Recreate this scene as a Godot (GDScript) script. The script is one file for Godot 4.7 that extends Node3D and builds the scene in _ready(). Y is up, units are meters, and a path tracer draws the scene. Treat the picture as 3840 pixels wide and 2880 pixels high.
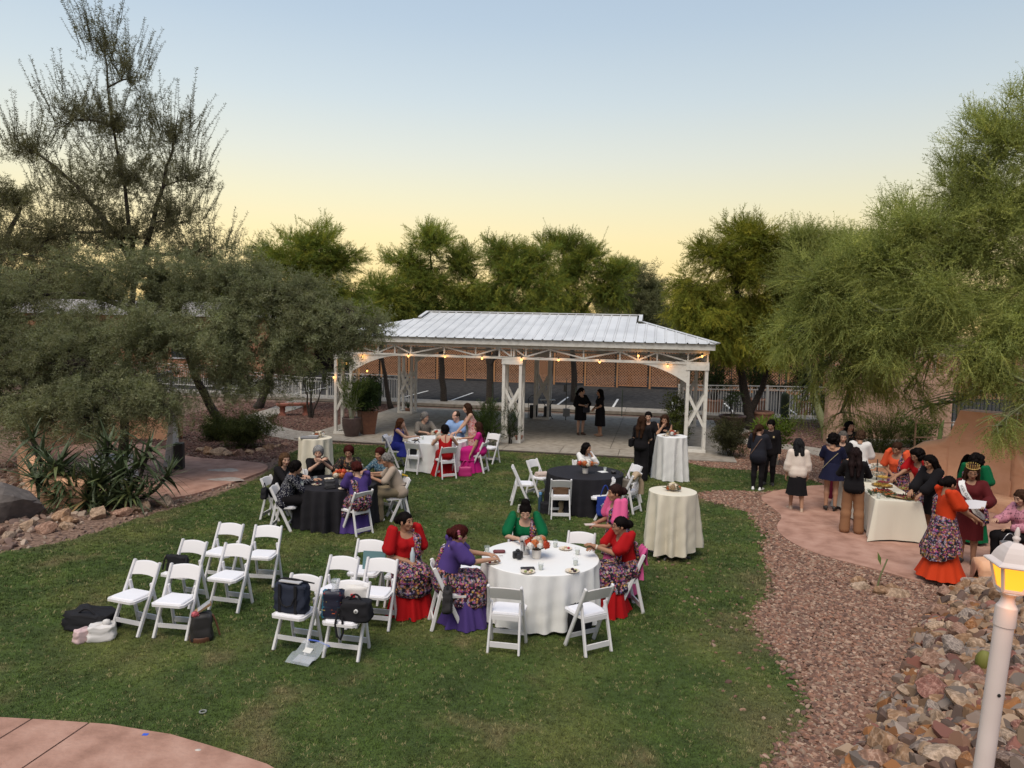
extends Node3D

# ---------------------------------------------------------------- mesh builder
class B:
	var v := PackedVector3Array()
	var n := PackedVector3Array()
	var c := PackedColorArray()
	var ix := PackedInt32Array()
	var col := Color.WHITE

	func tri(a: Vector3, b: Vector3, d: Vector3) -> void:
		var nn := (d - a).cross(b - a).normalized()
		var i := v.size()
		for p in [a, b, d]:
			v.append(p); n.append(nn); c.append(col)
		ix.append_array([i, i + 1, i + 2])

	func quad(a: Vector3, b: Vector3, d: Vector3, e: Vector3) -> void:
		var nn := (d - a).cross(b - a).normalized()
		var i := v.size()
		for p in [a, b, d, e]:
			v.append(p); n.append(nn); c.append(col)
		ix.append_array([i, i + 1, i + 2, i, i + 2, i + 3])

	func box(at: Vector3, s: Vector3, r := Basis()) -> B:
		var h := s * 0.5
		var p: Array[Vector3] = []
		for k in 8:
			p.append(at + r * Vector3(h.x if k & 1 else -h.x, h.y if k & 2 else -h.y, h.z if k & 4 else -h.z))
		quad(p[0], p[2], p[3], p[1]); quad(p[5], p[7], p[6], p[4])
		quad(p[4], p[6], p[2], p[0]); quad(p[1], p[3], p[7], p[5])
		quad(p[2], p[6], p[7], p[3]); quad(p[4], p[0], p[1], p[5])
		return self

	# box with small chamfers on the four long (y) edges and a rounded look
	func cbox(at: Vector3, s: Vector3, e: float, r := Basis()) -> B:
		var rows := []
		for q in [[-0.5, 1], [-0.5, 0], [0.5, 0], [0.5, 1]]:
			var inset: float = e if q[1] == 1 else 0.0
			var y: float = q[0] * s.y + (0.0 if q[1] == 1 else (e if q[0] < 0 else -e))
			var x := s.x * 0.5 - inset
			var z := s.z * 0.5 - inset
			var row := PackedVector3Array()
			for k in [[1, 0, 1], [0, 1, 1], [0, 1, -1], [1, 0, -1], [-1, 0, -1], [0, -1, -1], [0, -1, 1], [-1, 0, 1]]:
				var px: float = (x - e) * k[0] if k[0] != 0 else x * k[1]
				var pz: float = (z if k[0] != 0 else z - e) * k[2]
				row.append(at + r * Vector3(px, y, pz))
			rows.append(row)
		flatgrid(rows)
		for t in [0, 3]:
			var m := Vector3.ZERO
			for p in rows[t]: m += p / 8.0
			for k in 8:
				if t == 0: tri(m, rows[t][k], rows[t][(k + 1) % 8])
				else: tri(m, rows[t][(k + 1) % 8], rows[t][k])
		return self

	func flatgrid(rows: Array) -> void:
		for i in rows.size() - 1:
			var m: int = rows[i].size()
			for k in m:
				quad(rows[i][k], rows[i + 1][k], rows[i + 1][(k + 1) % m], rows[i][(k + 1) % m])

	# bar from a to b, w wide along side, h thick along up
	func bar(a: Vector3, b: Vector3, w: float, h: float, up := Vector3.UP) -> B:
		var y := (b - a).normalized()
		var x := y.cross(up)
		if x.length() < 0.001: x = y.cross(Vector3.RIGHT)
		x = x.normalized()
		return box((a + b) * 0.5, Vector3(w, a.distance_to(b), h), Basis(x, y, x.cross(y)))

	func cbar(a: Vector3, b: Vector3, w: float, h: float, e: float, up := Vector3.UP) -> B:
		var y := (b - a).normalized()
		var x := y.cross(up)
		if x.length() < 0.001: x = y.cross(Vector3.RIGHT)
		x = x.normalized()
		return cbox((a + b) * 0.5, Vector3(w, a.distance_to(b), h), e, Basis(x, y, x.cross(y)))

	# smooth surface through rows of points; front = side that sees rows running up and points running anticlockwise seen from above
	func grid(rows: Array, closed: bool) -> B:
		var base := v.size()
		var m: int = rows[0].size()
		var acc := PackedVector3Array()
		acc.resize(m * rows.size())
		var q := m if closed else m - 1
		for i in rows.size() - 1:
			for k in q:
				var k2 := (k + 1) % m
				var a: Vector3 = rows[i][k]
				var b: Vector3 = rows[i + 1][k]
				var d: Vector3 = rows[i + 1][k2]
				var e: Vector3 = rows[i][k2]
				var nn := (d - a).cross(b - e)
				acc[i * m + k] += nn; acc[i * m + k2] += nn; acc[(i + 1) * m + k] += nn; acc[(i + 1) * m + k2] += nn
				var p := base + i * m
				ix.append_array([p + k, p + m + k, p + m + k2, p + k, p + m + k2, p + k2])
		for i in rows.size():
			for k in m:
				v.append(rows[i][k]); c.append(col)
				var g := acc[i * m + k]
				n.append(g.normalized() if g.length_squared() > 1e-20 else Vector3.UP)
		return self

	func tube(pts: Array, radii: Array, sides := 6, cap := true) -> B:
		var rows := []
		var side := Vector3.ZERO
		for i in pts.size():
			var d: Vector3 = (pts[mini(i + 1, pts.size() - 1)] - pts[maxi(i - 1, 0)]).normalized()
			if side == Vector3.ZERO:
				side = d.cross(Vector3.UP if absf(d.y) < 0.9 else Vector3.RIGHT).normalized()
			side = (side - d * side.dot(d)).normalized()
			var o := d.cross(side)
			var row := PackedVector3Array()
			for k in sides:
				var t := TAU * k / sides
				row.append(pts[i] + (side * cos(t) + o * sin(t)) * radii[i])
			rows.append(row)
		if cap:
			var r0 := PackedVector3Array(); var r1 := PackedVector3Array()
			for k in sides:
				r0.append(pts[0]); r1.append(pts[pts.size() - 1])
			rows.push_front(r0); rows.append(r1)
		for r in rows: r.reverse()
		return grid(rows, true)

	# profile of (radius, height) from bottom to top
	func lathe(at: Vector3, prof: Array, seg := 16, r := Basis()) -> B:
		var rows := []
		for p in prof:
			var row := PackedVector3Array()
			for k in seg:
				var t := -TAU * k / seg
				row.append(at + r * Vector3(p.x * cos(t), p.y, p.x * sin(t)))
			rows.append(row)
		return grid(rows, true)

	func ell(at: Vector3, rad: Vector3, seg := 12, r := Basis()) -> B:
		var rows := []
		var m := maxi(4, seg / 2)
		for i in m + 1:
			var f := -PI / 2 + PI * i / m
			var row := PackedVector3Array()
			for k in seg:
				var t := -TAU * k / seg
				row.append(at + r * Vector3(rad.x * cos(f) * cos(t), rad.y * sin(f), rad.z * cos(f) * sin(t)))
			rows.append(row)
		return grid(rows, true)

	# flat polygon (x, z) at height y1, with edges down to y0
	func slab(poly: PackedVector2Array, y0: float, y1: float) -> B:
		var t := Geometry2D.triangulate_polygon(poly)
		for i in range(0, t.size(), 3):
			var a := poly[t[i]]; var b := poly[t[i + 1]]; var d := poly[t[i + 2]]
			if (b - a).cross(d - a) < 0:
				var w := b; b = d; d = w
			tri(Vector3(a.x, y1, a.y), Vector3(b.x, y1, b.y), Vector3(d.x, y1, d.y))
		var area := 0.0
		for i in poly.size(): area += poly[i].cross(poly[(i + 1) % poly.size()])
		for i in poly.size():
			var a := poly[i]; var b := poly[(i + 1) % poly.size()]
			if area < 0:
				var w := b; b = a; a = w
			quad(Vector3(a.x, y1, a.y), Vector3(a.x, y0, a.y), Vector3(b.x, y0, b.y), Vector3(b.x, y1, b.y))
		return self

	func add(o: B, t: Transform3D, mirror := false) -> void:
		var base := v.size()
		v.append_array(t * o.v)
		var tb := Transform3D(t.basis.orthonormalized(), Vector3.ZERO)
		n.append_array(tb * o.n)
		c.append_array(o.c)
		for i in range(0, o.ix.size(), 3):
			if mirror: ix.append_array([base + o.ix[i], base + o.ix[i + 2], base + o.ix[i + 1]])
			else: ix.append_array([base + o.ix[i], base + o.ix[i + 1], base + o.ix[i + 2]])

	func mirrored() -> B:
		var o := B.new()
		for i in v.size():
			o.v.append(Vector3(-v[i].x, v[i].y, v[i].z)); o.n.append(Vector3(-n[i].x, n[i].y, n[i].z))
		o.c = c.duplicate()
		for i in range(0, ix.size(), 3): o.ix.append_array([ix[i], ix[i + 2], ix[i + 1]])
		return o

	func mesh() -> ArrayMesh:
		var a := []
		a.resize(Mesh.ARRAY_MAX)
		a[Mesh.ARRAY_VERTEX] = v; a[Mesh.ARRAY_NORMAL] = n; a[Mesh.ARRAY_COLOR] = c; a[Mesh.ARRAY_INDEX] = ix
		var m := ArrayMesh.new()
		m.add_surface_from_arrays(Mesh.PRIMITIVE_TRIANGLES, a)
		return m

# ---------------------------------------------------------------- distance field, meshed as surface nets
class Field:
	var cell := 0.014
	var o := Vector3.ZERO
	var nx := 0
	var ny := 0
	var nz := 0
	var f := PackedFloat32Array()
	var r0 := PackedInt32Array()
	var r1 := PackedInt32Array()

	func _init(lo: Vector3, hi: Vector3, size: float) -> void:
		cell = size; o = lo
		nx = int(ceil((hi.x - lo.x) / size)) + 1; ny = int(ceil((hi.y - lo.y) / size)) + 1; nz = int(ceil((hi.z - lo.z) / size)) + 1
		f.resize(nx * ny * nz)
		f.fill(1.0)
		r0.resize(ny * nz); r0.fill(nx)
		r1.resize(ny * nz); r1.fill(0)

	func cap(a: Vector3, b: Vector3, ra: float, rb: float, k := 0.03) -> Field:
		var pad := maxf(ra, rb) + cell * 1.8 + k * 0.3
		var lo := (a.min(b) - Vector3.ONE * pad - o) / cell
		var hi := (a.max(b) + Vector3.ONE * pad - o) / cell
		var y0 := maxi(0, int(lo.y)); var y1 := mini(ny, int(hi.y) + 2)
		var z0 := maxi(0, int(lo.z)); var z1 := mini(nz, int(hi.z) + 2)
		var ab := b - a
		var abx := ab.x; var aby := ab.y; var abz := ab.z
		var l2 := maxf(ab.length_squared(), 1e-9)
		var ux := abx / l2
		var yz := maxf(aby * aby + abz * abz, 1e-9)
		var dr := rb - ra
		var q := 0.25 / k
		var p2 := pad * pad
		var xa := minf(a.x, b.x) - o.x
		var xb := maxf(a.x, b.x) - o.x
		for z in range(z0, z1):
			var pz := o.z + z * cell - a.z
			for y in range(y0, y1):
				var py := o.y + y * cell - a.y
				var dt := py * aby + pz * abz
				var tr := clampf(dt / yz, 0.0, 1.0)
				var ey := py - tr * aby
				var ez := pz - tr * abz
				var w2 := p2 - ey * ey - ez * ez
				if w2 <= 0.0: continue
				var w := sqrt(w2)
				var x0 := maxi(0, int((xa - w) / cell)); var x1 := mini(nx, int((xb + w) / cell) + 2)
				if x1 <= x0: continue
				var row := z * ny + y
				if x0 < r0[row]: r0[row] = x0
				if x1 > r1[row]: r1[row] = x1
				var t0 := dt / l2
				var i := row * nx + x0
				var px := o.x + x0 * cell - a.x
				for x in range(x0, x1):
					var t := clampf(px * ux + t0, 0.0, 1.0)
					var dx := px - t * abx
					var dy := py - t * aby
					var dz := pz - t * abz
					var d := sqrt(dx * dx + dy * dy + dz * dz) - ra - dr * t
					var e := f[i]
					if d < e + k:
						if e < d + k:
							var h := k - absf(e - d)
							f[i] = minf(d, e) - h * h * q
						else:
							f[i] = d
					i += 1
					px += cell
		return self

	func ell(at: Vector3, r: Vector3, k := 0.02) -> Field:
		var m := minf(r.x, minf(r.y, r.z))
		var lo := (at - r - Vector3.ONE * (cell * 2.0 + k * 0.5) - o) / cell
		var hi := (at + r + Vector3.ONE * (cell * 2.0 + k * 0.5) - o) / cell
		for z in range(maxi(0, int(lo.z)), mini(nz, int(hi.z) + 2)):
			for y in range(maxi(0, int(lo.y)), mini(ny, int(hi.y) + 2)):
				r0[z * ny + y] = mini(r0[z * ny + y], maxi(0, int(lo.x))); r1[z * ny + y] = maxi(r1[z * ny + y], mini(nx, int(hi.x) + 2))
				for x in range(maxi(0, int(lo.x)), mini(nx, int(hi.x) + 2)):
					var p := (o + Vector3(x, y, z) * cell - at) / r
					var g := (p / r).length()
					var l := p.length()
					var d := (l - 1.0) * m if g < 1e-6 else l * (l - 1.0) / g
					var i := (z * ny + y) * nx + x
					var e := f[i]
					var h := maxf(k - absf(e - d), 0.0)
					f[i] = minf(e, d) - h * h * 0.25 / k
		return self

	func carve(at: Vector3, r: float, sq := Vector3.ONE) -> Field:
		var w := r * 1.0 / minf(sq.x, minf(sq.y, sq.z)) + cell * 2.0
		var lo := (at - Vector3.ONE * w - o) / cell
		var hi := (at + Vector3.ONE * w - o) / cell
		for z in range(maxi(0, int(lo.z)), mini(nz, int(hi.z) + 2)):
			for y in range(maxi(0, int(lo.y)), mini(ny, int(hi.y) + 2)):
				for x in range(maxi(0, int(lo.x)), mini(nx, int(hi.x) + 2)):
					var d := r - ((o + Vector3(x, y, z) * cell - at) * sq).length()
					var i := (z * ny + y) * nx + x
					if d > f[i]: f[i] = d
		return self

	# keep what lies behind the plane
	func below(at: Vector3, nn: Vector3) -> Field:
		nn = nn.normalized()
		for z in nz:
			for y in ny:
				var x0 := r0[z * ny + y]
				var x1 := r1[z * ny + y]
				var i := (z * ny + y) * nx + x0
				var d := (o + Vector3(x0, y, z) * cell - at).dot(nn)
				for x in range(x0, x1):
					if d > f[i]: f[i] = d
					d += cell * nn.x
					i += 1
		return self

	func into(b: B) -> B:
		var vi := {}
		var cells := PackedInt32Array()
		var sy := nx
		var sz := nx * ny
		var lim := cell * 1.75
		for z in nz - 1:
			for y in ny - 1:
				var q := z * ny + y
				var x0 := maxi(0, mini(mini(r0[q], r0[q + 1]), mini(r0[q + ny], r0[q + ny + 1])) - 1)
				var x1 := mini(nx - 1, maxi(maxi(r1[q], r1[q + 1]), maxi(r1[q + ny], r1[q + ny + 1])))
				var i := z * sz + y * sy + x0
				for x in range(x0, x1):
					var f0 := f[i]
					if f0 < lim and f0 > -lim:
						var f1 := f[i + 1]; var f2 := f[i + sy]; var f3 := f[i + sy + 1]
						var f4 := f[i + sz]; var f5 := f[i + sz + 1]; var f6 := f[i + sz + sy]; var f7 := f[i + sz + sy + 1]
						var m := (1 if f0 < 0 else 0) + (1 if f1 < 0 else 0) + (1 if f2 < 0 else 0) + (1 if f3 < 0 else 0) + (1 if f4 < 0 else 0) + (1 if f5 < 0 else 0) + (1 if f6 < 0 else 0) + (1 if f7 < 0 else 0)
						if m > 0 and m < 8:
							var s := Vector3.ZERO
							var k := 0
							if (f0 < 0) != (f1 < 0): s += Vector3(f0 / (f0 - f1), 0, 0); k += 1
							if (f2 < 0) != (f3 < 0): s += Vector3(f2 / (f2 - f3), 1, 0); k += 1
							if (f4 < 0) != (f5 < 0): s += Vector3(f4 / (f4 - f5), 0, 1); k += 1
							if (f6 < 0) != (f7 < 0): s += Vector3(f6 / (f6 - f7), 1, 1); k += 1
							if (f0 < 0) != (f2 < 0): s += Vector3(0, f0 / (f0 - f2), 0); k += 1
							if (f1 < 0) != (f3 < 0): s += Vector3(1, f1 / (f1 - f3), 0); k += 1
							if (f4 < 0) != (f6 < 0): s += Vector3(0, f4 / (f4 - f6), 1); k += 1
							if (f5 < 0) != (f7 < 0): s += Vector3(1, f5 / (f5 - f7), 1); k += 1
							if (f0 < 0) != (f4 < 0): s += Vector3(0, 0, f0 / (f0 - f4)); k += 1
							if (f1 < 0) != (f5 < 0): s += Vector3(1, 0, f1 / (f1 - f5)); k += 1
							if (f2 < 0) != (f6 < 0): s += Vector3(0, 1, f2 / (f2 - f6)); k += 1
							if (f3 < 0) != (f7 < 0): s += Vector3(1, 1, f3 / (f3 - f7)); k += 1
							vi[i] = b.v.size()
							cells.append(i)
							b.v.append(o + (Vector3(x, y, z) + s / k) * cell)
							b.n.append(Vector3(f1 + f3 + f5 + f7 - f0 - f2 - f4 - f6, f2 + f3 + f6 + f7 - f0 - f1 - f4 - f5, f4 + f5 + f6 + f7 - f0 - f1 - f2 - f3).normalized())
							b.c.append(b.col)
					i += 1
		for i in cells:
			var neg := f[i] < 0
			if neg != (f[i + 1] < 0): join(b, vi, i - sy - sz, i - sy, i, i - sz, neg)
			if neg != (f[i + sy] < 0): join(b, vi, i - sz - 1, i - sz, i, i - 1, neg)
			if neg != (f[i + sz] < 0): join(b, vi, i - 1 - sy, i - 1, i, i - sy, neg)
		return b

	func join(b: B, vi: Dictionary, p: int, q: int, r: int, s: int, neg: bool) -> void:
		if not (vi.has(p) and vi.has(q) and vi.has(r) and vi.has(s)): return
		var a: int = vi[p]; var d: int = vi[r]
		var g: int = vi[q]; var e: int = vi[s]
		if neg: b.ix.append_array([a, g, d, a, d, e])
		else: b.ix.append_array([a, d, g, a, e, d])

# ---------------------------------------------------------------- naming and placing
var rng := RandomNumberGenerator.new()
var noise := FastNoiseLite.new()
var taken := {}

func numbered(called: String) -> String:
	var k: int = taken.get(called, 0)
	taken[called] = k + 1
	return called if k == 0 else "%s_%03d" % [called, k]

func part(called: String, m: Variant, mat: Material, parent: Node = null, at := Vector3.ZERO) -> MeshInstance3D:
	var o := MeshInstance3D.new()
	o.mesh = m.mesh() if m is B else m
	o.material_override = mat
	o.position = at
	if parent == null:
		o.name = numbered(called)
		add_child(o)
	else:
		o.name = called
		parent.add_child(o, true)
	return o

func tag(o: Node, label: String, category: String, group := "") -> Node:
	o.set_meta("label", label); o.set_meta("category", category)
	if group: o.set_meta("group", group)
	return o

func thing(called: String, label: String, category: String, at := Vector3.ZERO, turn := 0.0, group := "") -> Node3D:
	var o := Node3D.new()
	o.name = numbered(called)
	add_child(o)
	o.position = at
	o.rotation.y = turn
	tag(o, label, category, group)
	return o

func struct(called: String, m: Variant, mat: Material) -> MeshInstance3D:
	var o := part(called, m, mat)
	o.set_meta("kind", "structure")
	return o

func copy(src: Node3D, called: String, label: String, at: Vector3, turn: float, group := "") -> Node3D:
	var o: Node3D = src.duplicate()
	o.name = numbered(called)
	add_child(o)
	o.position = at
	o.rotation = Vector3(0, turn, 0)
	o.set_meta("label", label)
	if group: o.set_meta("group", group)
	return o

func many(called: String, mesh: Mesh, mat: Material, at: Array, cols: PackedColorArray, parent: Node, stuff := true) -> MultiMeshInstance3D:
	var mm := MultiMesh.new()
	mm.transform_format = MultiMesh.TRANSFORM_3D
	mm.use_colors = true
	mm.mesh = mesh
	mm.instance_count = at.size()
	for i in at.size():
		mm.set_instance_transform(i, at[i])
		mm.set_instance_color(i, cols[i])
	var o := MultiMeshInstance3D.new()
	o.multimesh = mm
	o.material_override = mat
	if parent == null:
		o.name = numbered(called)
		add_child(o)
	else:
		o.name = called
		parent.add_child(o, true)
	if stuff: o.set_meta("kind", "stuff")
	return o

# ---------------------------------------------------------------- materials
func srgb(r: float, g: float, b: float) -> Color:
	return Color(r, g, b).linear_to_srgb()

func plain(c: Color, rough := 0.8, spec := 0.5) -> StandardMaterial3D:   # c is the linear base colour
	var m := StandardMaterial3D.new()
	m.albedo_color = c.linear_to_srgb()
	m.roughness = rough
	m.metallic_specular = spec
	return m

func noise_tex(freq: float, stops: Array, sd: int, size := 512, oct := 5, kind := FastNoiseLite.TYPE_SIMPLEX_SMOOTH) -> NoiseTexture2D:
	var t := NoiseTexture2D.new()
	var nn := FastNoiseLite.new()
	nn.seed = sd; nn.frequency = freq; nn.fractal_octaves = oct; nn.noise_type = kind
	t.noise = nn
	t.width = size; t.height = size
	t.seamless = true
	if stops.size():
		var g := Gradient.new()
		g.offsets = PackedFloat32Array(); g.colors = PackedColorArray()
		for s in stops: g.add_point(s[0], (s[1] as Color).linear_to_srgb())
		while g.get_point_count() > stops.size(): g.remove_point(0)
		t.color_ramp = g
	return t

func bump_tex(freq: float, sd: int, strength := 4.0, size := 512, kind := FastNoiseLite.TYPE_SIMPLEX_SMOOTH) -> NoiseTexture2D:
	var t := noise_tex(freq, [], sd, size, 4, kind)
	t.as_normal_map = true
	t.bump_strength = strength
	return t

func tri_mat(tex: Texture2D, scale: float, rough := 0.9, nrm: Texture2D = null, nscale := 1.0, world := true, tint := Color.WHITE) -> StandardMaterial3D:
	var m := StandardMaterial3D.new()
	m.albedo_texture = tex
	m.albedo_color = tint
	m.roughness = rough
	m.uv1_triplanar = true
	m.uv1_world_triplanar = world
	m.uv1_scale = Vector3.ONE * scale
	if nrm:
		m.normal_enabled = true
		m.normal_texture = nrm
		m.normal_scale = nscale
	m.vertex_color_use_as_albedo = true
	return m

func vcol(rough := 0.8) -> StandardMaterial3D:
	var m := StandardMaterial3D.new()
	m.vertex_color_use_as_albedo = true
	m.roughness = rough
	return m

var weave: Texture2D
var cloths := {}
func cloth(c: Color, rough := 0.85) -> StandardMaterial3D:
	var key := str(c)
	if not cloths.has(key):
		var m := plain(c, rough, 0.3)
		m.uv1_triplanar = true
		m.uv1_scale = Vector3.ONE * 2.2
		m.normal_enabled = true
		m.normal_texture = weave
		m.normal_scale = 0.55
		m.rim_enabled = true
		m.rim = 0.04
		cloths[key] = m
	return cloths[key]

func r(a: float, b: float) -> float:
	return rng.randf_range(a, b)

func in_poly(p: Vector2, poly: PackedVector2Array) -> bool:
	return Geometry2D.is_point_in_polygon(p, poly)

func poly(s: String) -> PackedVector2Array:
	var o := PackedVector2Array()
	for q in s.split(";"):
		var e := q.strip_edges().split(",")
		o.append(Vector2(float(e[0]), float(e[1])))
	return o

func round_off(p: PackedVector2Array, times := 2) -> PackedVector2Array:
	for t in times:
		var q := PackedVector2Array()
		for i in p.size():
			var a := p[i]; var b := p[(i + 1) % p.size()]
			q.append(a.lerp(b, 0.25)); q.append(a.lerp(b, 0.75))
		p = q
	return p

# ---------------------------------------------------------------- place of the pavilion: u along the front, v backwards
const PU := Vector3(0.98132, 0, 0.19239)
const PV := Vector3(0.19239, 0, -0.98132)
const PO := Vector3(-5.7971, 0, -24.4436)
func pav(u: float, v: float, h := 0.0) -> Vector3:
	return PO + PU * u + PV * v + Vector3.UP * h
func pav2(u: float, v: float) -> Vector2:
	var p := pav(u, v)
	return Vector2(p.x, p.z)
func pav_rect(u0: float, v0: float, u1: float, v1: float) -> PackedVector2Array:
	return PackedVector2Array([pav2(u0, v0), pav2(u1, v0), pav2(u1, v1), pav2(u0, v1)])

var lawn_poly: PackedVector2Array
var pad_left: PackedVector2Array
var patio_right: PackedVector2Array
var patio_near: PackedVector2Array
var rock_poly: PackedVector2Array
var gravel_poly: PackedVector2Array

# height of the rock bank on the right that climbs towards the house
const ROCK_EDGE := "7.6,-11.6; 6.75,-10.95; 6.0,-10.15; 5.5,-9.55; 4.9,-8.85; 4.45,-8.15; 4.1,-7.65; 3.6,-7.05; 3.35,-6.65; 3.05,-6.4; 2.9,-6.1; 2.5,-5.2; 2.2,-4"
var rock_line: PackedVector2Array
func bank(x: float, z: float) -> float:
	var p := Vector2(x, z)
	if not in_poly(p, rock_poly): return 0.0
	var d := 1e9
	for i in rock_line.size() - 1:
		d = minf(d, p.distance_to(Geometry2D.get_closest_point_to_segment(p, rock_line[i], rock_line[i + 1])))
	return 0.42 * d + 0.02 * sin(x * 5.0) * minf(d, 1.0)

func setting() -> void:
	lawn_poly = round_off(poly("-5.5,-22.95; 4.35,-20.95; 4.95,-20.65; 5.3,-20.1; 5.88,-19.86; 6.5,-19.8; 7.56,-18.74; 7.75,-18.1; 7.3,-17.6; 6.42,-17.41; 5.7,-16.95; 5.3,-17.15; 4.9,-17.1; 4.4,-16.95; 4.2,-16.5; 4.33,-16.0; 4.69,-15.71; 4.92,-15.2; 4.84,-14.4; 4.71,-13.67; 4.72,-13.3; 4.45,-12.82; 4.25,-12.27; 4.08,-11.45; 4.0,-11.04; 3.69,-10.26; 3.35,-9.87; 3.14,-9.33; 3.15,-8.4; 3.19,-7.77; 3.02,-7.04; 2.61,-6.58; 2.28,-6.17; 1.9,-5; 1.6,-3; -10,-3; -10.5,-10.4; -8.6,-11.0; -7.75,-11.7; -7.2,-12.3; -6.9,-13.6; -6.5,-14.7; -6.15,-15.6; -6.0,-16.6; -5.9,-17.8; -5.95,-19.0; -6.15,-20.3; -6.15,-21.9"), 2)
	pad_left = round_off(poly("-9.26,-20.42; -8.25,-19.71; -7.23,-19.57; -6.3,-19.2; -6.0,-18.5; -6.15,-17.5; -6.45,-16.25; -6.8,-15.3; -7.6,-14.75; -8.9,-14.75; -10.5,-16.6; -12.7,-19.4; -12.6,-22; -10.6,-21.9"), 2)
	patio_right = round_off(poly("7.7,-18.1; 6.42,-17.41; 5.78,-16.85; 5.5,-16.3; 5.5,-15.6; 5.48,-14.79; 5.08,-14.1; 4.93,-13.43; 4.99,-12.75; 5.21,-12.2; 5.5,-11.85; 5.78,-11.55; 6.05,-11.15; 6.35,-10.95; 6.8,-10.9; 8.0,-11.0; 10,-12; 10.9,-14.4; 10.2,-16.4; 8.6,-17.7"), 2)
	patio_near = poly("-8.5,-6.75; -6.5,-6.72; -4.64,-6.66; -4.15,-6.63; -3.59,-6.58; -3.21,-6.49; -2.98,-6.44; -2.6,-6.29; -2.27,-6.15; -1.98,-6.02; -1.6,-5.75; -1.2,-5.3; -0.9,-4.6; -0.8,-3.2; -8.5,-3.2")
	rock_line = poly(ROCK_EDGE)
	rock_poly = rock_line.duplicate()
	rock_poly.append_array(poly("5,-2.5; 12,-3; 14,-9; 12,-11.8; 9.3,-10.5"))
	gravel_poly = poly("7.7,-18.1; 7.56,-18.74; 6.5,-19.8; 5.88,-19.86; 5.3,-20.1; 4.95,-20.65; 4.35,-20.95; 5.9,-22.6; 7.2,-24.5; 8.4,-23.76; 9.04,-22.5; 9.3,-21.5; 9.3,-19.5")

	var soil := tri_mat(noise_tex(0.02, [[0.0, Color(0.075, 0.042, 0.03)], [0.35, Color(0.13, 0.078, 0.055)], [0.6, Color(0.20, 0.125, 0.088)], [1.0, Color(0.30, 0.2, 0.15)]], 4, 1024, 6), 0.5, 0.95, bump_tex(0.05, 5, 5.0), 1.0)
	var g := B.new()
	g.slab(poly("-160,-260; 160,-260; 160,30; -160,30"), -0.4, -0.012)
	struct("ground", g, soil)

	# lawn: a sheet whose tone drifts from dry to lush, and grass tufts over it
	var lawn := B.new()
	var step := 0.16
	var x0 := -10.6
	var z0 := -23.2
	var idx := {}
	var dry := FastNoiseLite.new()
	dry.seed = 9; dry.frequency = 0.42; dry.fractal_octaves = 4
	var t := Geometry2D.triangulate_polygon(lawn_poly)
	lawn.slab(lawn_poly, -0.05, 0.0)
	# split large triangles so that the tone can vary across them
	var fine := B.new()
	for iz in int(20.4 / step):
		for ixx in int(18.6 / step):
			var c := Vector2(x0 + (ixx + 0.5) * step, z0 + (iz + 0.5) * step)
			if not in_poly(c, lawn_poly): continue
			var vs := []
			for k in [[0, 0], [1, 0], [1, 1], [0, 1]]:
				var id := Vector2i(ixx + k[0], iz + k[1])
				if not idx.has(id):
					idx[id] = fine.v.size()
					var p := Vector2(x0 + id.x * step, z0 + id.y * step)
					fine.v.append(Vector3(p.x, 0.006, p.y)); fine.n.append(Vector3.UP); fine.c.append(lawn_tone(p, dry))
				vs.append(idx[id])
			fine.ix.append_array([vs[0], vs[1], vs[2], vs[0], vs[2], vs[3]])
	var turf := tri_mat(noise_tex(0.06, [[0.0, Color(0.35, 0.35, 0.3)], [0.4, Color(0.75, 0.78, 0.7)], [0.65, Color(1.0, 1.0, 1.0)], [1.0, Color(1.0, 1.0, 0.85)]], 12, 1024, 6), 0.7, 0.95, bump_tex(0.1, 13, 8.0), 1.0)
	struct("lawn_soil", lawn, plain(Color(0.05, 0.05, 0.022), 1.0))
	struct("lawn", fine, turf)
	var tufts: Array[Mesh] = []
	for k in 4: tufts.append(tuft_mesh(7))
	var at := [[], [], [], []]
	var cl := [PackedColorArray(), PackedColorArray(), PackedColorArray(), PackedColorArray()]
	var made := 0
	while made < 150000:
		var z := -5.3 - 17.7 * pow(rng.randf(), 1.5)
		var x := r(-8.2, 7.6)
		if absf(x) > -z * 0.7 + 0.6: continue
		if not in_poly(Vector2(x, z) + Vector2(r(-1, 1), r(-1, 1)) * 0.16 * rng.randf(), lawn_poly) or in_poly(Vector2(x, z), patio_near): continue
		if x > 5.0 and in_poly(Vector2(x, z), patio_right) or x < -5.0 and in_poly(Vector2(x, z), pad_left): continue
		var k := rng.randi() % 4
		var s := r(0.55, 1.15) * (0.8 if z > -9 else 1.0)
		var tone := lawn_tone(Vector2(x, z), dry)
		var d := r(0.6, 1.55)
		var straw := 1.0 if rng.randf() > 0.07 else 0.0
		at[k].append(Transform3D(Basis(Vector3.UP, r(0, TAU)).scaled(Vector3(s, s * r(0.6, 1.1), s)), Vector3(x, 0.0, z)))
		cl[k].append(tone * d if straw else Color(0.3, 0.26, 0.12))
		made += 1
	var gm := vcol(0.85)
	gm.backlight_enabled = true
	gm.backlight = Color(0.3, 0.34, 0.15)
	for k in 4:
		var o := many("grass", tufts[k], gm, at[k], cl[k], null)
		tag(o, "short green lawn grass with dry straw patches", "grass")

	# concrete and paths
	var conc := tri_mat(noise_tex(0.012, [[0.0, Color(0.2, 0.175, 0.145)], [0.5, Color(0.29, 0.26, 0.22)], [1.0, Color(0.36, 0.33, 0.285)]], 21, 1024, 6), 0.25, 0.85, bump_tex(0.2, 22, 1.5), 0.5)
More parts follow.
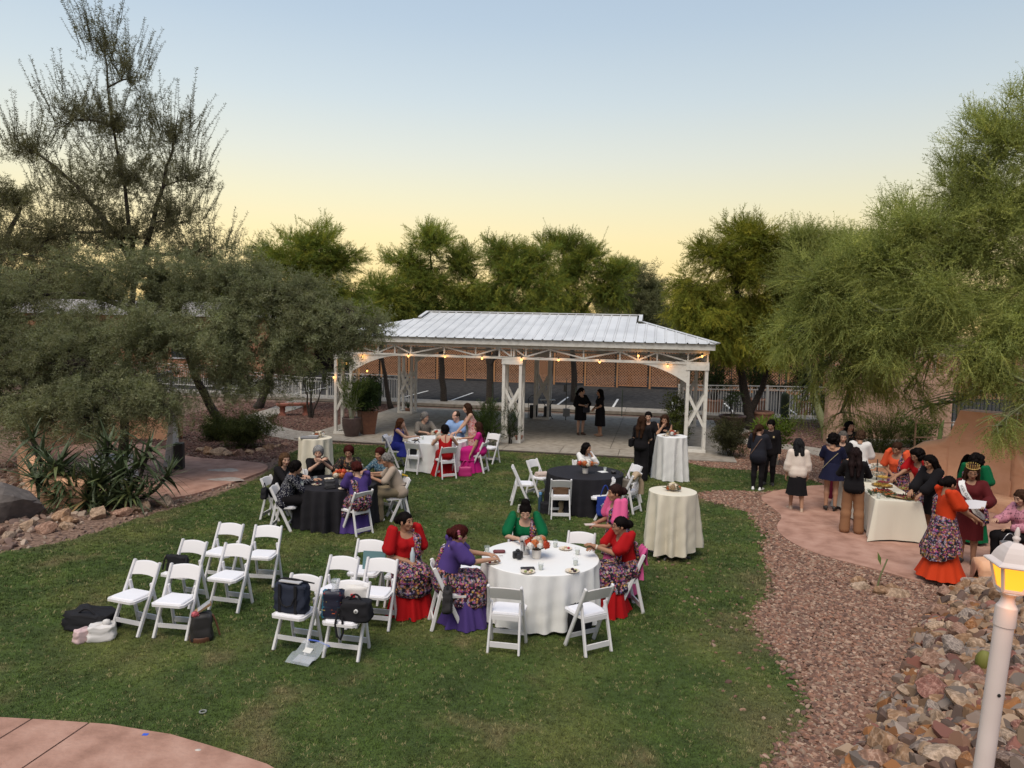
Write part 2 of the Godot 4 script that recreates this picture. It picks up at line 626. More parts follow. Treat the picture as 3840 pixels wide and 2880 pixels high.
	var pink := tri_mat(noise_tex(0.01, [[0.0, Color(0.25, 0.13, 0.09)], [0.5, Color(0.37, 0.205, 0.15)], [1.0, Color(0.45, 0.27, 0.205)]], 23, 1024, 6), 0.22, 0.8, bump_tex(0.15, 24, 1.5), 0.4)
	var gap := plain(Color(0.05, 0.04, 0.035), 1.0)
	# pavilion floor: poured sections with recessed joints
	var bed := B.new()
	bed.slab(pav_rect(-0.75, -1.3, 12.6, 8.4), -0.15, 0.028)
	var floor_ := struct("pavilion_floor", bed, gap)
	var us := [-0.75, 2.5, 5.6, 9.0, 12.6]
	for row in [[-1.3, -0.12], [-0.12, 2.7], [2.7, 5.6], [5.6, 8.4]]:
		var cuts: Array = us if row[0] > -1 else [-0.75, 0.9, 2.5, 4.3, 5.9, 7.6, 9.3, 11.0, 12.6]
		for k in cuts.size() - 1:
			var b := B.new()
			b.slab(pav_rect(cuts[k] + 0.008, row[0] + 0.008, cuts[k + 1] - 0.008, row[1] - 0.008), 0.0, 0.05)
			part("slab", b, conc, floor_)
	# kerb walk between the pavilion and the parking lot
	var k1 := B.new()
	k1.slab(pav_rect(-16, 9.3, 24, 11.0), -0.1, 0.02)
	var kw := struct("kerb_walk", k1, gap)
	for k in 16:
		var b := B.new()
		b.slab(pav_rect(-16 + k * 2.5 + 0.01, 9.31, -13.5 + k * 2.5 - 0.01, 11.01), 0.0, 0.14)
		part("slab", b, conc, kw)
	# parking lot
	var asphalt := tri_mat(noise_tex(0.015, [[0.0, Color(0.03, 0.03, 0.03)], [0.5, Color(0.047, 0.046, 0.046)], [1.0, Color(0.068, 0.066, 0.064)]], 31, 512, 6), 0.3, 1.0, bump_tex(0.25, 32, 3.0), 0.8)
	asphalt.metallic_specular = 0.12
	var lot := B.new()
	lot.slab(pav_rect(-34, 11.05, 44, 40), -0.2, 0.0)
	struct("parking_lot", lot, asphalt)
	var white := tri_mat(noise_tex(0.05, [[0.0, Color(0.3, 0.3, 0.29)], [0.4, Color(0.6, 0.6, 0.58)], [1.0, Color(0.72, 0.72, 0.7)]], 33, 256), 0.6, 0.8)
	var lines := [[-5.63, -36.21, -4.6, -41.2], [-3.03, -35.8, -2.1, -40.6], [-0.5, -35.2, 0.4, -40.0], [2.02, -34.6, 2.95, -39.3], [4.55, -34.0, 5.5, -38.8], [7.2, -33.2, 8.2, -38.2], [9.81, -32.63, 10.74, -37.8], [12.54, -32.53, 13.67, -37.88], [-8.3, -36.6, -7.3, -41.6], [-11.2, -37.2, -10.2, -42.4]]
	for l in lines:
		var a := Vector3(l[0], 0.006, l[1]); var b := Vector3(l[2], 0.006, l[3])
		var m := B.new()
		var s := (b - a).normalized().cross(Vector3.UP) * 0.055
		m.quad(a - s, b - s, b + s, a + s)
		struct("parking_line", m, white)
	# left stage pad with two pale patches
	var pl := B.new()
	pl.slab(pad_left, -0.1, 0.03)
	var padn := struct("stage_pad", pl, pink)
	for e in [[-6.98, -18.2, 0.36, 0.2], [-6.53, -17.15, 0.38, 0.2]]:
		var m := B.new()
		var pp := PackedVector2Array()
		for k in 20:
			var q := TAU * k / 20
			var w := 1.0 + 0.18 * sin(q * 3 + e[0]) + 0.1 * sin(q * 7)
			pp.append(Vector2(e[0] + e[2] * w * cos(q), e[1] + e[3] * w * sin(q)))
		m.slab(pp, 0.031, 0.0345)
		part("repair_patch", m, tri_mat(noise_tex(0.03, [[0.0, Color(0.33, 0.27, 0.23)], [1.0, Color(0.5, 0.46, 0.42)]], 26, 256), 0.8), padn)
	# right patio in two pours
	var pr := B.new()
	pr.slab(patio_right, -0.1, 0.01)
	var pr_n := struct("patio", pr, gap)
	for side in [[PackedVector2Array([Vector2(0, -14.9), Vector2(12, -13.63), Vector2(12, -30), Vector2(0, -30)])], [PackedVector2Array([Vector2(0, -14.885), Vector2(12, -13.615), Vector2(12, -5), Vector2(0, -5)])]]:
		for q in Geometry2D.intersect_polygons(patio_right, side[0]):
			var m := B.new()
			m.slab(q, 0.0, 0.035)
			part("slab", m, pink, pr_n)
	# near patio corner, three pours with joints
	var pn := B.new()
	pn.slab(patio_near, -0.1, 0.012)
	var pn_n := struct("near_patio", pn, gap)
	var js := [-12.0, -4.16, -3.6, 6.0]
	for k in 3:
		var band := PackedVector2Array([Vector2(js[k] + 0.012, -7.5), Vector2(js[k + 1] - 0.012, -7.5), Vector2(js[k + 1] - 1.15, -2), Vector2(js[k] - 1.15, -2)])
		for q in Geometry2D.intersect_polygons(patio_near, band):
			var m := B.new()
			m.slab(q, 0.0, 0.035)
			part("slab", m, pink, pn_n)
	var tape := part("tape_scrap", B.new().box(Vector3.ZERO, Vector3(0.05, 0.002, 0.035)), plain(Color(0.03, 0.1, 0.55), 0.5), null, Vector3(-3.19, 0.0365, -6.42))
	tag(tape, "small scrap of blue tape on the near patio", "tape")
	var scrap := part("paper_scrap", B.new().ell(Vector3.ZERO, Vector3(0.045, 0.02, 0.03), 8), plain(Color(0.5, 0.47, 0.42), 0.9), null, Vector3(-2.63, 0.02, -6.2))
	tag(scrap, "crumpled white scrap in the worn grass beside the near patio", "scrap")
	var ring := []
	var rr := []
	for k in 13:
		ring.append(Vector3(0.03 * cos(TAU * k / 12), 0, 0.03 * sin(TAU * k / 12))); rr.append(0.008)
	tag(part("sprinkler_head", B.new().tube(ring, rr, 5), plain(Color(0.2, 0.21, 0.19), 0.7), null, Vector3(-2.86, 0.02, -6.86)), "round sprinkler head set in the lawn near the patio corner", "sprinkler")
	# garden walks
	for w in [["9.6,-29.2; 7.3,-26.5; 6.6,-24.6; 7.2,-24.35; 8.4,-23.55; 9.1,-22.45; 9.6,-21.6; 10.5,-22.3; 9.7,-23.9; 8.6,-24.7; 7.75,-26.0; 9.9,-28.9"], ["-6.6,-23.0; -5.65,-22.6; -5.2,-24.4; -7.15,-25.1; -8.43,-26.4; -9.3,-28.3; -9.0,-31; -9.0,-35; -10.2,-35; -10.1,-31; -10.2,-28.6; -9.2,-26; -7.75,-23.9"]]:
		var m := B.new()
		m.slab(poly(w[0]), -0.1, 0.025)
		struct("path", m, conc)
	rocks(soil)

func lawn_tone(p: Vector2, dry: FastNoiseLite) -> Color:
	var d := clampf(dry.get_noise_2d(p.x, p.y) * 1.6 + 0.08, 0.0, 1.0)
	var e := dry.get_noise_2d(p.x * 3.1 + 40, p.y * 3.1)
	var g := Color(0.056, 0.092, 0.0135).lerp(Color(0.115, 0.13, 0.03), d) * (1.0 + 0.4 * e)
	var w := clampf(dry.get_noise_2d(p.x * 1.7 - 90, p.y * 1.7) * 3.0 - 0.95, 0.0, 1.0)
	g = g.lerp(Color(0.19, 0.145, 0.07), w * 0.8)
	# worn edge along the gravel and the path
	var edge := 1e9
	for q in [Vector2(-6.9, -14.2), Vector2(-7.6, -12.4), Vector2(3.15, -9.0), Vector2(4.2, -16.4), Vector2(2.6, -6.8), Vector2(-5.9, -18), Vector2(3.9, -10.8)]:
		edge = minf(edge, p.distance_to(q))
	return g.lerp(Color(0.16, 0.13, 0.06), clampf(0.75 - edge * 0.8, 0.0, 0.6))

func tuft_mesh(blades: int) -> Mesh:
	var b := B.new()
	for k in blades:
		var a := r(0, TAU)
		var p := Vector3(r(-0.025, 0.025), 0, r(-0.025, 0.025))
		var d := Vector3(cos(a), 0, sin(a))
		var h := r(0.022, 0.046)
		var lean := d * r(0.01, 0.045)
		var s := d.cross(Vector3.UP) * 0.0032
		var m := p + lean * 0.4 + Vector3.UP * h * 0.65
		b.quad(p - s, m - s * 0.8, m + s * 0.8, p + s)
		b.tri(m - s * 0.8, p + lean + Vector3.UP * h, m + s * 0.8)
	return b.mesh()

func stone_b(sd: int, sq: Vector3, cuts: int) -> B:
	var g := RandomNumberGenerator.new()
	g.seed = sd
	var planes := []
	for k in cuts:
		var d := Vector3(g.randf_range(-1, 1), g.randf_range(-1, 1), g.randf_range(-1, 1)).normalized()
		planes.append([d, g.randf_range(0.45, 0.72)])
	var s := SphereMesh.new()
	s.radius = 1.0; s.height = 2.0; s.radial_segments = 16; s.rings = 9
	var a := s.get_mesh_arrays()
	var vs: PackedVector3Array = a[Mesh.ARRAY_VERTEX]
	for i in vs.size():
		for p in planes:
			var q: float = vs[i].dot(p[0]) - p[1]
			if q > 0: vs[i] -= p[0] * q
	var b := B.new()
	var id: PackedInt32Array = a[Mesh.ARRAY_INDEX]
	for i in range(0, id.size(), 3):
		var p := vs[id[i]] * sq; var q := vs[id[i + 1]] * sq; var w := vs[id[i + 2]] * sq
		if (q - p).cross(w - p).length_squared() > 1e-10: b.tri(p, q, w)
	return b

func rocks(soil: Material) -> void:
	var f := B.new()
	var st := 0.25
	for iz in 44:
		for ixx in 52:
			var p := []
			for k in [[0, 0], [1, 0], [1, 1], [0, 1]]:
				var x: float = 1.8 + (ixx + k[0]) * st
				var z: float = -12.6 + (iz + k[1]) * st
				p.append(Vector3(x, bank(x, z) - 0.02, z))
			if p[0].y > -0.01 or p[1].y > -0.01 or p[2].y > -0.01 or p[3].y > -0.01:
				f.quad(p[0], p[1], p[2], p[3])
	var base := struct("rock_bank", f, soil)
	var tones := [Color(0.38, 0.22, 0.12), Color(0.33, 0.18, 0.12), Color(0.42, 0.28, 0.18), Color(0.25, 0.185, 0.15), Color(0.36, 0.15, 0.05), Color(0.46, 0.33, 0.23), Color(0.28, 0.115, 0.085), Color(0.34, 0.27, 0.225), Color(0.18, 0.115, 0.09)]
	var mats := []
	var rb := bump_tex(0.03, 59, 6.0, 256)
	for k in tones.size():
		var c: Color = tones[k]
		mats.append(tri_mat(noise_tex(0.008 + 0.002 * k, [[0.0, c * 0.25], [0.4, c * 0.6], [0.5, c * 0.95], [0.56, (c * 1.2).lerp(Color(0.5, 0.4, 0.33), 0.5)], [0.66, c * 0.6], [1.0, c * 0.45]], 60 + k, 256, 5), 2.4, 0.9, rb, 1.0, true))
	var shapes := []
	for k in 14: shapes.append(stone_b(100 + k, Vector3(r(1.3, 1.9), r(0.85, 1.15), r(1.0, 1.35)), 17).mesh())
	var seen := 0
	# the stones that show largest, one by one
	var tries := 0
	var spots := []
	while seen < 300 and tries < 60000:
		tries += 1
		var z := r(-11.2, -5.2)
		var x := r(2.6, 8.2)
		if not in_poly(Vector2(x, z), rock_poly): continue
		if x > -z * 0.70 + 0.25: continue
		var s := 0.06 + 0.09 * pow(rng.randf(), 1.7)
		if seen < 34: s = r(0.11, 0.17)
		if z < -9.6: s *= 1.1
		var ok := true
		for q in spots:
			if Vector2(x, z).distance_to(q[0]) < (s + q[1]) * 0.6: ok = false; break
		if not ok: continue
		spots.append([Vector2(x, z), s])
		var o := MeshInstance3D.new()
		o.mesh = shapes[rng.randi() % 14]
		o.material_override = mats[[0, 0, 1, 1, 2, 2, 5, 3, 4, 6, 7, 8, 0, 2][rng.randi() % 14]]
		o.transform = Transform3D(Basis.from_euler(Vector3(r(-0.6, 0.6), r(0, TAU), r(-0.6, 0.6))).scaled(Vector3.ONE * s), Vector3(x, bank(x, z) + s * 0.22, z))
		o.name = "stone"
		base.add_child(o, true)
		seen += 1
	# smaller broken stone between them
	var at := []
	var cl := PackedColorArray()
	for k in 9000:
		var z := r(-11.6, -4.4)
		var x := r(2.3, 9.5)
		if not in_poly(Vector2(x, z), rock_poly): continue
		var s := 0.03 + 0.08 * pow(rng.randf(), 1.5)
		at.append(Transform3D(Basis.from_euler(Vector3(r(0, TAU), r(0, TAU), r(0, TAU))).scaled(Vector3.ONE * s), Vector3(x, bank(x, z) + s * 0.2, z)))
		cl.append(tones[rng.randi() % tones.size()] * r(0.35, 0.85))
	many("small_stone", stone_b(77, Vector3(1.7, 1.0, 1.3), 15).mesh(), vcol(0.9), at, cl, base)
	# gravel: crushed stone beside lawn and patio, and darker chips in the far beds
	var peb := []
	for k in 4: peb.append(stone_b(200 + k, Vector3(1.4, 0.7, 0.95), 6).mesh())
	var ga := [[], [], [], []]
	var gc := [PackedColorArray(), PackedColorArray(), PackedColorArray(), PackedColorArray()]
	var n := 0
	var gt := [Color(0.23, 0.125, 0.085), Color(0.17, 0.088, 0.06), Color(0.27, 0.165, 0.115), Color(0.13, 0.072, 0.053), Color(0.34, 0.235, 0.17), Color(0.24, 0.12, 0.078)]
	while n < 56000:
		var x := r(1.6, 9.4)
		var z := -4.6 - 20.2 * pow(rng.randf(), 1.35)
		var p := Vector2(x, z)
		if x > -z * 0.72 + 0.4: continue
		var bed := in_poly(p, gravel_poly)
		if not bed:
			if z < -18: continue
			var inner := x > 1.7 and z > -17.4
			if not inner: continue
		if in_poly(p + Vector2(r(-1, 1), r(-1, 1)) * 0.2 * rng.randf(), lawn_poly):
			if rng.randf() > 0.006 or z < -12: continue
			if x < 2.2: continue
		if in_poly(p, patio_right): continue
		if in_poly(p, rock_poly) and rng.randf() > 0.3: continue
		if not bed and z < -11 and x > 6.6: continue
		var k := rng.randi() % 4
		var s := r(0.014, 0.034) * (1.15 if z < -12 else 1.0)
		ga[k].append(Transform3D(Basis.from_euler(Vector3(r(-0.5, 0.5), r(0, TAU), r(-0.5, 0.5))).scaled(Vector3.ONE * s), Vector3(x, (bank(x, z) if z > -12 else 0.0) + r(0.0, 0.012), z)))
		gc[k].append(gt[rng.randi() % 6] * r(0.6, 1.2))
		n += 1
	for k in 4:
		tag(many("gravel", peb[k], vcol(0.9), ga[k], gc[k], null), "crushed red brown gravel between lawn and patio", "gravel")
	var fa := []
	var fc := PackedColorArray()
	for k in 26000:
		var x := 0.0; var z := 0.0
		if k % 2:
			x = r(5.5, 14); z = r(-31.5, -19.5)
			if x < 6.9 and z > -26: continue
		else:
			x = r(-12.5, -5.3); z = r(-34, -19.5)
			if x > -6.3 and z > -23: continue
			if in_poly(Vector2(x, z), pad_left): continue
		var s := r(0.02, 0.045)
		fa.append(Transform3D(Basis.from_euler(Vector3(r(-0.5, 0.5), r(0, TAU), 0)).scaled(Vector3.ONE * s), Vector3(x, 0, z)))
		fc.append(Color(0.14, 0.075, 0.06) * r(0.5, 1.3))
	tag(many("gravel", peb[0], vcol(0.9), fa, fc, null), "dark red gravel in the garden beds by the pavilion", "gravel")
	# dirt crumbs and stones on the left bank
	fa = []; fc = PackedColorArray()
	for k in 2600:
		var x := r(-13, -6.2); var z := r(-19, -11.2)
		if in_poly(Vector2(x, z), lawn_poly) or in_poly(Vector2(x, z), pad_left): continue
		var s := r(0.012, 0.05) if x > -7.9 else r(0.02, 0.09)
		fa.append(Transform3D(Basis.from_euler(Vector3(r(0, 3), r(0, TAU), 0)).scaled(Vector3.ONE * s), Vector3(x, s * 0.1, z)))
		fc.append([Color(0.23, 0.15, 0.11), Color(0.3, 0.2, 0.15), Color(0.18, 0.12, 0.1), Color(0.36, 0.28, 0.22)][rng.randi() % 4] * r(0.7, 1.1))
	tag(many("gravel", peb[1], vcol(0.9), fa, fc, null), "loose stones on the bare dirt below the yucca", "gravel")
	# single field stones on the left, lifted one by one
	var lone := [[-8.95, -13.6, 0.0, "big"], [-8.75, -12.6, 0.2, ""], [-8.4, -12.9, 0.15, ""], [-9.1, -12.2, 0.22, ""], [-8.0, -12.75, 0.14, ""], [-7.75, -12.95, 0.12, ""], [-8.35, -12.3, 0.13, ""], [-7.65, -13.75, 0.2, "flat"], [-7.3, -13.9, 0.16, ""], [-7.05, -14.3, 0.17, ""], [-6.85, -14.75, 0.2, ""], [-7.9, -13.3, 0.14, ""], [-8.15, -13.5, 0.17, ""],
		[-8.35, -20.6, 0.2, "ring"], [-8.0, -20.4, 0.17, "ring"], [-7.7, -20.3, 0.13, "ring"], [-7.45, -20.4, 0.2, "ring"], [-7.25, -20.8, 0.13, "ring"], [-7.15, -21.2, 0.12, "ring"], [-7.0, -21.5, 0.13, "ring"], [-6.85, -21.8, 0.11, "ring"], [-6.75, -22.3, 0.1, "ring"], [-8.7, -20.9, 0.16, "ring"],
		[5.2, -10.95, 0.13, "twig"], [5.45, -10.85, 0.12, "twig"], [5.12, -10.7, 0.12, "twig"], [5.35, -10.52, 0.11, "twig"], [5.58, -10.45, 0.14, "twig"], [5.62, -10.7, 0.1, "twig"]]
	for l in lone:
		if l[3] == "big":
			var b := part("boulder", stone_b(331, Vector3(1.5, 1.0, 0.9), 13), tri_mat(noise_tex(0.02, [[0.0, Color(0.06, 0.052, 0.05)], [1.0, Color(0.15, 0.13, 0.12)]], 62, 256), 1.0, 0.9, rb, 0.6), null, Vector3(l[0] - 0.1, 0.22, l[1]))
			b.scale = Vector3.ONE * 0.5
			tag(b, "large flat-topped grey boulder at the left edge below the yucca", "boulder")
			continue
		var o := part("stone", shapes[rng.randi() % 14], mats[[0, 2, 5, 1][rng.randi() % 4]], null, Vector3(l[0], l[2] * 0.25, l[1]))
		o.scale = Vector3.ONE * l[2]
		o.rotation = Vector3(r(-0.3, 0.3), r(0, TAU), 0)
		var e: Array = {"": ["broken tan stone lying on the dirt left of the lawn", "stones on the left dirt bank"], "flat": ["long pale flat stone at the foot of the yucca", ""], "ring": ["rounded stone in the border around the left shrub", "stones edging the shrub bed"], "twig": ["brown stone in the small ring around the bare twig", "stones ringing the twig in the gravel"]}[l[3]]
		tag(o, e[0], "stone", e[1])

# ---------------------------------------------------------------- pavilion
func pbox(b: B, u0: float, v0: float, h0: float, u1: float, v1: float, h1: float) -> B:
	return b.box(pav((u0 + u1) / 2, (v0 + v1) / 2, (h0 + h1) / 2), Vector3(absf(u1 - u0), absf(h1 - h0), absf(v1 - v0)), Basis(PU, Vector3.UP, -PV))

func pavilion() -> void:
	var paint := tri_mat(noise_tex(0.02, [[0.0, Color(0.5, 0.48, 0.43)], [0.35, Color(0.68, 0.66, 0.61)], [1.0, Color(0.75, 0.74, 0.7)]], 41, 512, 6), 0.5, 0.55)
	var steel := tri_mat(noise_tex(0.006, [[0.0, Color(0.52, 0.53, 0.54)], [0.4, Color(0.6, 0.61, 0.615)], [0.6, Color(0.65, 0.66, 0.665)], [1.0, Color(0.7, 0.705, 0.71)]], 42, 512, 6), 0.25, 0.45)
	steel.metallic = 0.1
	var wood := tri_mat(noise_tex(0.02, [[0.0, Color(0.3, 0.28, 0.25)], [1.0, Color(0.42, 0.4, 0.36)]], 43, 256), 0.5)
	var p := thing("pavilion", "long white open pavilion with ribbed metal hip roof and X-braced columns", "pavilion", Vector3.ZERO)
	var W := 11.8
	var C := 0.62
	var V := 6.69
	# columns: four posts, cap and base rings, X braces on each face
	for row in 2:
		for k in 3:
			var u: float = [0.0, W / 2 - C / 2, W - C][k]
			var v: float = [0.0, V - C][row]
			var b := B.new()
			for a in [0.0, C - 0.09]:
				for e in [0.0, C - 0.09]:
					pbox(b, u + a, v + e, 0.05, u + a + 0.09, v + e + 0.09, 2.58)
			var col := part("column", b, paint, p)
			b = B.new()
			pbox(b, u - 0.012, v - 0.012, 0.05, u + C + 0.012, v + 0.06, 0.13); pbox(b, u - 0.012, v + C - 0.06, 0.05, u + C + 0.012, v + C + 0.012, 0.13)
			pbox(b, u - 0.01, v + 0.06, 0.05, u + 0.06, v + C - 0.06, 0.128); pbox(b, u + C - 0.06, v + 0.06, 0.05, u + C + 0.01, v + C - 0.06, 0.128)
			part("base_trim", b, paint, col)
			b = B.new()
			pbox(b, u - 0.02, v - 0.02, 2.5, u + C + 0.02, v + 0.08, 2.66); pbox(b, u - 0.02, v + C - 0.08, 2.5, u + C + 0.02, v + C + 0.02, 2.66)
			pbox(b, u - 0.018, v + 0.08, 2.5, u + 0.08, v + C - 0.08, 2.658); pbox(b, u + C - 0.08, v + 0.08, 2.5, u + C + 0.018, v + C - 0.08, 2.658)
			part("cap_trim", b, paint, col)
			for s in 4:
				var q0 := [u + 0.085, u + C - 0.085]
				for d in 2:
					var m := B.new()
					var lo := 0.83
					var hi := 1.75
					var off := 0.016 * d
					var y0 := lo if d == 0 else hi
					var y1 := hi if d == 0 else lo
					match s:
						0: m.bar(pav(u + 0.08, v + 0.03 + off, y0), pav(u + C - 0.08, v + 0.03 + off, y1), 0.085, 0.014, PV)
						1: m.bar(pav(u + 0.08, v + C - 0.03 - off, y0), pav(u + C - 0.08, v + C - 0.03 - off, y1), 0.085, 0.014, PV)
						2: m.bar(pav(u + 0.03 + off, v + 0.08, y0), pav(u + 0.03 + off, v + C - 0.08, y1), 0.085, 0.014, PU)
						3: m.bar(pav(u + C - 0.03 - off, v + 0.08, y0), pav(u + C - 0.03 - off, v + C - 0.08, y1), 0.085, 0.014, PU)
					part("brace", m, paint, col)
	# trusses front, back and sides
	for row in 2:
		var v: float = [0.0, V - 0.09][row]
		var t := B.new()
		pbox(t, -0.02, v - 0.005, 2.662, W + 0.02, v + 0.095, 2.74)
		var truss := part("truss", t, paint, p)
		t = B.new()
		pbox(t, -0.02, v - 0.005, 3.0, W + 0.02, v + 0.095, 3.09)
		part("top_chord", t, paint, truss)
		var xs := []
		var x := 0.0
		while x < W / 2 - 0.02:
			xs.append(x); x += 0.98
		var posts := [0.03, 0.6, 1.5, 2.06, 2.6, 3.7, 4.72, 5.48, 5.86]
		var all := posts.duplicate()
		for q in posts: all.append(W - q)
		all.sort()
		for i in all.size():
			var m := B.new()
			pbox(m, all[i] - 0.022, v + 0.02, 2.74, all[i] + 0.022, v + 0.07, 3.0)
			part("strut", m, paint, truss)
			if i + 1 < all.size() and all[i + 1] - all[i] > 0.2:
				m = B.new()
				var up := i % 2 == 0
				m.bar(pav(all[i] + 0.03, v + 0.045, 2.76 if up else 2.98), pav(all[i + 1] - 0.03, v + 0.045, 2.98 if up else 2.76), 0.045, 0.03, PV)
				part("diagonal", m, paint, truss)
		# arched brackets
		for side in 2:
			var uu: float = C if side == 0 else W - C
			var sg := 1.0 if side == 0 else -1.0
			var m := B.new()
			var prev := []
			for i in 13:
				var q := i / 12.0
				var lowc := 2.66 - 0.55 * pow(1.0 - q, 2.0)
				var c := pav(uu + sg * 1.65 * q, v + 0.045, 0)
				var now := [c + Vector3.UP * (minf(lowc, 2.655)) - PV * 0.03, c + Vector3.UP * 2.66 - PV * 0.03, c + Vector3.UP * 2.66 + PV * 0.03, c + Vector3.UP * (minf(lowc, 2.655)) + PV * 0.03]
				if i > 0:
					for e in 4:
						if sg > 0: m.quad(prev[e], prev[(e + 1) % 4], now[(e + 1) % 4], now[e])
						else: m.quad(now[e], now[(e + 1) % 4], prev[(e + 1) % 4], prev[e])
				prev = now
			part("arch_bracket", m, paint, p)
	for side in 3:
		var u: float = [0.0, W / 2 - 0.045, W - 0.09][side]
		var t := B.new()
		pbox(t, u + 0.001, 0.1, 2.665, u + 0.089, V - 0.1, 2.738); pbox(t, u + 0.001, 0.1, 3.002, u + 0.089, V - 0.1, 3.088)
		for k in 8:
			pbox(t, u + 0.02, 0.6 + k * 0.8, 2.738, u + 0.07, 0.65 + k * 0.8, 3.002)
		part("side_truss", t, paint, p)
	# fascia
	var ov := 0.16
	var f := B.new()
	pbox(f, -ov, -ov, 3.1, W + ov, -ov + 0.03, 3.275)
	part("fascia", f, paint, p)
	f = B.new()
	pbox(f, -ov, V + ov - 0.03, 3.1, W + ov, V + ov, 3.275); part("fascia", f, paint, p)
	for u in [-ov, W + ov - 0.03]:
		f = B.new()
		pbox(f, u + 0.001, -ov + 0.03, 3.101, u + 0.029, V + ov - 0.03, 3.274); part("fascia", f, paint, p)
	# soffit boards under the roof
	f = B.new()
	pbox(f, -0.1, -0.1, 3.09, W + 0.1, V + 0.1, 3.1)
	part("ceiling", f, wood, p)
	# roof: hip planes of ribbed panels, with a small raised gable along the ridge
	var e0 := ov + 0.07
	var He := 3.285
	var Hr := 4.12
	var ua := 2.1
	var ub := W - 2.1
	var vm := V / 2
	var pw := 0.305
	var hip_h := 3.9
	for side in 2:
		var sv := 1.0 if side == 0 else -1.0
		var v0 := -e0 if side == 0 else V + e0
		var n := int((W + 2 * e0) / pw)
		for k in n:
			var u0 := -e0 + k * (W + 2 * e0) / n
			var u1 := -e0 + (k + 1) * (W + 2 * e0) / n
			var m := B.new()
			var lim := func(u: float) -> float:
				# how far up the slope (0..1) this line of the panel reaches
				if u < ua: return clampf((u + e0) / (ua + e0), 0.0, 1.0) * (hip_h - He) / (Hr - He)
				if u > ub: return clampf((W + e0 - u) / (W + e0 - ub), 0.0, 1.0) * (hip_h - He) / (Hr - He)
				return 1.0
			var at := func(u: float, q: float, lift: float) -> Vector3:
				return pav(u, lerpf(v0, vm, q), lerpf(He, Hr, q) + lift)
			var t0: float = lim.call(u0 + 0.001); var t1: float = lim.call(u1 - 0.001)
			if (u0 < ua and u1 > ua): t1 = t0
			if (u0 < ub and u1 > ub): t0 = t1
			var ps := [[u0 + 0.003, 0.0], [u0 + 0.02, 0.0], [u0 + 0.033, 0.028], [u0 + 0.062, 0.028], [u0 + 0.075, 0.0], [u1 - 0.003, 0.0]]
			for i in 5:
				var ta := lerpf(t0, t1, (ps[i][0] - u0) / (u1 - u0))
				var tb := lerpf(t0, t1, (ps[i + 1][0] - u0) / (u1 - u0))
				if ta <= 0.0 and tb <= 0.0: continue
				var a: Vector3 = at.call(ps[i][0], 0.0, ps[i][1]); var b: Vector3 = at.call(ps[i + 1][0], 0.0, ps[i + 1][1])
				var c: Vector3 = at.call(ps[i + 1][0], tb, ps[i + 1][1]); var d: Vector3 = at.call(ps[i][0], ta, ps[i][1])
				if side == 0: m.quad(a, d, c, b)
				else: m.quad(b, c, d, a)
			part("roof_panel", m, steel, p)
	for side in 2:
		var sg := 1.0 if side == 0 else -1.0
		var uo := -e0 if side == 0 else W + e0
		var ui := ua if side == 0 else ub
		var n := int((V + 2 * e0) / pw)
		for k in n:
			var v0 := -e0 + k * (V + 2 * e0) / n
			var v1 := -e0 + (k + 1) * (V + 2 * e0) / n
			var m := B.new()
			var ps := [[v0 + 0.003, 0.0], [v0 + 0.02, 0.0], [v0 + 0.033, 0.028], [v0 + 0.062, 0.028], [v0 + 0.075, 0.0], [v1 - 0.003, 0.0]]
			for i in 5:
				var q := []
				for j in 2:
					var vv: float = ps[i + j][0]
					var t := clampf(1.0 - absf(vv - vm) / (vm + e0), 0.0, 1.0)
					q.append(pav(uo, vv, He + ps[i + j][1])); q.append(pav(lerpf(uo, ui, t), vv, lerpf(He, hip_h, t) + ps[i + j][1]))
				if side == 0: m.quad(q[2], q[3], q[1], q[0])
				else: m.quad(q[0], q[1], q[3], q[2])
			part("roof_panel", m, steel, p)
	# ridge cap, hip caps and gable ends
	var m := B.new()
	pbox(m, ua - 0.02, vm - 0.09, Hr + 0.015, ub + 0.02, vm + 0.09, Hr + 0.045)
	part("ridge_cap", m, steel, p)
	for e in [[ua, -e0, 0], [ua, -e0, 1], [ub, W + e0, 0], [ub, W + e0, 1]]:
		var vv: float = -e0 if e[2] == 0 else V + e0
		m = B.new()
		m.bar(pav(e[1], vv, He + 0.035), pav(e[0], vm, hip_h + 0.035), 0.15, 0.025)
		part("hip_cap", m, steel, p)
		m = B.new()
		var dq := 0.76
		var vb := lerpf(vv, vm, (hip_h - He) / (Hr - He))
		m.bar(pav(e[0], vb, hip_h + 0.03), pav(e[0], vm, Hr + 0.03), 0.12, 0.03)
		part("rake_trim", m, steel, p)
	for u in [ua, ub]:
		m = B.new()
		var vb := lerpf(-e0, vm, (hip_h - He) / (Hr - He))
		m.tri(pav(u, vb, hip_h), pav(u, vm, Hr), pav(u, V - vb, hip_h))
		part("gable", m, paint, p)
	# string of bulbs along the front truss and down the left columns
	var bulbs := thing("string_lights", "string of small glowing bulbs strung along the pavilion truss", "string lights")
	var wire := B.new()
	var spots := [[1.0, -0.06, 2.6], [2.55, -0.06, 2.66], [3.75, -0.06, 2.68], [4.95, -0.06, 2.66], [6.2, -0.06, 2.66], [7.35, -0.06, 2.68], [8.6, -0.06, 2.66], [9.75, -0.06, 2.88], [10.62, -0.06, 2.6], [11.6, -0.06, 2.92], [0.02, -0.06, 1.9], [0.9, 0.6, 2.1], [0.3, 0.3, 2.35]]
	var glow := plain(Color(1.0, 0.75, 0.4), 0.4)
	glow.emission_enabled = true
	glow.emission = Color(1.0, 0.72, 0.35)
	glow.emission_energy_multiplier = 1.8
	var black := plain(Color(0.02, 0.02, 0.02), 0.6)
	var prev := Vector3.INF
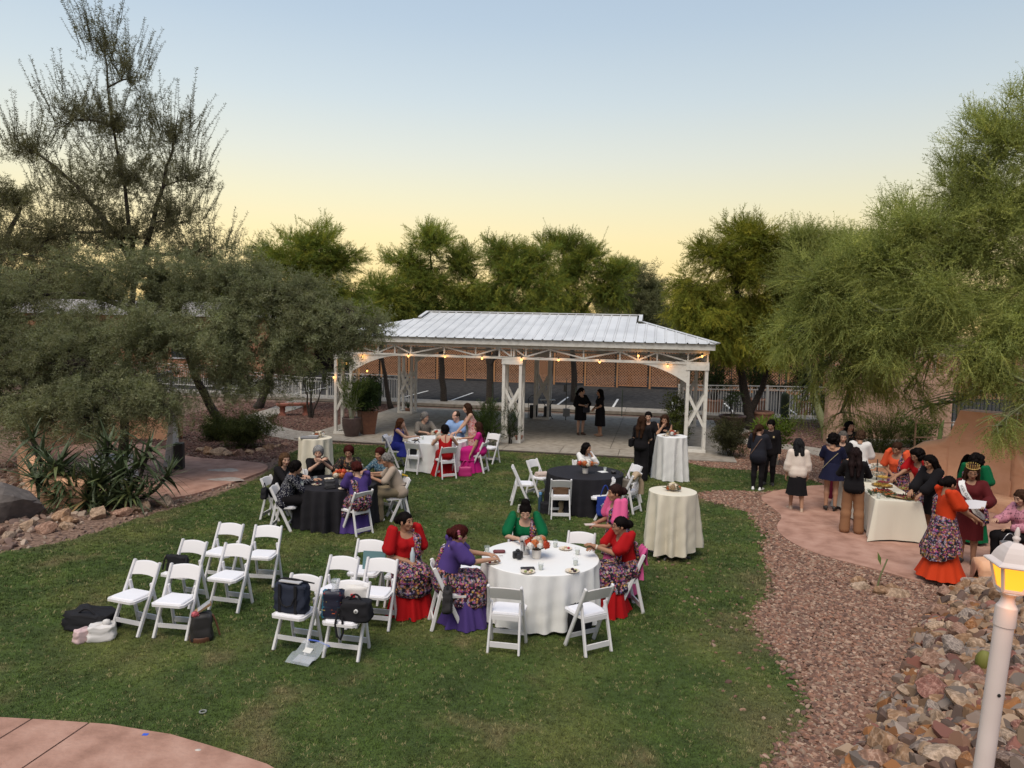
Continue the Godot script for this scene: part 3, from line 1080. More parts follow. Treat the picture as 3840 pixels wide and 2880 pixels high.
	for i in spots.size():
		var at := pav(spots[i][0], spots[i][1], spots[i][2])
		if i > 0 and i < 10:
			var a := prev + Vector3.UP * 0.1
			var b := at + Vector3.UP * 0.1
			wire.tube([a, a.lerp(b, 0.5) - Vector3.UP * 0.05, b], [0.006, 0.006, 0.006], 4)
		prev = at
		part("bulb", B.new().ell(Vector3.ZERO, Vector3(0.028, 0.04, 0.028), 10), glow, bulbs, at)
		part("socket", B.new().tube([Vector3(0, 0.03, 0), Vector3(0, 0.1, 0)], [0.02, 0.014], 8), black, bulbs, at)
		var l := OmniLight3D.new()
		l.name = "bulb_light"
		l.light_color = Color(1.0, 0.68, 0.32)
		l.light_energy = 0.016
		l.light_size = 0.03
		l.omni_range = 20.0
		l.omni_attenuation = 2.0
		l.shadow_enabled = true
		l.position = at
		bulbs.add_child(l, true)
	part("wire", wire, black, bulbs)

# ---------------------------------------------------------------- fences, walls, buildings
func lattice_mesh(w: float, h: float) -> B:
	var b := B.new()
	for dirn in 2:
		var pitch := 0.17
		var c := -h
		while c < w:
			# slat from (c,0) going up at 45 degrees
			var x0 := maxf(c, 0.0); var x1 := minf(c + h, w)
			if x1 - x0 > 0.02:
				var y0 := x0 - c; var y1 := x1 - c
				var a := Vector3(x0, y0, 0.008); var e := Vector3(x1, y1, 0.008)
				if dirn == 1: a = Vector3(w - x0, y0, -0.004); e = Vector3(w - x1, y1, -0.004)
				b.bar(a, e, 0.05, 0.01, Vector3(0, 0, 1))
			c += pitch
	b.box(Vector3(w / 2, h - 0.03, 0.02), Vector3(w, 0.06, 0.02)); b.box(Vector3(w / 2, 0.03, 0.02), Vector3(w, 0.06, 0.02))
	return b

func surroundings() -> void:
	var cedar := tri_mat(noise_tex(0.02, [[0.0, Color(0.24, 0.115, 0.06)], [0.5, Color(0.34, 0.175, 0.095)], [1.0, Color(0.43, 0.24, 0.14)]], 51, 256), 0.8, 0.8)
	var cedar2 := tri_mat(noise_tex(0.02, [[0.0, Color(0.3, 0.14, 0.07)], [1.0, Color(0.42, 0.22, 0.12)]], 52, 256), 0.8, 0.8)
	var pine := plain(Color(0.36, 0.175, 0.075), 0.7)
	var lf := thing("lattice_fence", "tall cedar lattice fence with posts across the far side of the parking lot", "fence")
	var lw := 1.75
	var lm := lattice_mesh(lw, 2.35).mesh()
	var right_b := Basis(PU, Vector3.UP, -PV)
	var nseg := 26
	for k in nseg:
		var u := -10.0 + k * (lw + 0.24)
		var v := lerpf(25.3, 23.4, clampf((u + 6) / 18.0, 0, 1)) + (0.12 if k % 2 else 0.0)
		var o := part("lattice_panel", lm, cedar if k % 3 else cedar2, lf)
		o.transform = Transform3D(right_b, pav(u, v, 0.08 + 0.09 * sin(k * 2.1)))
		o.set_meta("kind", "stuff")
		var q := part("post", B.new().box(Vector3(0, 1.32, 0), Vector3(0.11, 2.64, 0.1)), pine, lf)
		q.transform = Transform3D(right_b, pav(u - 0.08, v - 0.02, 0))
	# dark ramada wall and white ledge behind the lattice, far roofs
	var peach := tri_mat(noise_tex(0.02, [[0.0, Color(0.44, 0.2, 0.12)], [1.0, Color(0.52, 0.25, 0.15)]], 53, 256), 0.4, 0.9)
	var rw := plain(Color(0.6, 0.6, 0.62), 0.5)
	var fb := thing("building", "low peach building with a flat white roof far left behind the trees", "building", Vector3(-34, 0, -52))
	part("wall", B.new().box(Vector3(6, 1.9, 0), Vector3(26, 3.8, 10)), peach, fb)
	part("roof", B.new().box(Vector3(6, 4.25, 0), Vector3(26.8, 0.9, 10.8)), rw, fb)
	for k in 4:
		var w := part("window", B.new().box(Vector3(-3 + k * 5.5, 1.9, 5.01), Vector3(1.6, 1.3, 0.06)), plain(Color(0.04, 0.05, 0.06), 0.2), fb)
		part("frame", B.new().box(Vector3(-3 + k * 5.5, 1.2, 5.03), Vector3(1.8, 0.08, 0.1)), rw, w)
	var sb := thing("building", "low storage building with tan walls hidden behind the lattice fence", "building", Vector3(4, 0, -62))
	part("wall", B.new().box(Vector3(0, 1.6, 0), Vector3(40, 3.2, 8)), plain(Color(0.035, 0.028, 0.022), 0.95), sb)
	part("roof", B.new().box(Vector3(0, 3.4, 0), Vector3(41, 0.35, 9)), rw, sb)
	# beige wall on the right with base ledge
	var beige := tri_mat(noise_tex(0.015, [[0.0, Color(0.4, 0.25, 0.18)], [1.0, Color(0.48, 0.31, 0.23)]], 54, 512), 0.4, 0.9, bump_tex(0.15, 55, 2.0), 0.5)
	var bw := thing("garden_wall", "tall beige stucco wall behind the drooping tree on the right", "wall", Vector3(10.5, 0, -25.0), 0.0)
	part("wall", B.new().box(Vector3(2.05, 1.2, 0), Vector3(4.1, 2.4, 0.3)), beige, bw)
	part("ledge", B.new().box(Vector3(2.05, 0.1, 0.3), Vector3(4.1, 0.2, 0.3)), plain(Color(0.4, 0.37, 0.33), 0.9), bw)
	# iron gate, wooden slats and dark panel beyond it
	var ga := thing("iron_gate", "dark iron gate between beige wall and adobe fireplace", "gate", Vector3(14.65, 0, -25.1), 0.0)
	for k in 16:
		part("bar", B.new().box(Vector3(k * 0.13, 1.0, 0), Vector3(0.025, 2.0, 0.025)), plain(Color(0.015, 0.025, 0.025), 0.5), ga)
	for y in [0.15, 1.9]:
		part("rail", B.new().box(Vector3(0.98, y, 0.028), Vector3(2.1, 0.05, 0.03)), plain(Color(0.015, 0.025, 0.025), 0.5), ga)
	# trellis frame with a prickly stem
	var tr := thing("trellis_frame", "low wooden trellis frame standing before the beige wall", "trellis", Vector3(12.6, 0, -23.3), 0.2)
	var tw := plain(Color(0.2, 0.12, 0.07), 0.9)
	for x in [0.0, 1.5, 0.9]: part("stake", B.new().box(Vector3(x, 0.55 if x != 1.5 else 0.85, 0), Vector3(0.04, 1.1 if x != 1.5 else 1.7, 0.04)), tw, tr)
	for y in [0.5, 0.95]: part("crossbar", B.new().box(Vector3(0.75, y, 0.035), Vector3(1.6, 0.035, 0.03)), tw, tr)
	var pc := part("cactus_pad", B.new().tube([Vector3(0, 0, 0), Vector3(0.03, 0.4, 0), Vector3(0.06, 0.85, 0.02), Vector3(0.12, 1.1, 0.03)], [0.05, 0.07, 0.06, 0.02], 8), plain(Color(0.12, 0.16, 0.045), 0.7), null, Vector3(13.15, 0, -23.0))
	tag(pc, "single upright cactus stem leaning on the wooden trellis", "cactus")
	# dark vine-covered mesh behind the fence on the right
	# picket fences
	var wh := plain(Color(0.68, 0.67, 0.63), 0.5)
	fence("picket_fence", "white metal picket fence to the right of the pavilion before potted trees", [Vector3(7.0, 0, -31.4), Vector3(10.85, 0, -31.85), Vector3(14.3, 0, -31.9)], 1.36, wh)
	fence("picket_fence", "white metal picket fence to the left of the pavilion behind the garden bed", [Vector3(-15.4, 0, -39.8), Vector3(-9.94, 0, -35.3), Vector3(-8.9, 0, -35.1)], 1.05, wh)
	fence("picket_fence", "white metal gate fence with a scrolled top rail at pavilion back corner", [Vector3(-8.6, 0, -34.9), Vector3(-6.9, 0, -34.6), Vector3(-4.5, 0, -33.9)], 1.3, wh)
	fence("picket_fence", "white metal picket fence far left glimpsed through the hanging branches", [Vector3(-26, 0, -42.5), Vector3(-20.5, 0, -41.5), Vector3(-15.6, 0, -40)], 1.2, wh)
	# thin dark stakes at the edge of the slab
	for e in [[3.35, 8.75], [6.95, 8.75], [8.9, 8.7], [11.0, 8.7]]:
		var o := part("stake", B.new().tube([Vector3.ZERO, Vector3(0, 1.15, 0)], [0.022, 0.022], 6), plain(Color(0.05, 0.07, 0.05), 0.7), null, pav(e[0], e[1], 0))
		tag(o, "thin dark green stake standing at the rear edge of the pavilion floor", "stake", "stakes behind the pavilion")
	adobe()

func fence(called: String, label: String, pts: Array, h: float, m: Material) -> void:
	var o := thing(called, label, "fence")
	var bar := BoxMesh.new()
	bar.size = Vector3(0.02, h - 0.22, 0.02)
	for i in pts.size() - 1:
		var a: Vector3 = pts[i]; var b: Vector3 = pts[i + 1]
		var d := b - a
		var n := int(d.length() / 0.115)
		for k in n:
			var q := part("baluster", bar, m, o, a + d * ((k + 0.5) / n) + Vector3.UP * ((h - 0.22) / 2 + 0.06))
			q.rotation.y = atan2(-d.z, d.x)
		for y in [0.1, h - 0.16, h]:
			part("rail", B.new().bar(a + Vector3.UP * y, b + Vector3.UP * y, 0.045, 0.035), m, o)
		part("post", B.new().box(a + Vector3.UP * (h / 2 + 0.02), Vector3(0.08, h + 0.04, 0.08)), m, o)
		var sc := B.new()
		for k in int(d.length() / 0.3):
			var c := a + d.normalized() * (0.15 + k * 0.3) + Vector3.UP * (h - 0.08)
			var ring := []
			for q in 9: ring.append(c + d.normalized() * 0.05 * cos(TAU * q / 8) + Vector3.UP * 0.05 * sin(TAU * q / 8))
			sc.tube(ring, [0.008, 0.008, 0.008, 0.008, 0.008, 0.008, 0.008, 0.008, 0.008], 4)
		part("scroll", sc, m, o)

func wall_strip(b: B, line: Array, thick: float) -> void:
	# line of [x, z, height]; rounded top; closed ends
	var rows := []
	for i in line.size():
		var p := Vector3(line[i][0], 0, line[i][1])
		var a := Vector3(line[maxi(i - 1, 0)][0], 0, line[maxi(i - 1, 0)][1])
		var e := Vector3(line[mini(i + 1, line.size() - 1)][0], 0, line[mini(i + 1, line.size() - 1)][1])
		var s := (e - a).normalized().cross(Vector3.UP)
		var h: float = line[i][2]
		var w: float = line[i][3] / 2 if line[i].size() > 3 else thick / 2
		var row := PackedVector3Array()
		var rr := minf(w, 0.13)
		row.append(p - s * w - Vector3.UP * 0.1); row.append(p - s * w + Vector3.UP * (h - rr) * 0.5); row.append(p - s * w + Vector3.UP * (h - rr))
		for k in 5:
			var q := PI / 2 * (k + 0.5) / 5
			row.append(p - s * (w - rr + rr * cos(q)) + Vector3.UP * (h - rr + rr * sin(q)))
		for k in 5:
			var q := PI / 2 * (4.5 - k) / 5
			row.append(p + s * (w - rr + rr * cos(q)) + Vector3.UP * (h - rr + rr * sin(q)))
		row.append(p + s * w + Vector3.UP * (h - rr)); row.append(p + s * w + Vector3.UP * (h - rr) * 0.5); row.append(p + s * w - Vector3.UP * 0.1)
		rows.append(row)
	var c0 := PackedVector3Array(); var c1 := PackedVector3Array()
	var m0 := Vector3.ZERO; var m1 := Vector3.ZERO
	for p in rows[0]: m0 += p / rows[0].size()
	for p in rows[-1]: m1 += p / rows[-1].size()
	for p in rows[0]: c0.append(m0.lerp(p, 0.02))
	for p in rows[-1]: c1.append(m1.lerp(p, 0.02))
	rows.push_front(c0); rows.append(c1)
	b.grid(rows, false)

func adobe() -> void:
	var stucco := tri_mat(noise_tex(0.012, [[0.0, Color(0.6, 0.32, 0.185)], [0.5, Color(0.7, 0.395, 0.24)], [1.0, Color(0.75, 0.45, 0.29)]], 56, 512, 6), 0.35, 0.9, bump_tex(0.03, 57, 3.0), 0.8)
	# ring wall of the right patio with the kiva fireplace
	var rw := thing("adobe_wall", "curved peach adobe wall ringing the right patio, rising to a fireplace chimney", "wall")
	var C := Vector2(7.6, -14.4)
	var R := 3.45
	var prof := [[10.0, 0.86], [14.0, 0.9], [20.0, 0.88], [25.0, 0.86], [28.0, 0.92], [30.0, 1.06], [34.0, 1.24], [37.5, 1.3], [40.0, 1.34], [42.0, 1.42], [44.0, 1.58]]
	var line := []
	for p in prof:
		var t := deg_to_rad(p[0])
		line.append([C.x + R * sin(t), C.y - R * cos(t), p[1], 0.34])
	var b := B.new()
	wall_strip(b, line, 0.34)
	part("wall", b, stucco, rw)
	# right side of the ring to the low stub in front
	line = []
	for p in [[66.0, 1.7], [68.0, 1.3], [71.0, 1.05], [78.0, 0.85], [90.0, 0.6], [110.0, 0.5], [130.0, 0.45], [150.0, 0.43], [165.0, 0.43], [178.0, 0.43], [186.0, 0.43], [190.0, 0.40]]:
		var t := deg_to_rad(p[0])
		line.append([C.x + R * sin(t), C.y - R * cos(t), p[1], 0.42])
	b = B.new()
	wall_strip(b, line, 0.42)
	part("low_wall", b, stucco, rw)
	# fireplace block: front face with a pointed arch opening, flared shoulders
	b = B.new()
	var ang0 := 43.5
	var ang1 := 66.5
	var hts := func(t: float) -> float:
		if t < 46.0: return lerpf(1.55, 2.0, clampf((t - 43.5) / 2.5, 0, 1))
		if t > 64.0: return lerpf(2.0, 1.68, clampf((t - 64.0) / 2.5, 0, 1))
		return 2.04
	var front := func(t: float, y: float) -> Vector3:
		var q := deg_to_rad(t)
		var rr := 3.2 + 0.12 * (y / 2.0)
		return Vector3(C.x + rr * sin(q), y, C.y - rr * cos(q))
	var n := 26
	var cols := []
	for i in n + 1: cols.append(lerpf(ang0, ang1, i / float(n)))
	var arch := func(t: float) -> float:
		var d := absf(t - 50.2) / 3.4
		return 0.42 + 0.68 * sqrt(maxf(0.0, 1.0 - d * d)) if d < 1.0 else -1.0
	var dark := B.new()
	for i in n:
		var ta: float = cols[i]; var tb: float = cols[i + 1]
		var ha: float = arch.call(ta); var hb: float = arch.call(tb)
		var y0a := 0.0; var y0b := 0.0
		if ha > 0 and hb > 0:
			b.quad(front.call(ta, -0.1), front.call(ta, 0.3), front.call(tb, 0.3), front.call(tb, -0.1))
			y0a = ha; y0b = hb
			# soot-black inside
			var bk := func(t: float, y: float) -> Vector3:
				var q := deg_to_rad(t)
				return Vector3(C.x + 3.6 * sin(q), y, C.y - 3.6 * cos(q))
			dark.quad(bk.call(ta, 0.3), bk.call(ta, ha), bk.call(tb, hb), bk.call(tb, 0.3))
			dark.quad(front.call(ta, ha), front.call(tb, hb), bk.call(tb, hb), bk.call(ta, ha))
			dark.quad(front.call(ta, 0.3), bk.call(ta, 0.3), bk.call(tb, 0.3), front.call(tb, 0.3))
		else:
			y0a = -0.1; y0b = -0.1
			if (ha > 0) != (hb > 0):
				var te := ta if ha > 0 else tb
				var q := deg_to_rad(te)
				var hh := maxf(ha, hb)
				dark.quad(front.call(te, 0.3), front.call(te, hh), Vector3(C.x + 3.6 * sin(q), hh, C.y - 3.6 * cos(q)), Vector3(C.x + 3.6 * sin(q), 0.3, C.y - 3.6 * cos(q)))
		var ya: float = hts.call(ta); var yb: float = hts.call(tb)
		for s in 4:
			b.quad(front.call(ta, lerpf(y0a, ya, s / 4.0)), front.call(ta, lerpf(y0a, ya, (s + 1) / 4.0)), front.call(tb, lerpf(y0b, yb, (s + 1) / 4.0)), front.call(tb, lerpf(y0b, yb, s / 4.0)))
		var ba := func(t: float, y: float) -> Vector3:
			var q := deg_to_rad(t)
			return Vector3(C.x + 3.95 * sin(q), y, C.y - 3.95 * cos(q))
		b.quad(front.call(ta, ya), ba.call(ta, ya), ba.call(tb, yb), front.call(tb, yb))
		b.quad(ba.call(tb, -0.1), ba.call(tb, yb), ba.call(ta, ya), ba.call(ta, -0.1))
		if i == 0: b.quad(ba.call(ta, -0.1), ba.call(ta, ya), front.call(ta, ya), front.call(ta, -0.1))
		if i == n - 1: b.quad(front.call(tb, -0.1), front.call(tb, yb), ba.call(tb, yb), ba.call(tb, -0.1))
	part("fireplace", b, stucco, rw)
	part("firebox", dark, plain(Color(0.012, 0.01, 0.01), 1.0), rw)
	# hearth ledge along the inside
	line = []
	for a in range(34, 110, 5):
		var t := deg_to_rad(a)
		line.append([C.x + 2.98 * sin(t), C.y - 2.98 * cos(t), 0.36, 0.5])
	b = B.new()
	wall_strip(b, line, 0.5)
	part("hearth", b, stucco, rw)
	# left stage wall
	var lw := thing("adobe_wall", "curved low peach adobe wall around the left stage, partly behind the yucca", "wall")
	b = B.new()
	line = []
	for e in [[-8.15, -14.35, 0.6], [-8.5, -14.35, 0.62], [-8.9, -14.6, 0.64], [-9.6, -15.35, 0.66], [-10.45, -16.4, 0.68], [-11.3, -17.5, 0.7], [-12.2, -18.8, 0.7], [-12.9, -20.2, 0.7], [-13.0, -21.6, 0.7], [-12.4, -22.7, 0.7], [-11.2, -23.1, 0.7], [-10.2, -22.9, 0.7]]:
		line.append([e[0], e[1], e[2], 0.45])
	line.reverse()
	wall_strip(b, line, 0.45)
	part("wall", b, stucco, lw)
	# planter edging and bench
	var bn := thing("bench", "reddish carved stone bench on the gravel left of the pavilion", "bench", Vector3(-8.5, 0, -29.3), 0.45)
	var red := tri_mat(noise_tex(0.04, [[0.0, Color(0.2, 0.07, 0.05)], [1.0, Color(0.34, 0.13, 0.09)]], 58, 256), 1.0, 0.9)
	part("seat", B.new().cbox(Vector3(0, 0.44, 0), Vector3(1.35, 0.1, 0.42), 0.02), red, bn)
	for x in [-0.45, 0.45]:
		var l := B.new()
		l.lathe(Vector3(x, 0, 0), [Vector2(0.17, 0), Vector2(0.15, 0.06), Vector2(0.09, 0.14), Vector2(0.12, 0.24), Vector2(0.1, 0.32), Vector2(0.17, 0.39)], 10)
		part("leg", l, red, bn)

# ---------------------------------------------------------------- vegetation
var sprays := {}
var leaf_mat: StandardMaterial3D
var bark: StandardMaterial3D
var bark_green: StandardMaterial3D

func leaflet(b: B, p: Vector3, d: Vector3, l: float, w: float) -> void:
	var s := d.cross(Vector3(r(-1, 1), r(-1, 1), r(-1, 1))).normalized() * w * 0.5
	var m := p + d * l * 0.45
	b.quad(p, m - s, p + d * l, m + s)

func spray(kind: String, variant: int) -> Mesh:
	var key := kind + str(variant)
	if sprays.has(key): return sprays[key]
	var b := B.new()
	match kind:
		"mesquite":   # feathery: a stem with pairs of slim leaflets, spreading
			var pts := [Vector3.ZERO, Vector3(0, 0.16, r(-0.02, 0.02)), Vector3(r(-0.04, 0.04), 0.34, r(-0.05, 0.05))]
			b.tube(pts, [0.004, 0.003, 0.001], 3, false)
			for k in 20:
				var q := r(0.12, 1.0)
				var p: Vector3 = pts[0].lerp(pts[1], q * 2) if q < 0.5 else pts[1].lerp(pts[2], q * 2 - 1)
				var a := r(0, TAU)
				var d := Vector3(cos(a), r(-0.25, 0.75), sin(a)).normalized()
				for j in 3:
					leaflet(b, p + d * 0.03 * j + Vector3(r(-0.012, 0.012), r(-0.012, 0.012), r(-0.012, 0.012)), (d + Vector3(r(-0.7, 0.7), r(-0.7, 0.7), r(-0.7, 0.7))).normalized(), r(0.045, 0.08), r(0.011, 0.018))
		"willow":     # hanging strips
			for s in 3:
				var d := Vector3(r(-0.35, 0.35), 1, r(-0.35, 0.35)).normalized()
				var p := Vector3.ZERO
				for k in 7:
					var e := p + d * 0.07
					var w := d.cross(Vector3.RIGHT).normalized() * 0.0025
					b.quad(p - w, e - w, e + w, p + w)
					for j in 3:
						var a := r(0, TAU)
						leaflet(b, p.lerp(e, r(0, 1)), (d * 0.9 + Vector3(cos(a), r(-0.2, 0.4), sin(a)) * 0.7).normalized(), r(0.07, 0.12), r(0.01, 0.017))
					p = e
					d = (d + Vector3(r(-0.12, 0.12), -0.02, r(-0.12, 0.12))).normalized()
		"verde":      # thin green strands with crumbs of leaf
			for s in 6:
				var d := Vector3(r(-0.5, 0.5), 1, r(-0.5, 0.5)).normalized()
				var p := Vector3.ZERO
				var w := Vector3(r(-1, 1), 0, r(-1, 1)).normalized() * 0.0055
				for k in 6:
					var e := p + d * 0.1
					b.quad(p - w, e - w * 0.8, e + w * 0.8, p + w)
					for j in 3:
						var a := r(0, TAU)
						leaflet(b, p.lerp(e, r(0, 1)), Vector3(cos(a), r(-0.2, 0.9), sin(a)).normalized(), r(0.028, 0.05), r(0.011, 0.018))
					p = e
					w *= 0.86
					d = (d + Vector3(r(-0.2, 0.2), -0.05, r(-0.2, 0.2))).normalized()
		"whip":       # a long upright shoot with small leaf pairs all along
			var d := Vector3(r(-0.1, 0.1), 1, r(-0.1, 0.1)).normalized()
			var pts := [Vector3.ZERO]
			for k in 7:
				pts.append(pts[-1] + d * 0.16)
				d = (d + Vector3(r(-0.13, 0.13), 0.05, r(-0.13, 0.13))).normalized()
			b.tube(pts, [0.009, 0.008, 0.007, 0.006, 0.005, 0.004, 0.003, 0.002], 3, false)
			for k in 60:
				var q := r(0.05, 1.0) * 7
				var p: Vector3 = pts[int(minf(q, 6.99))].lerp(pts[int(minf(q, 6.99)) + 1], fmod(q, 1.0))
				var a := r(0, TAU)
				leaflet(b, p, Vector3(cos(a), r(0.0, 0.9), sin(a)).normalized(), r(0.04, 0.085), r(0.012, 0.02))
		"broad":      # small bush leaves
			for k in 26:
				var a := r(0, TAU)
				var d := Vector3(cos(a), r(-0.2, 1.2), sin(a)).normalized()
				leaflet(b, d * r(0.02, 0.14) + Vector3.UP * r(0, 0.1), (d + Vector3(r(-0.4, 0.4), r(-0.5, 0.3), r(-0.4, 0.4))).normalized(), r(0.05, 0.09), r(0.02, 0.035))
	sprays[key] = b.mesh()
	return sprays[key]

func aim(d: Vector3, roll: float, s: float) -> Basis:
	var y := d.normalized()
	var x := y.cross(Vector3(0.13, 0.2, 0.97)).normalized()
	return (Basis(x, y, x.cross(y)) * Basis(Vector3.UP, roll)).scaled(Vector3.ONE * s)

func limb(b: B, a: Vector3, e: Vector3, r0: float, r1: float, sag := 0.0, sides := 6, wig := 0.08) -> Array:
	var pts := []
	var rad := []
	var n := maxi(3, int(a.distance_to(e) / 0.5) + 2)
	var l := a.distance_to(e)
	for i in n + 1:
		var t := float(i) / n
		var p := a.lerp(e, t) + Vector3.UP * sag * sin(PI * t) * l
		if i > 0 and i < n: p += Vector3(r(-wig, wig), r(-wig, wig), r(-wig, wig)) * l * 0.3
		pts.append(p)
		rad.append(lerpf(r0, r1, t))
	b.tube(pts, rad, sides)
	return pts

# clumps: [center, radii, count, droop (-1 hangs .. +1 rises)]
func tree(called: String, label: String, paths: Array, r0: float, clumps: Array, kind: String, tint: Color, o := {}) -> Node3D:
	var t := thing(called, label, o.get("category", "tree"), paths[0][0], 0.0, o.get("group", ""))
	var org: Vector3 = paths[0][0]
	var wood := B.new()
	var joints := []
	for path in paths:
		var pts := []
		var rad := []
		for i in path.size() - 1:
			for k in 4:
				var q := k / 4.0
				var p0: Vector3 = path[maxi(i - 1, 0)]; var p3: Vector3 = path[mini(i + 2, path.size() - 1)]
				pts.append((path[i] as Vector3).cubic_interpolate(path[i + 1], p0, p3, q) + Vector3(r(-0.03, 0.03), 0, r(-0.03, 0.03)))
		pts.append(path[-1])
		var w: float = r0 if path == paths[0] else r0 * o.get("side", 0.72)
		for i in pts.size():
			rad.append(w * lerpf(1.12 if i == 0 else 1.0, o.get("taper", 0.28), pow(float(i) / (pts.size() - 1), 0.8)))
			if i > 1: joints.append(pts[i])
		for i in pts.size(): pts[i] = pts[i] - org
		wood.tube(pts, rad, 9)
	var nv: int = o.get("variants", 3)
	var at := []
	var cl := []
	for k in nv:
		at.append([]); cl.append(PackedColorArray())
	var wa := []
	var wc := PackedColorArray()
	var scale_: float = o.get("scale", 1.0)
	var yellow: Color = o.get("second", tint * 1.25)
	var fine: int = o.get("fine", 13)
	for c in clumps:
		var ctr: Vector3 = c[0]
		var rad: Vector3 = c[1]
		var best: Vector3 = joints[0]
		var hang: bool = c[3] < -0.65
		var cost := 1e9
		for j in joints:
			var w: float = j.distance_to(ctr) + (maxf(0.0, ctr.y + 0.7 - j.y) * 2.0 if hang else maxf(0.0, j.y - ctr.y) * 0.8)
			if w < cost:
				cost = w; best = j
		var lw: float = clampf(0.018 * best.distance_to(ctr) + 0.018, 0.02, r0 * 0.45)
		var main := limb(wood, best - org, ctr - org, lw, lw * 0.35, 0.06, 5)
		var tips := [ctr]
		for k in fine:
			var d := Vector3(r(-1, 1), r(-1, 1) + c[3] * 0.35, r(-1, 1)).normalized() * r(0.55, 0.98)
			var e := ctr + d * rad
			var s: Vector3 = main[rng.randi_range(main.size() / 2, main.size() - 1)] + org
			var br := limb(wood, s - org, e - org, lw * 0.3, 0.004, 0.05 if c[3] >= 0 else 0.12, 4, 0.12)
			for p in br: tips.append(p + org)
		var shade := r(0.8, 1.2)
		for k in int(c[2] * o.get("mul", 1.0)):
			var p: Vector3
			if rng.randf() < 0.8:
				p = tips[rng.randi() % tips.size()] + Vector3(r(-1, 1), r(-1, 1), r(-1, 1)).normalized() * r(0.02, 0.27 + 0.16 * o.get("loose", 0.0)) * minf(rad.x, 1.2)
			else:
				p = ctr + Vector3(r(-1, 1), r(-1, 1), r(-1, 1)).normalized() * pow(rng.randf(), 0.5) * rad
			var d := ((p - ctr) / rad * 0.7 + Vector3(r(-0.6, 0.6), c[3] + r(-0.4, 0.4), r(-0.6, 0.6)))
			if d.length() < 0.05: d = Vector3.UP
			var v := rng.randi() % nv
			at[v].append(Transform3D(aim(d, r(0, TAU), scale_ * r(0.7, 1.25)), p - org))
			cl[v].append(tint.lerp(yellow, pow(rng.randf(), 2.0)) * shade * r(0.72, 1.25))
		for k in int(o.get("whips", 0) * (c[4] if c.size() > 4 else 1.0)):
			var a := r(0, TAU)
			var p := ctr + Vector3(cos(a) * r(0.2, 0.9), r(-0.2, 0.75), sin(a) * r(0.2, 0.9)) * rad
			wa.append(Transform3D(aim(Vector3(cos(a) * r(0.1, 0.7), 1.0, sin(a) * r(0.1, 0.7)), r(0, TAU), r(0.6, 1.15) * o.get("whip_scale", 1.0)), p - org))
			wc.append(tint * r(0.7, 1.05))
	part("trunk", wood, o.get("bark", bark), t)
	for k in nv:
		many("crown", spray(kind, k), leaf_mat, at[k], cl[k], t, false)
	if wa.size(): many("twigs", spray("whip", 0), leaf_mat, wa, wc, t, false)
	return t

func V(x: float, y: float, z: float) -> Vector3:
	return Vector3(x, y, z)

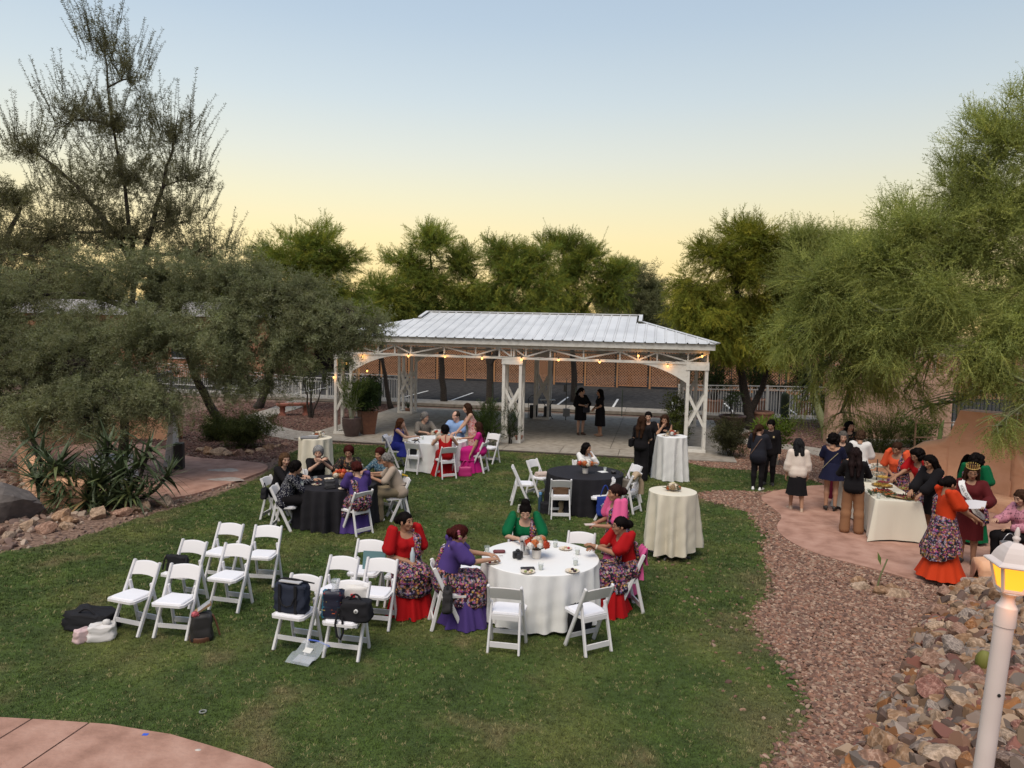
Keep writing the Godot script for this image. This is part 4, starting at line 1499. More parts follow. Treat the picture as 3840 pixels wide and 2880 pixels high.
func trees() -> void:
	leaf_mat = vcol(0.75)
	leaf_mat.backlight_enabled = true
	leaf_mat.backlight = Color(0.85, 0.86, 0.55)
	leaf_mat.metallic_specular = 0.25
	bark = tri_mat(noise_tex(0.03, [[0.0, Color(0.012, 0.01, 0.009)], [0.5, Color(0.035, 0.027, 0.022)], [1.0, Color(0.075, 0.06, 0.048)]], 71, 256), 2.0, 0.95, bump_tex(0.05, 72, 8.0, 256), 1.0)
	bark_green = plain(Color(0.15, 0.165, 0.075), 0.8)
	var grey := Color(0.215, 0.24, 0.14)
	# tall mesquite with bare upright shoots
	tree("mesquite_tree", "tall thin-leaved mesquite with upright shoots rising at the far left", [
		[V(-10.5, 0, -20.2), V(-10.35, 1.6, -20.1), V(-10.15, 3.4, -20.0), V(-10.1, 5.2, -20.1), V(-10.35, 7.2, -20.2), V(-10.7, 9.2, -20.3), V(-10.9, 11.0, -20.4)],
		[V(-10.1, 4.6, -20.1), V(-9.5, 6.2, -20.0), V(-9.0, 8.0, -20.0), V(-8.8, 9.0, -20.0)],
		[V(-10.1, 5.2, -20.1), V(-11.3, 6.8, -20.2), V(-12.4, 7.8, -20.2), V(-13.3, 8.3, -20.3)],
		[V(-10.3, 2.3, -20.1), V(-9.9, 2.7, -18.6), V(-10.9, 2.6, -17.6), V(-12.4, 2.35, -17.2)]], 0.13, [
		[V(-10.9, 10.6, -20.3), V(0.7, 1.0, 0.7), 130, 0.9], [V(-10.2, 9.9, -20.2), V(0.7, 0.9, 0.7), 140, 0.9], [V(-11.7, 8.8, -20.2), V(0.9, 0.8, 0.9), 200, 0.8], [V(-10.5, 8.6, -20.2), V(1.1, 1.0, 1.0), 380, 0.7], [V(-9.0, 8.3, -20.1), V(0.9, 0.8, 0.9), 230, 0.8], [V(-12.8, 8.0, -20.2), V(0.9, 0.6, 0.8), 210, 0.7],
		[V(-8.6, 7.3, -20.0), V(0.8, 0.6, 0.8), 170, 0.7], [V(-10.3, 7.2, -20.2), V(1.4, 1.0, 1.3), 620, 0.5], [V(-11.8, 6.9, -20.3), V(1.2, 0.8, 1.2), 400, 0.5], [V(-8.9, 6.2, -20.0), V(1.1, 0.7, 1.1), 380, 0.4], [V(-10.3, 5.8, -20.0), V(1.6, 0.9, 1.5), 800, 0.3], [V(-12.4, 5.7, -20.2), V(1.4, 0.8, 1.2), 560, 0.2], [V(-7.8, 5.2, -19.6), V(1.1, 0.7, 1.1), 420, 0.2, 0.6], [V(-13.4, 4.8, -20.2), V(1.2, 0.9, 1.2), 560, 0.0, 0.3]],
		"mesquite", Color(0.135, 0.135, 0.085), {"whips": 46, "second": Color(0.17, 0.165, 0.09), "mul": 0.66, "fine": 15, "scale": 0.85, "taper": 0.08, "loose": 1.0})
	# grey green drooping tree in front of it
	tree("acacia_tree", "wide grey-green tree whose drooping branches veil the left side of the garden", [
		[V(-9.45, 0, -24.8), V(-10.0, 1.3, -24.3), V(-9.8, 2.8, -22.6), V(-9.0, 4.0, -20.4), V(-7.6, 4.6, -18.6), V(-5.6, 4.4, -17.6)],
		[V(-9.6, 3.2, -22.0), V(-10.8, 4.2, -19.8), V(-11.4, 4.2, -18.2)],
		[V(-8.3, 4.3, -19.4), V(-8.6, 3.6, -17.8), V(-9.4, 2.7, -16.6)]], 0.16, [
		[V(-11.6, 4.3, -18.0), V(1.3, 0.9, 1.3), 380, -0.4], [V(-11.4, 2.9, -17.4), V(1.2, 0.9, 1.2), 900, -0.6], [V(-11.3, 1.75, -17.0), V(1.0, 0.6, 1.0), 480, -0.7], [V(-9.8, 4.6, -17.8), V(1.3, 0.9, 1.3), 430, -0.3], [V(-10.6, 1.45, -16.5), V(1.1, 0.5, 0.9), 360, -0.9], [V(-9.0, 1.5, -16.3), V(1.0, 0.5, 0.9), 360, -0.9], [V(-7.6, 1.75, -16.5), V(0.8, 0.45, 0.8), 220, -0.9], [V(-9.7, 3.2, -17.0), V(1.2, 0.9, 1.2), 1100, -0.6], [V(-9.5, 2.0, -16.6), V(1.1, 0.7, 1.0), 900, -0.8], [V(-8.2, 4.6, -17.9), V(1.3, 0.9, 1.3), 950, -0.3], [V(-8.1, 3.3, -17.0), V(1.2, 0.9, 1.2), 1100, -0.6], [V(-8.2, 2.1, -16.6), V(1.0, 0.6, 1.0), 700, -0.8],
		[V(-6.6, 4.6, -17.8), V(1.2, 0.8, 1.2), 850, -0.3], [V(-6.6, 3.4, -17.2), V(1.1, 0.8, 1.1), 900, -0.6], [V(-6.7, 2.4, -17.4), V(0.9, 0.6, 0.9), 430, -0.8], [V(-5.2, 4.2, -17.5), V(1.0, 0.8, 1.0), 750, -0.3], [V(-5.1, 3.2, -17.4), V(0.9, 0.7, 0.9), 560, -0.6], [V(-4.2, 3.75, -17.3), V(0.7, 0.6, 0.7), 380, -0.4], [V(-3.75, 3.5, -17.2), V(0.45, 0.35, 0.5), 200, -0.3], [V(-3.2, 3.62, -17.2), V(0.45, 0.42, 0.5), 190, -0.2], [V(-3.9, 3.1, -17.3), V(0.5, 0.4, 0.5), 150, -0.6], [V(-5.7, 2.3, -17.8), V(0.8, 0.5, 0.8), 200, -0.8], [V(-12.9, 3.4, -17.6), V(1.2, 1.2, 1.2), 700, -0.4], [V(-12.6, 1.9, -17.2), V(1.0, 0.7, 1.0), 400, -0.6]],
		"mesquite", grey, {"second": Color(0.26, 0.265, 0.16), "fine": 19, "mul": 1.25, "scale": 0.82})
	# dark tree cut by the left edge
	tree("mesquite_tree", "dark crooked-limbed mesquite cut off by the left edge against the sunset", [
		[V(-18.2, 0, -25), V(-17.8, 2.6, -25), V(-16.9, 4.1, -24.8), V(-15.4, 4.9, -24.6)], [V(-17.6, 3.2, -25), V(-16.2, 3.5, -24.6), V(-14.6, 3.9, -24.4)], [V(-17.3, 3.6, -25), V(-16.9, 5.6, -25), V(-16.2, 7.2, -25)]], 0.24, [
		[V(-16.4, 7.3, -25), V(1.1, 0.6, 1.1), 330, 0.4], [V(-15.9, 5.9, -24.8), V(1.2, 0.5, 1.1), 420, 0.2], [V(-17.2, 6.0, -25), V(1.2, 0.7, 1.1), 420, 0.2], [V(-15.0, 4.6, -24.5), V(1.1, 0.35, 1.0), 320, 0.1], [V(-16.7, 4.7, -24.6), V(1.0, 0.4, 1.0), 300, 0.1], [V(-14.3, 3.2, -24.5), V(1.2, 0.6, 1.1), 500, -0.2], [V(-16.4, 3.2, -24.5), V(1.3, 0.6, 1.1), 500, -0.2], [V(-14.6, 2.2, -24.5), V(1.4, 0.7, 1.1), 420, -0.4]],
		"mesquite", Color(0.12, 0.12, 0.065), {"whips": 3, "mul": 0.9})
	var lime := Color(0.155, 0.21, 0.05)
	var lime2 := Color(0.3, 0.29, 0.05)
	tree("sweet_acacia_tree", "round-topped green tree with leaning trunk standing left of the pavilion", [
		[V(-10.57, 0, -31.3), V(-10.1, 1.3, -31.2), V(-9.5, 2.7, -31.0), V(-8.7, 4.2, -30.6), V(-8.2, 5.4, -30.2)], [V(-9.5, 2.7, -31.0), V(-10.3, 4.2, -31), V(-10.4, 5.3, -31)]], 0.2, [
		[V(-8.2, 6.7, -30.2), V(1.5, 0.8, 1.4), 700, 0.2], [V(-9.7, 6.2, -30.4), V(1.1, 0.7, 1.2), 430, 0.1], [V(-6.9, 6.1, -30.0), V(1.1, 0.7, 1.2), 430, 0.1], [V(-8.3, 5.6, -30.2), V(1.8, 0.8, 1.5), 800, -0.1], [V(-10.3, 4.9, -30.6), V(1.2, 0.9, 1.2), 480, -0.3], [V(-6.6, 4.7, -30.0), V(1.2, 0.9, 1.2), 520, -0.4], [V(-8.4, 4.0, -30), V(1.6, 0.9, 1.2), 500, -0.5], [V(-5.9, 3.9, -29.6), V(0.9, 0.8, 1.0), 250, -0.5]],
		"willow", lime, {"second": lime2, "scale": 0.95})
	tree("sweet_acacia_tree", "slender dark-trunked tree leaning behind the left rear pavilion column", [
		[V(-5.22, 0, -32.3), V(-5.5, 1.5, -32.4), V(-5.7, 3.0, -32.6), V(-5.6, 4.4, -33)]], 0.12, [
		[V(-5.6, 5.0, -33), V(1.1, 0.8, 1.0), 420, 0.1], [V(-6.2, 4.2, -32.8), V(0.9, 0.7, 0.9), 260, -0.3], [V(-5.0, 4.4, -33.2), V(0.9, 0.6, 0.9), 260, -0.3]],
		"willow", lime * 0.85, {"second": lime2})
	tree("sweet_acacia_tree", "green tree with straight dark trunk seen under the pavilion roof, left of two", [
		[V(-3.1, 0, -34.6), V(-3.25, 1.6, -34.6), V(-3.3, 3.2, -34.6), V(-3.6, 5.0, -34.4), V(-3.8, 6.6, -34.3)], [V(-3.3, 3.2, -34.6), V(-2.4, 4.8, -34.6), V(-1.7, 6.0, -34.6)]], 0.17, [
		[V(-3.8, 7.3, -34.2), V(1.2, 0.8, 1.2), 480, 0.3], [V(-4.9, 6.2, -34.2), V(1.2, 0.8, 1.2), 480, 0.0], [V(-2.6, 6.4, -34.3), V(1.2, 0.8, 1.2), 480, 0.1], [V(-3.8, 5.4, -34.2), V(1.7, 0.8, 1.5), 700, -0.2], [V(-5.4, 4.8, -34.0), V(1.0, 0.9, 1.0), 380, -0.5], [V(-2.2, 5.0, -34.2), V(1.2, 0.9, 1.2), 480, -0.4], [V(-3.9, 4.3, -34.0), V(1.5, 0.6, 1.2), 380, -0.5]],
		"willow", lime, {"second": lime2, "scale": 1.05})
	tree("sweet_acacia_tree", "green tree whose Y-shaped dark trunk stands behind the pavilion centre", [
		[V(-1.04, 0, -33.9), V(-1.0, 1.5, -33.9), V(-1.15, 3.0, -33.9), V(-1.1, 4.6, -34), V(-0.6, 6.0, -34)], [V(-1.02, 1.9, -33.9), V(-0.4, 3.1, -34), V(0.4, 4.6, -34.2), V(1.2, 5.8, -34.3)]], 0.2, [
		[V(-0.5, 6.9, -34), V(1.3, 0.7, 1.2), 520, 0.2], [V(0.9, 6.7, -34.2), V(1.2, 0.7, 1.2), 480, 0.1], [V(0.2, 5.8, -34), V(1.8, 0.8, 1.4), 760, -0.1], [V(-1.0, 5.2, -34), V(1.2, 0.8, 1.2), 480, -0.4], [V(1.4, 5.2, -34.2), V(1.3, 0.9, 1.2), 560, -0.4], [V(0.2, 4.3, -33.8), V(1.8, 0.7, 1.2), 430, -0.5]],
		"willow", lime * 1.05, {"second": lime2, "scale": 1.0})
	tree("sweet_acacia_tree", "feathery green tree with thin bare top twigs behind the pavilion ridge", [
		[V(3.1, 0, -37), V(3.0, 1.8, -37), V(2.8, 3.6, -37), V(2.6, 5.4, -37), V(2.4, 6.8, -37)], [V(2.8, 3.6, -37), V(3.9, 5.2, -37), V(4.6, 6.2, -37)]], 0.18, [
		[V(2.3, 7.5, -37), V(1.2, 0.7, 1.2), 420, 0.4], [V(3.6, 7.0, -37), V(1.1, 0.6, 1.1), 360, 0.3], [V(4.9, 6.4, -37), V(1.0, 0.6, 1.0), 300, 0.2], [V(2.9, 6.2, -37), V(1.8, 0.8, 1.4), 700, 0.0], [V(4.7, 5.4, -37), V(1.2, 0.8, 1.2), 460, -0.3], [V(2.6, 5.0, -36.8), V(1.7, 0.9, 1.3), 560, -0.4]],
		"willow", lime * 0.95, {"second": lime2, "whips": 4, "scale": 1.05})
	tree("mesquite_tree", "grey-green bushy mesquite farther off to the right of the pavilion roof", [
		[V(7.4, 0, -47), V(7.3, 2.0, -47), V(7.2, 4.0, -47), V(7.3, 6.0, -47)]], 0.2, [
		[V(7.3, 6.9, -47), V(1.5, 0.8, 1.4), 420, 0.2], [V(6.1, 5.8, -47), V(1.3, 1.0, 1.3), 420, 0.0], [V(8.6, 5.9, -47), V(1.3, 1.0, 1.3), 420, 0.0], [V(7.2, 5.0, -46.8), V(2.0, 1.2, 1.5), 760, -0.1], [V(6.0, 3.8, -46.6), V(1.5, 1.0, 1.4), 420, -0.2], [V(8.8, 3.9, -46.6), V(1.5, 1.0, 1.4), 420, -0.2]],
		"mesquite", Color(0.16, 0.17, 0.09), {"scale": 1.7})
	tree("sweet_acacia_tree", "yellow-green weeping tree with forked dark trunk right of the pavilion", [
		[V(8.95, 0, -27.9), V(8.75, 1.0, -27.9), V(8.45, 2.3, -27.9), V(8.3, 3.6, -28), V(8.2, 5.2, -28), V(8.4, 6.6, -28)], [V(8.85, 0.6, -27.9), V(9.3, 1.6, -27.9), V(9.6, 3.0, -28), V(9.9, 4.6, -28.2)], [V(8.35, 3.2, -28), V(7.3, 4.4, -27.8), V(6.6, 5.4, -27.6)]], 0.21, [
		[V(8.6, 7.2, -28), V(1.2, 0.65, 1.2), 430, 0.2], [V(7.4, 6.4, -27.8), V(1.1, 0.6, 1.1), 380, 0.0], [V(9.7, 6.5, -28.1), V(1.1, 0.6, 1.1), 380, 0.0], [V(8.5, 5.8, -28), V(1.7, 0.7, 1.4), 600, -0.2], [V(6.6, 5.2, -27.6), V(1.0, 0.7, 1.0), 400, -0.5], [V(10.0, 5.3, -28), V(1.1, 0.8, 1.1), 430, -0.4], [V(6.9, 4.1, -27.4), V(1.2, 0.9, 1.1), 560, -0.8], [V(8.5, 4.5, -27.6), V(1.5, 0.9, 1.2), 640, -0.7], [V(9.9, 4.0, -27.8), V(1.2, 0.9, 1.1), 500, -0.8], [V(7.5, 3.2, -27.2), V(1.0, 0.6, 1.0), 300, -0.9], [V(9.2, 3.1, -27.4), V(1.2, 0.5, 1.0), 320, -0.9], [V(6.2, 4.6, -27.5), V(0.7, 0.7, 0.8), 220, -0.8]],
		"willow", Color(0.18, 0.21, 0.036), {"second": Color(0.34, 0.31, 0.045), "mul": 1.25, "scale": 1.0, "fine": 10})
	# palo verde filling the right side
	var pvd := Color(0.24, 0.285, 0.095)
	tree("palo_verde_tree", "great feathery palo verde overhanging the right patio and adobe fireplace", [
		[V(13.4, 0, -17.4), V(13.0, 1.6, -17.2), V(12.3, 3.4, -16.9), V(11.6, 5.4, -16.6), V(11.0, 7.6, -16.5)], [V(12.6, 2.8, -17), V(11.2, 3.9, -16.4), V(9.6, 4.3, -16.2), V(8.0, 4.2, -16.4)], [V(12.2, 3.6, -16.9), V(11.0, 4.9, -16.6), V(9.6, 5.6, -16.6), V(8.3, 5.4, -17)], [V(12.9, 2.0, -17.1), V(11.8, 2.5, -15.6), V(10.4, 2.6, -14.6)]], 0.24, [
		[V(11.3, 8.6, -16.6), V(1.0, 0.8, 1.0), 380, 0.6], [V(10.3, 7.9, -16.6), V(0.9, 0.8, 1.0), 420, 0.5], [V(11.6, 7.3, -16.6), V(1.0, 0.9, 1.1), 560, 0.4], [V(9.7, 6.9, -16.6), V(1.0, 0.8, 1.0), 540, 0.4], [V(10.8, 6.3, -16.5), V(1.1, 0.9, 1.1), 700, 0.2], [V(8.8, 6.0, -16.8), V(1.0, 0.7, 1.1), 520, 0.3], [V(12.2, 5.8, -16.6), V(1.1, 1.0, 1.1), 650, 0.1], [V(9.8, 5.5, -16.5), V(1.1, 0.8, 1.1), 700, 0.0], [V(8.0, 5.2, -17.0), V(1.0, 0.7, 1.1), 600, 0.0], [V(11.2, 5.0, -16.2), V(1.2, 0.9, 1.1), 750, -0.1], [V(6.9, 4.9, -17.4), V(0.8, 0.7, 0.9), 400, 0.0],
		[V(9.0, 4.5, -16.3), V(1.1, 0.8, 1.1), 760, -0.3], [V(7.4, 4.1, -17.2), V(1.0, 0.7, 1.0), 640, -0.4], [V(10.5, 4.0, -15.8), V(1.2, 0.8, 1.1), 760, -0.3], [V(8.3, 3.5, -16.6), V(1.1, 0.7, 1.0), 720, -0.5], [V(6.6, 3.6, -17.8), V(0.7, 0.6, 0.8), 330, -0.4], [V(11.8, 3.6, -15.8), V(1.1, 0.9, 1.0), 620, -0.4], [V(9.7, 3.2, -15.8), V(1.1, 0.5, 1.0), 400, -0.6], [V(7.6, 2.9, -17.4), V(0.9, 0.5, 0.9), 260, -0.7], [V(8.6, 2.6, -17.6), V(0.9, 0.45, 0.9), 120, -0.8], [V(10.7, 2.5, -14.9), V(0.9, 0.5, 0.8), 280, -0.6], [V(11.8, 2.1, -15.2), V(0.9, 0.7, 0.8), 320, -0.6], [V(9.6, 1.95, -14.8), V(0.6, 0.3, 0.5), 60, -0.9], [V(8.3, 1.7, -18.9), V(0.7, 0.5, 0.6), 70, -0.9], [V(9.6, 2.3, -18.4), V(0.8, 0.5, 0.6), 60, -0.9], [V(7.3, 2.0, -18.9), V(0.5, 0.5, 0.5), 50, -0.9], [V(10.4, 1.8, -19.3), V(0.6, 0.6, 0.5), 50, -0.9]],
		"verde", pvd, {"second": Color(0.42, 0.44, 0.14), "mul": 0.78, "bark": bark_green, "whips": 2, "whip_scale": 0.7, "side": 0.42, "scale": 0.85, "fine": 17, "variants": 4})
	tree("palo_verde_tree", "second palo verde with upright leafy shoots behind the beige wall", [
		[V(11.0, 0, -26), V(10.8, 2.0, -27.2), V(10.2, 4.0, -27.2), V(9.8, 5.6, -27.2)]], 0.16, [
		[V(10.3, 6.6, -27.2), V(1.0, 0.7, 1.0), 380, 0.6], [V(11.7, 6.3, -27.2), V(1.2, 0.8, 1.1), 460, 0.4], [V(10.6, 5.4, -27.2), V(1.5, 0.9, 1.2), 620, 0.1], [V(12.3, 5.0, -27.2), V(1.4, 1.0, 1.2), 620, 0.0], [V(10.9, 4.2, -27.2), V(1.4, 0.8, 1.1), 400, -0.3], [V(13.5, 6.2, -27.2), V(1.3, 1.0, 1.2), 460, 0.2], [V(14.3, 4.6, -27.2), V(1.6, 1.1, 1.2), 620, -0.1], [V(13.2, 3.6, -27.2), V(1.5, 0.5, 1.0), 220, -0.4]],
		"verde", pvd * 0.95, {"second": Color(0.33, 0.34, 0.1), "bark": bark_green, "whips": 6, "scale": 1.25, "variants": 3})
	# trees beyond the parking lot
	var far := [[-25, 6.0, -58], [-18.5, 5.6, -56], [-13, 5.8, -57], [-8.2, 5.2, -55], [-2.5, 5.8, -58], [3.2, 5.4, -56], [11.8, 6.0, -57], [16.8, 5.4, -55], [21.8, 5.8, -54], [27.5, 6.4, -52], [33, 6.4, -50], [-31.5, 6.0, -54], [-38, 6.4, -50]]
	for k in far.size():
		var f: Array = far[k]
		var c := V(f[0], 0, f[2])
		f[1] += 0.9
		var where: String = ["behind the left white-roofed building's right end", "left of the round-topped tree", "directly behind the round-topped tree", "between the round-topped tree and the pavilion", "behind the pavilion roof's left part", "behind the pavilion ridge", "just right of the pavilion roof", "behind the forked weeping tree", "behind the palo verde's left edge", "behind the middle of the palo verde", "farthest right behind the palo verde", "behind the left building, seen between branches", "farthest left behind the cut-off mesquite"][k]
		var cls := []
		for j in 7:
			cls.append([c + V(r(-2.2, 2.2), r(0.4, 0.86) * f[1], r(-1.2, 1.2)), V(1.7, 0.95, 1.5), 230, r(-0.3, 0.3)])
		tree("distant_tree", "dark bushy tree beyond the parking lot, " + where, [[c, c + V(0.1, 1.6, 0), c + V(0, f[1] * 0.7, 0)]], 0.2, cls, "mesquite" if k % 2 else "willow", Color(0.115, 0.135, 0.05) * r(0.85, 1.2), {"group": "trees beyond the parking lot", "scale": 2.1, "fine": 5, "second": Color(0.12, 0.13, 0.045), "variants": 2})

# shrubs, pots, cacti
func bush(called: String, label: String, category: String, at: Vector3, size: Vector3, n: int, tint: Color, o := {}) -> Node3D:
	var t := thing(called, label, category, at, 0.0, o.get("group", ""))
	var st := B.new()
	var a := []
	var c := PackedColorArray()
	var stems: int = o.get("stems", 7)
	var tips := []
	for k in stems:
		var q := TAU * k / stems + r(-0.3, 0.3)
		var e := Vector3(cos(q) * r(0.2, 0.9) * size.x, size.y * r(0.6, 1.0), sin(q) * r(0.2, 0.9) * size.z)
		var pts := limb(st, Vector3(cos(q), 0, sin(q)) * minf(0.05, size.x * 0.2), e, o.get("stem_r", 0.012), 0.003, 0.04, 4, 0.1)
		tips.append_array(pts.slice(1))
	for k in n:
		var p: Vector3 = tips[rng.randi() % tips.size()] + Vector3(r(-1, 1), r(-1, 1), r(-1, 1)) * 0.14 * o.get("spread", 1.0)
		if p.y < o.get("low", 0.02): continue
		a.append(Transform3D(aim(Vector3(p.x, p.y * 0.4 + o.get("rise", 0.3), p.z) + Vector3(r(-0.3, 0.3), r(-0.4, 0.4), r(-0.3, 0.3)), r(0, TAU), o.get("scale", 1.0) * r(0.7, 1.3)), p))
		c.append(tint * r(0.6, 1.5))
	part("stem", st, o.get("bark", bark), t)
	many("foliage", spray(o.get("kind", "broad"), rng.randi() % 3), leaf_mat, a, c, t, false)
	return t

func pot(called: String, label: String, at: Vector3, prof: Array, m: Material, group := "") -> Node3D:
	var t := thing(called, label, "pot", at, 0.0, group)
	var p := prof.duplicate()
	var top: Vector2 = p[-1]
	p.push_front(Vector2(0.001, 0.0))
	p.append(Vector2(top.x - 0.03, top.y)); p.append(Vector2(top.x - 0.045, top.y - 0.08)); p.append(Vector2(0.001, top.y - 0.08))
	part("bowl", B.new().lathe(Vector3.ZERO, p, 24), m, t)
	var soil := part("soil", B.new().lathe(Vector3.ZERO, [Vector2(top.x - 0.05, top.y - 0.075), Vector2(0.001, top.y - 0.05)], 16), plain(Color(0.04, 0.028, 0.02), 1.0), t)
	return t

func saguaro(label: String, at: Vector3, h: float, rad: float) -> void:
	var t := thing("saguaro_cactus", label, "cactus", at)
	var b := B.new()
	var rows := []
	for i in 15:
		var q := i / 14.0
		var w := rad * (0.82 + 0.18 * sin(q * PI * 0.9)) * (1.0 if q < 0.88 else sqrt(maxf(0.0004, 1.0 - pow((q - 0.88) / 0.12, 2.0))))
		var row := PackedVector3Array()
		for k in 44:
			var a := -TAU * k / 44
			var ww := w * (1.0 if k % 2 else 0.84)
			row.append(Vector3(cos(a) * ww, q * h, sin(a) * ww))
		rows.append(row)
	b.grid(rows, true)
	part("stem", b, tri_mat(noise_tex(0.05, [[0.0, Color(0.025, 0.04, 0.025)], [1.0, Color(0.06, 0.085, 0.05)]], 73, 256), 2.0), t)

func yucca() -> void:
	var t := thing("yucca_plant", "large clump of sword-leaved yucca with dry lower leaves before the stage", "yucca", V(-8.1, 0, -14.5))
	var heads := [[V(-0.7, 0.85, 0.1), 44, 0.66], [V(0.1, 0.6, 0.2), 40, 0.62], [V(1.05, 1.2, -0.1), 34, 0.6], [V(0.75, 0.35, 0.15), 30, 0.52], [V(-1.5, 1.3, -0.4), 28, 0.6], [V(0.1, 1.25, -0.3), 32, 0.6], [V(-0.25, 0.2, 0.1), 34, 0.6], [V(0.35, 0.15, 0.3), 24, 0.5], [V(1.35, 0.62, -0.2), 26, 0.5], [V(-0.35, 0.45, 0.25), 34, 0.55], [V(0.5, 0.7, 0.0), 34, 0.55], [V(-1.1, 0.55, 0.1), 30, 0.6], [V(0.05, 0.25, 0.4), 30, 0.5], [V(0.95, 0.3, 0.25), 26, 0.48], [V(-0.6, 0.25, 0.3), 28, 0.5], [V(0.55, 1.1, -0.2), 26, 0.55]]
	var green := tri_mat(noise_tex(0.02, [[0.0, Color(0.03, 0.05, 0.02)], [1.0, Color(0.075, 0.1, 0.036)]], 74, 128), 1.0, 0.5)
	var green2 := plain(Color(0.1, 0.12, 0.04), 0.5)
	var drym := plain(Color(0.3, 0.19, 0.075), 0.8)
	var shapes := []
	var forms := []
	for k in 3:
		var b := B.new()
		var bend: float = [0.02, -0.12, -0.3][k]
		var prev := []
		for i in 6:
			var q := i / 5.0
			var w := 0.055 * (1.0 - q) * (0.6 + 1.6 * minf(q, 0.25)) + 0.001
			var c := Vector3(0, bend * q * q, q)
			var now := [c + Vector3(-w, 0.006, 0), c, c + Vector3(w, 0.006, 0)]
			if i > 0:
				b.quad(prev[0], now[0], now[1], prev[1]); b.quad(prev[1], now[1], now[2], prev[2])
			prev = now
		shapes.append(b.mesh())
		forms.append(b)
	var stems := B.new()
	var all := []
	for h in heads:
		var c: Vector3 = h[0]
		stems.tube([Vector3(c.x * 0.45, 0, c.z * 0.4), Vector3(c.x * 0.8, c.y * 0.5, c.z * 0.8), c], [0.04, 0.035, 0.03], 7)
		for k in int(h[1] * 2.0):
			var el: float = r(-0.75, 1.35)
			var az := r(0, TAU)
			var dead: bool = el < -0.35 and rng.randf() < 0.3
			var tf := Transform3D(Basis.from_euler(Vector3(-el, az, r(-0.3, 0.3))).scaled(Vector3(1.5, 1.0, 1.15) * h[2] * r(0.75, 1.15)), c.lerp(Vector3(c.x * 0.5, c.y * 0.3, c.z * 0.5), pow(rng.randf(), 1.6) * 0.95) + Vector3(r(-0.02, 0.02), 0.0, r(-0.02, 0.02)))
			all.append([(tf * Vector3(0, 0, 0.5)).z + r(0, 0.15), 2 if el < 0.1 else rng.randi() % 2, drym if dead else (green if rng.randf() < 0.65 else green2), tf])
	# the 300 leaves nearest the lawn one by one, those behind them as one mass
	all.sort_custom(func(a, b): return a[0] > b[0])
	var rest := B.new()
	for k in all.size():
		var e: Array = all[k]
		if k >= 300:
			rest.add(forms[e[1]], e[3])
			continue
		var o := MeshInstance3D.new()
		o.mesh = shapes[e[1]]
		o.material_override = e[2]
		o.transform = e[3]
		o.name = "leaf"
		t.add_child(o, true)
	part("leaves", rest, green, t).set_meta("kind", "stuff")
	part("stem", stems, bark, t)

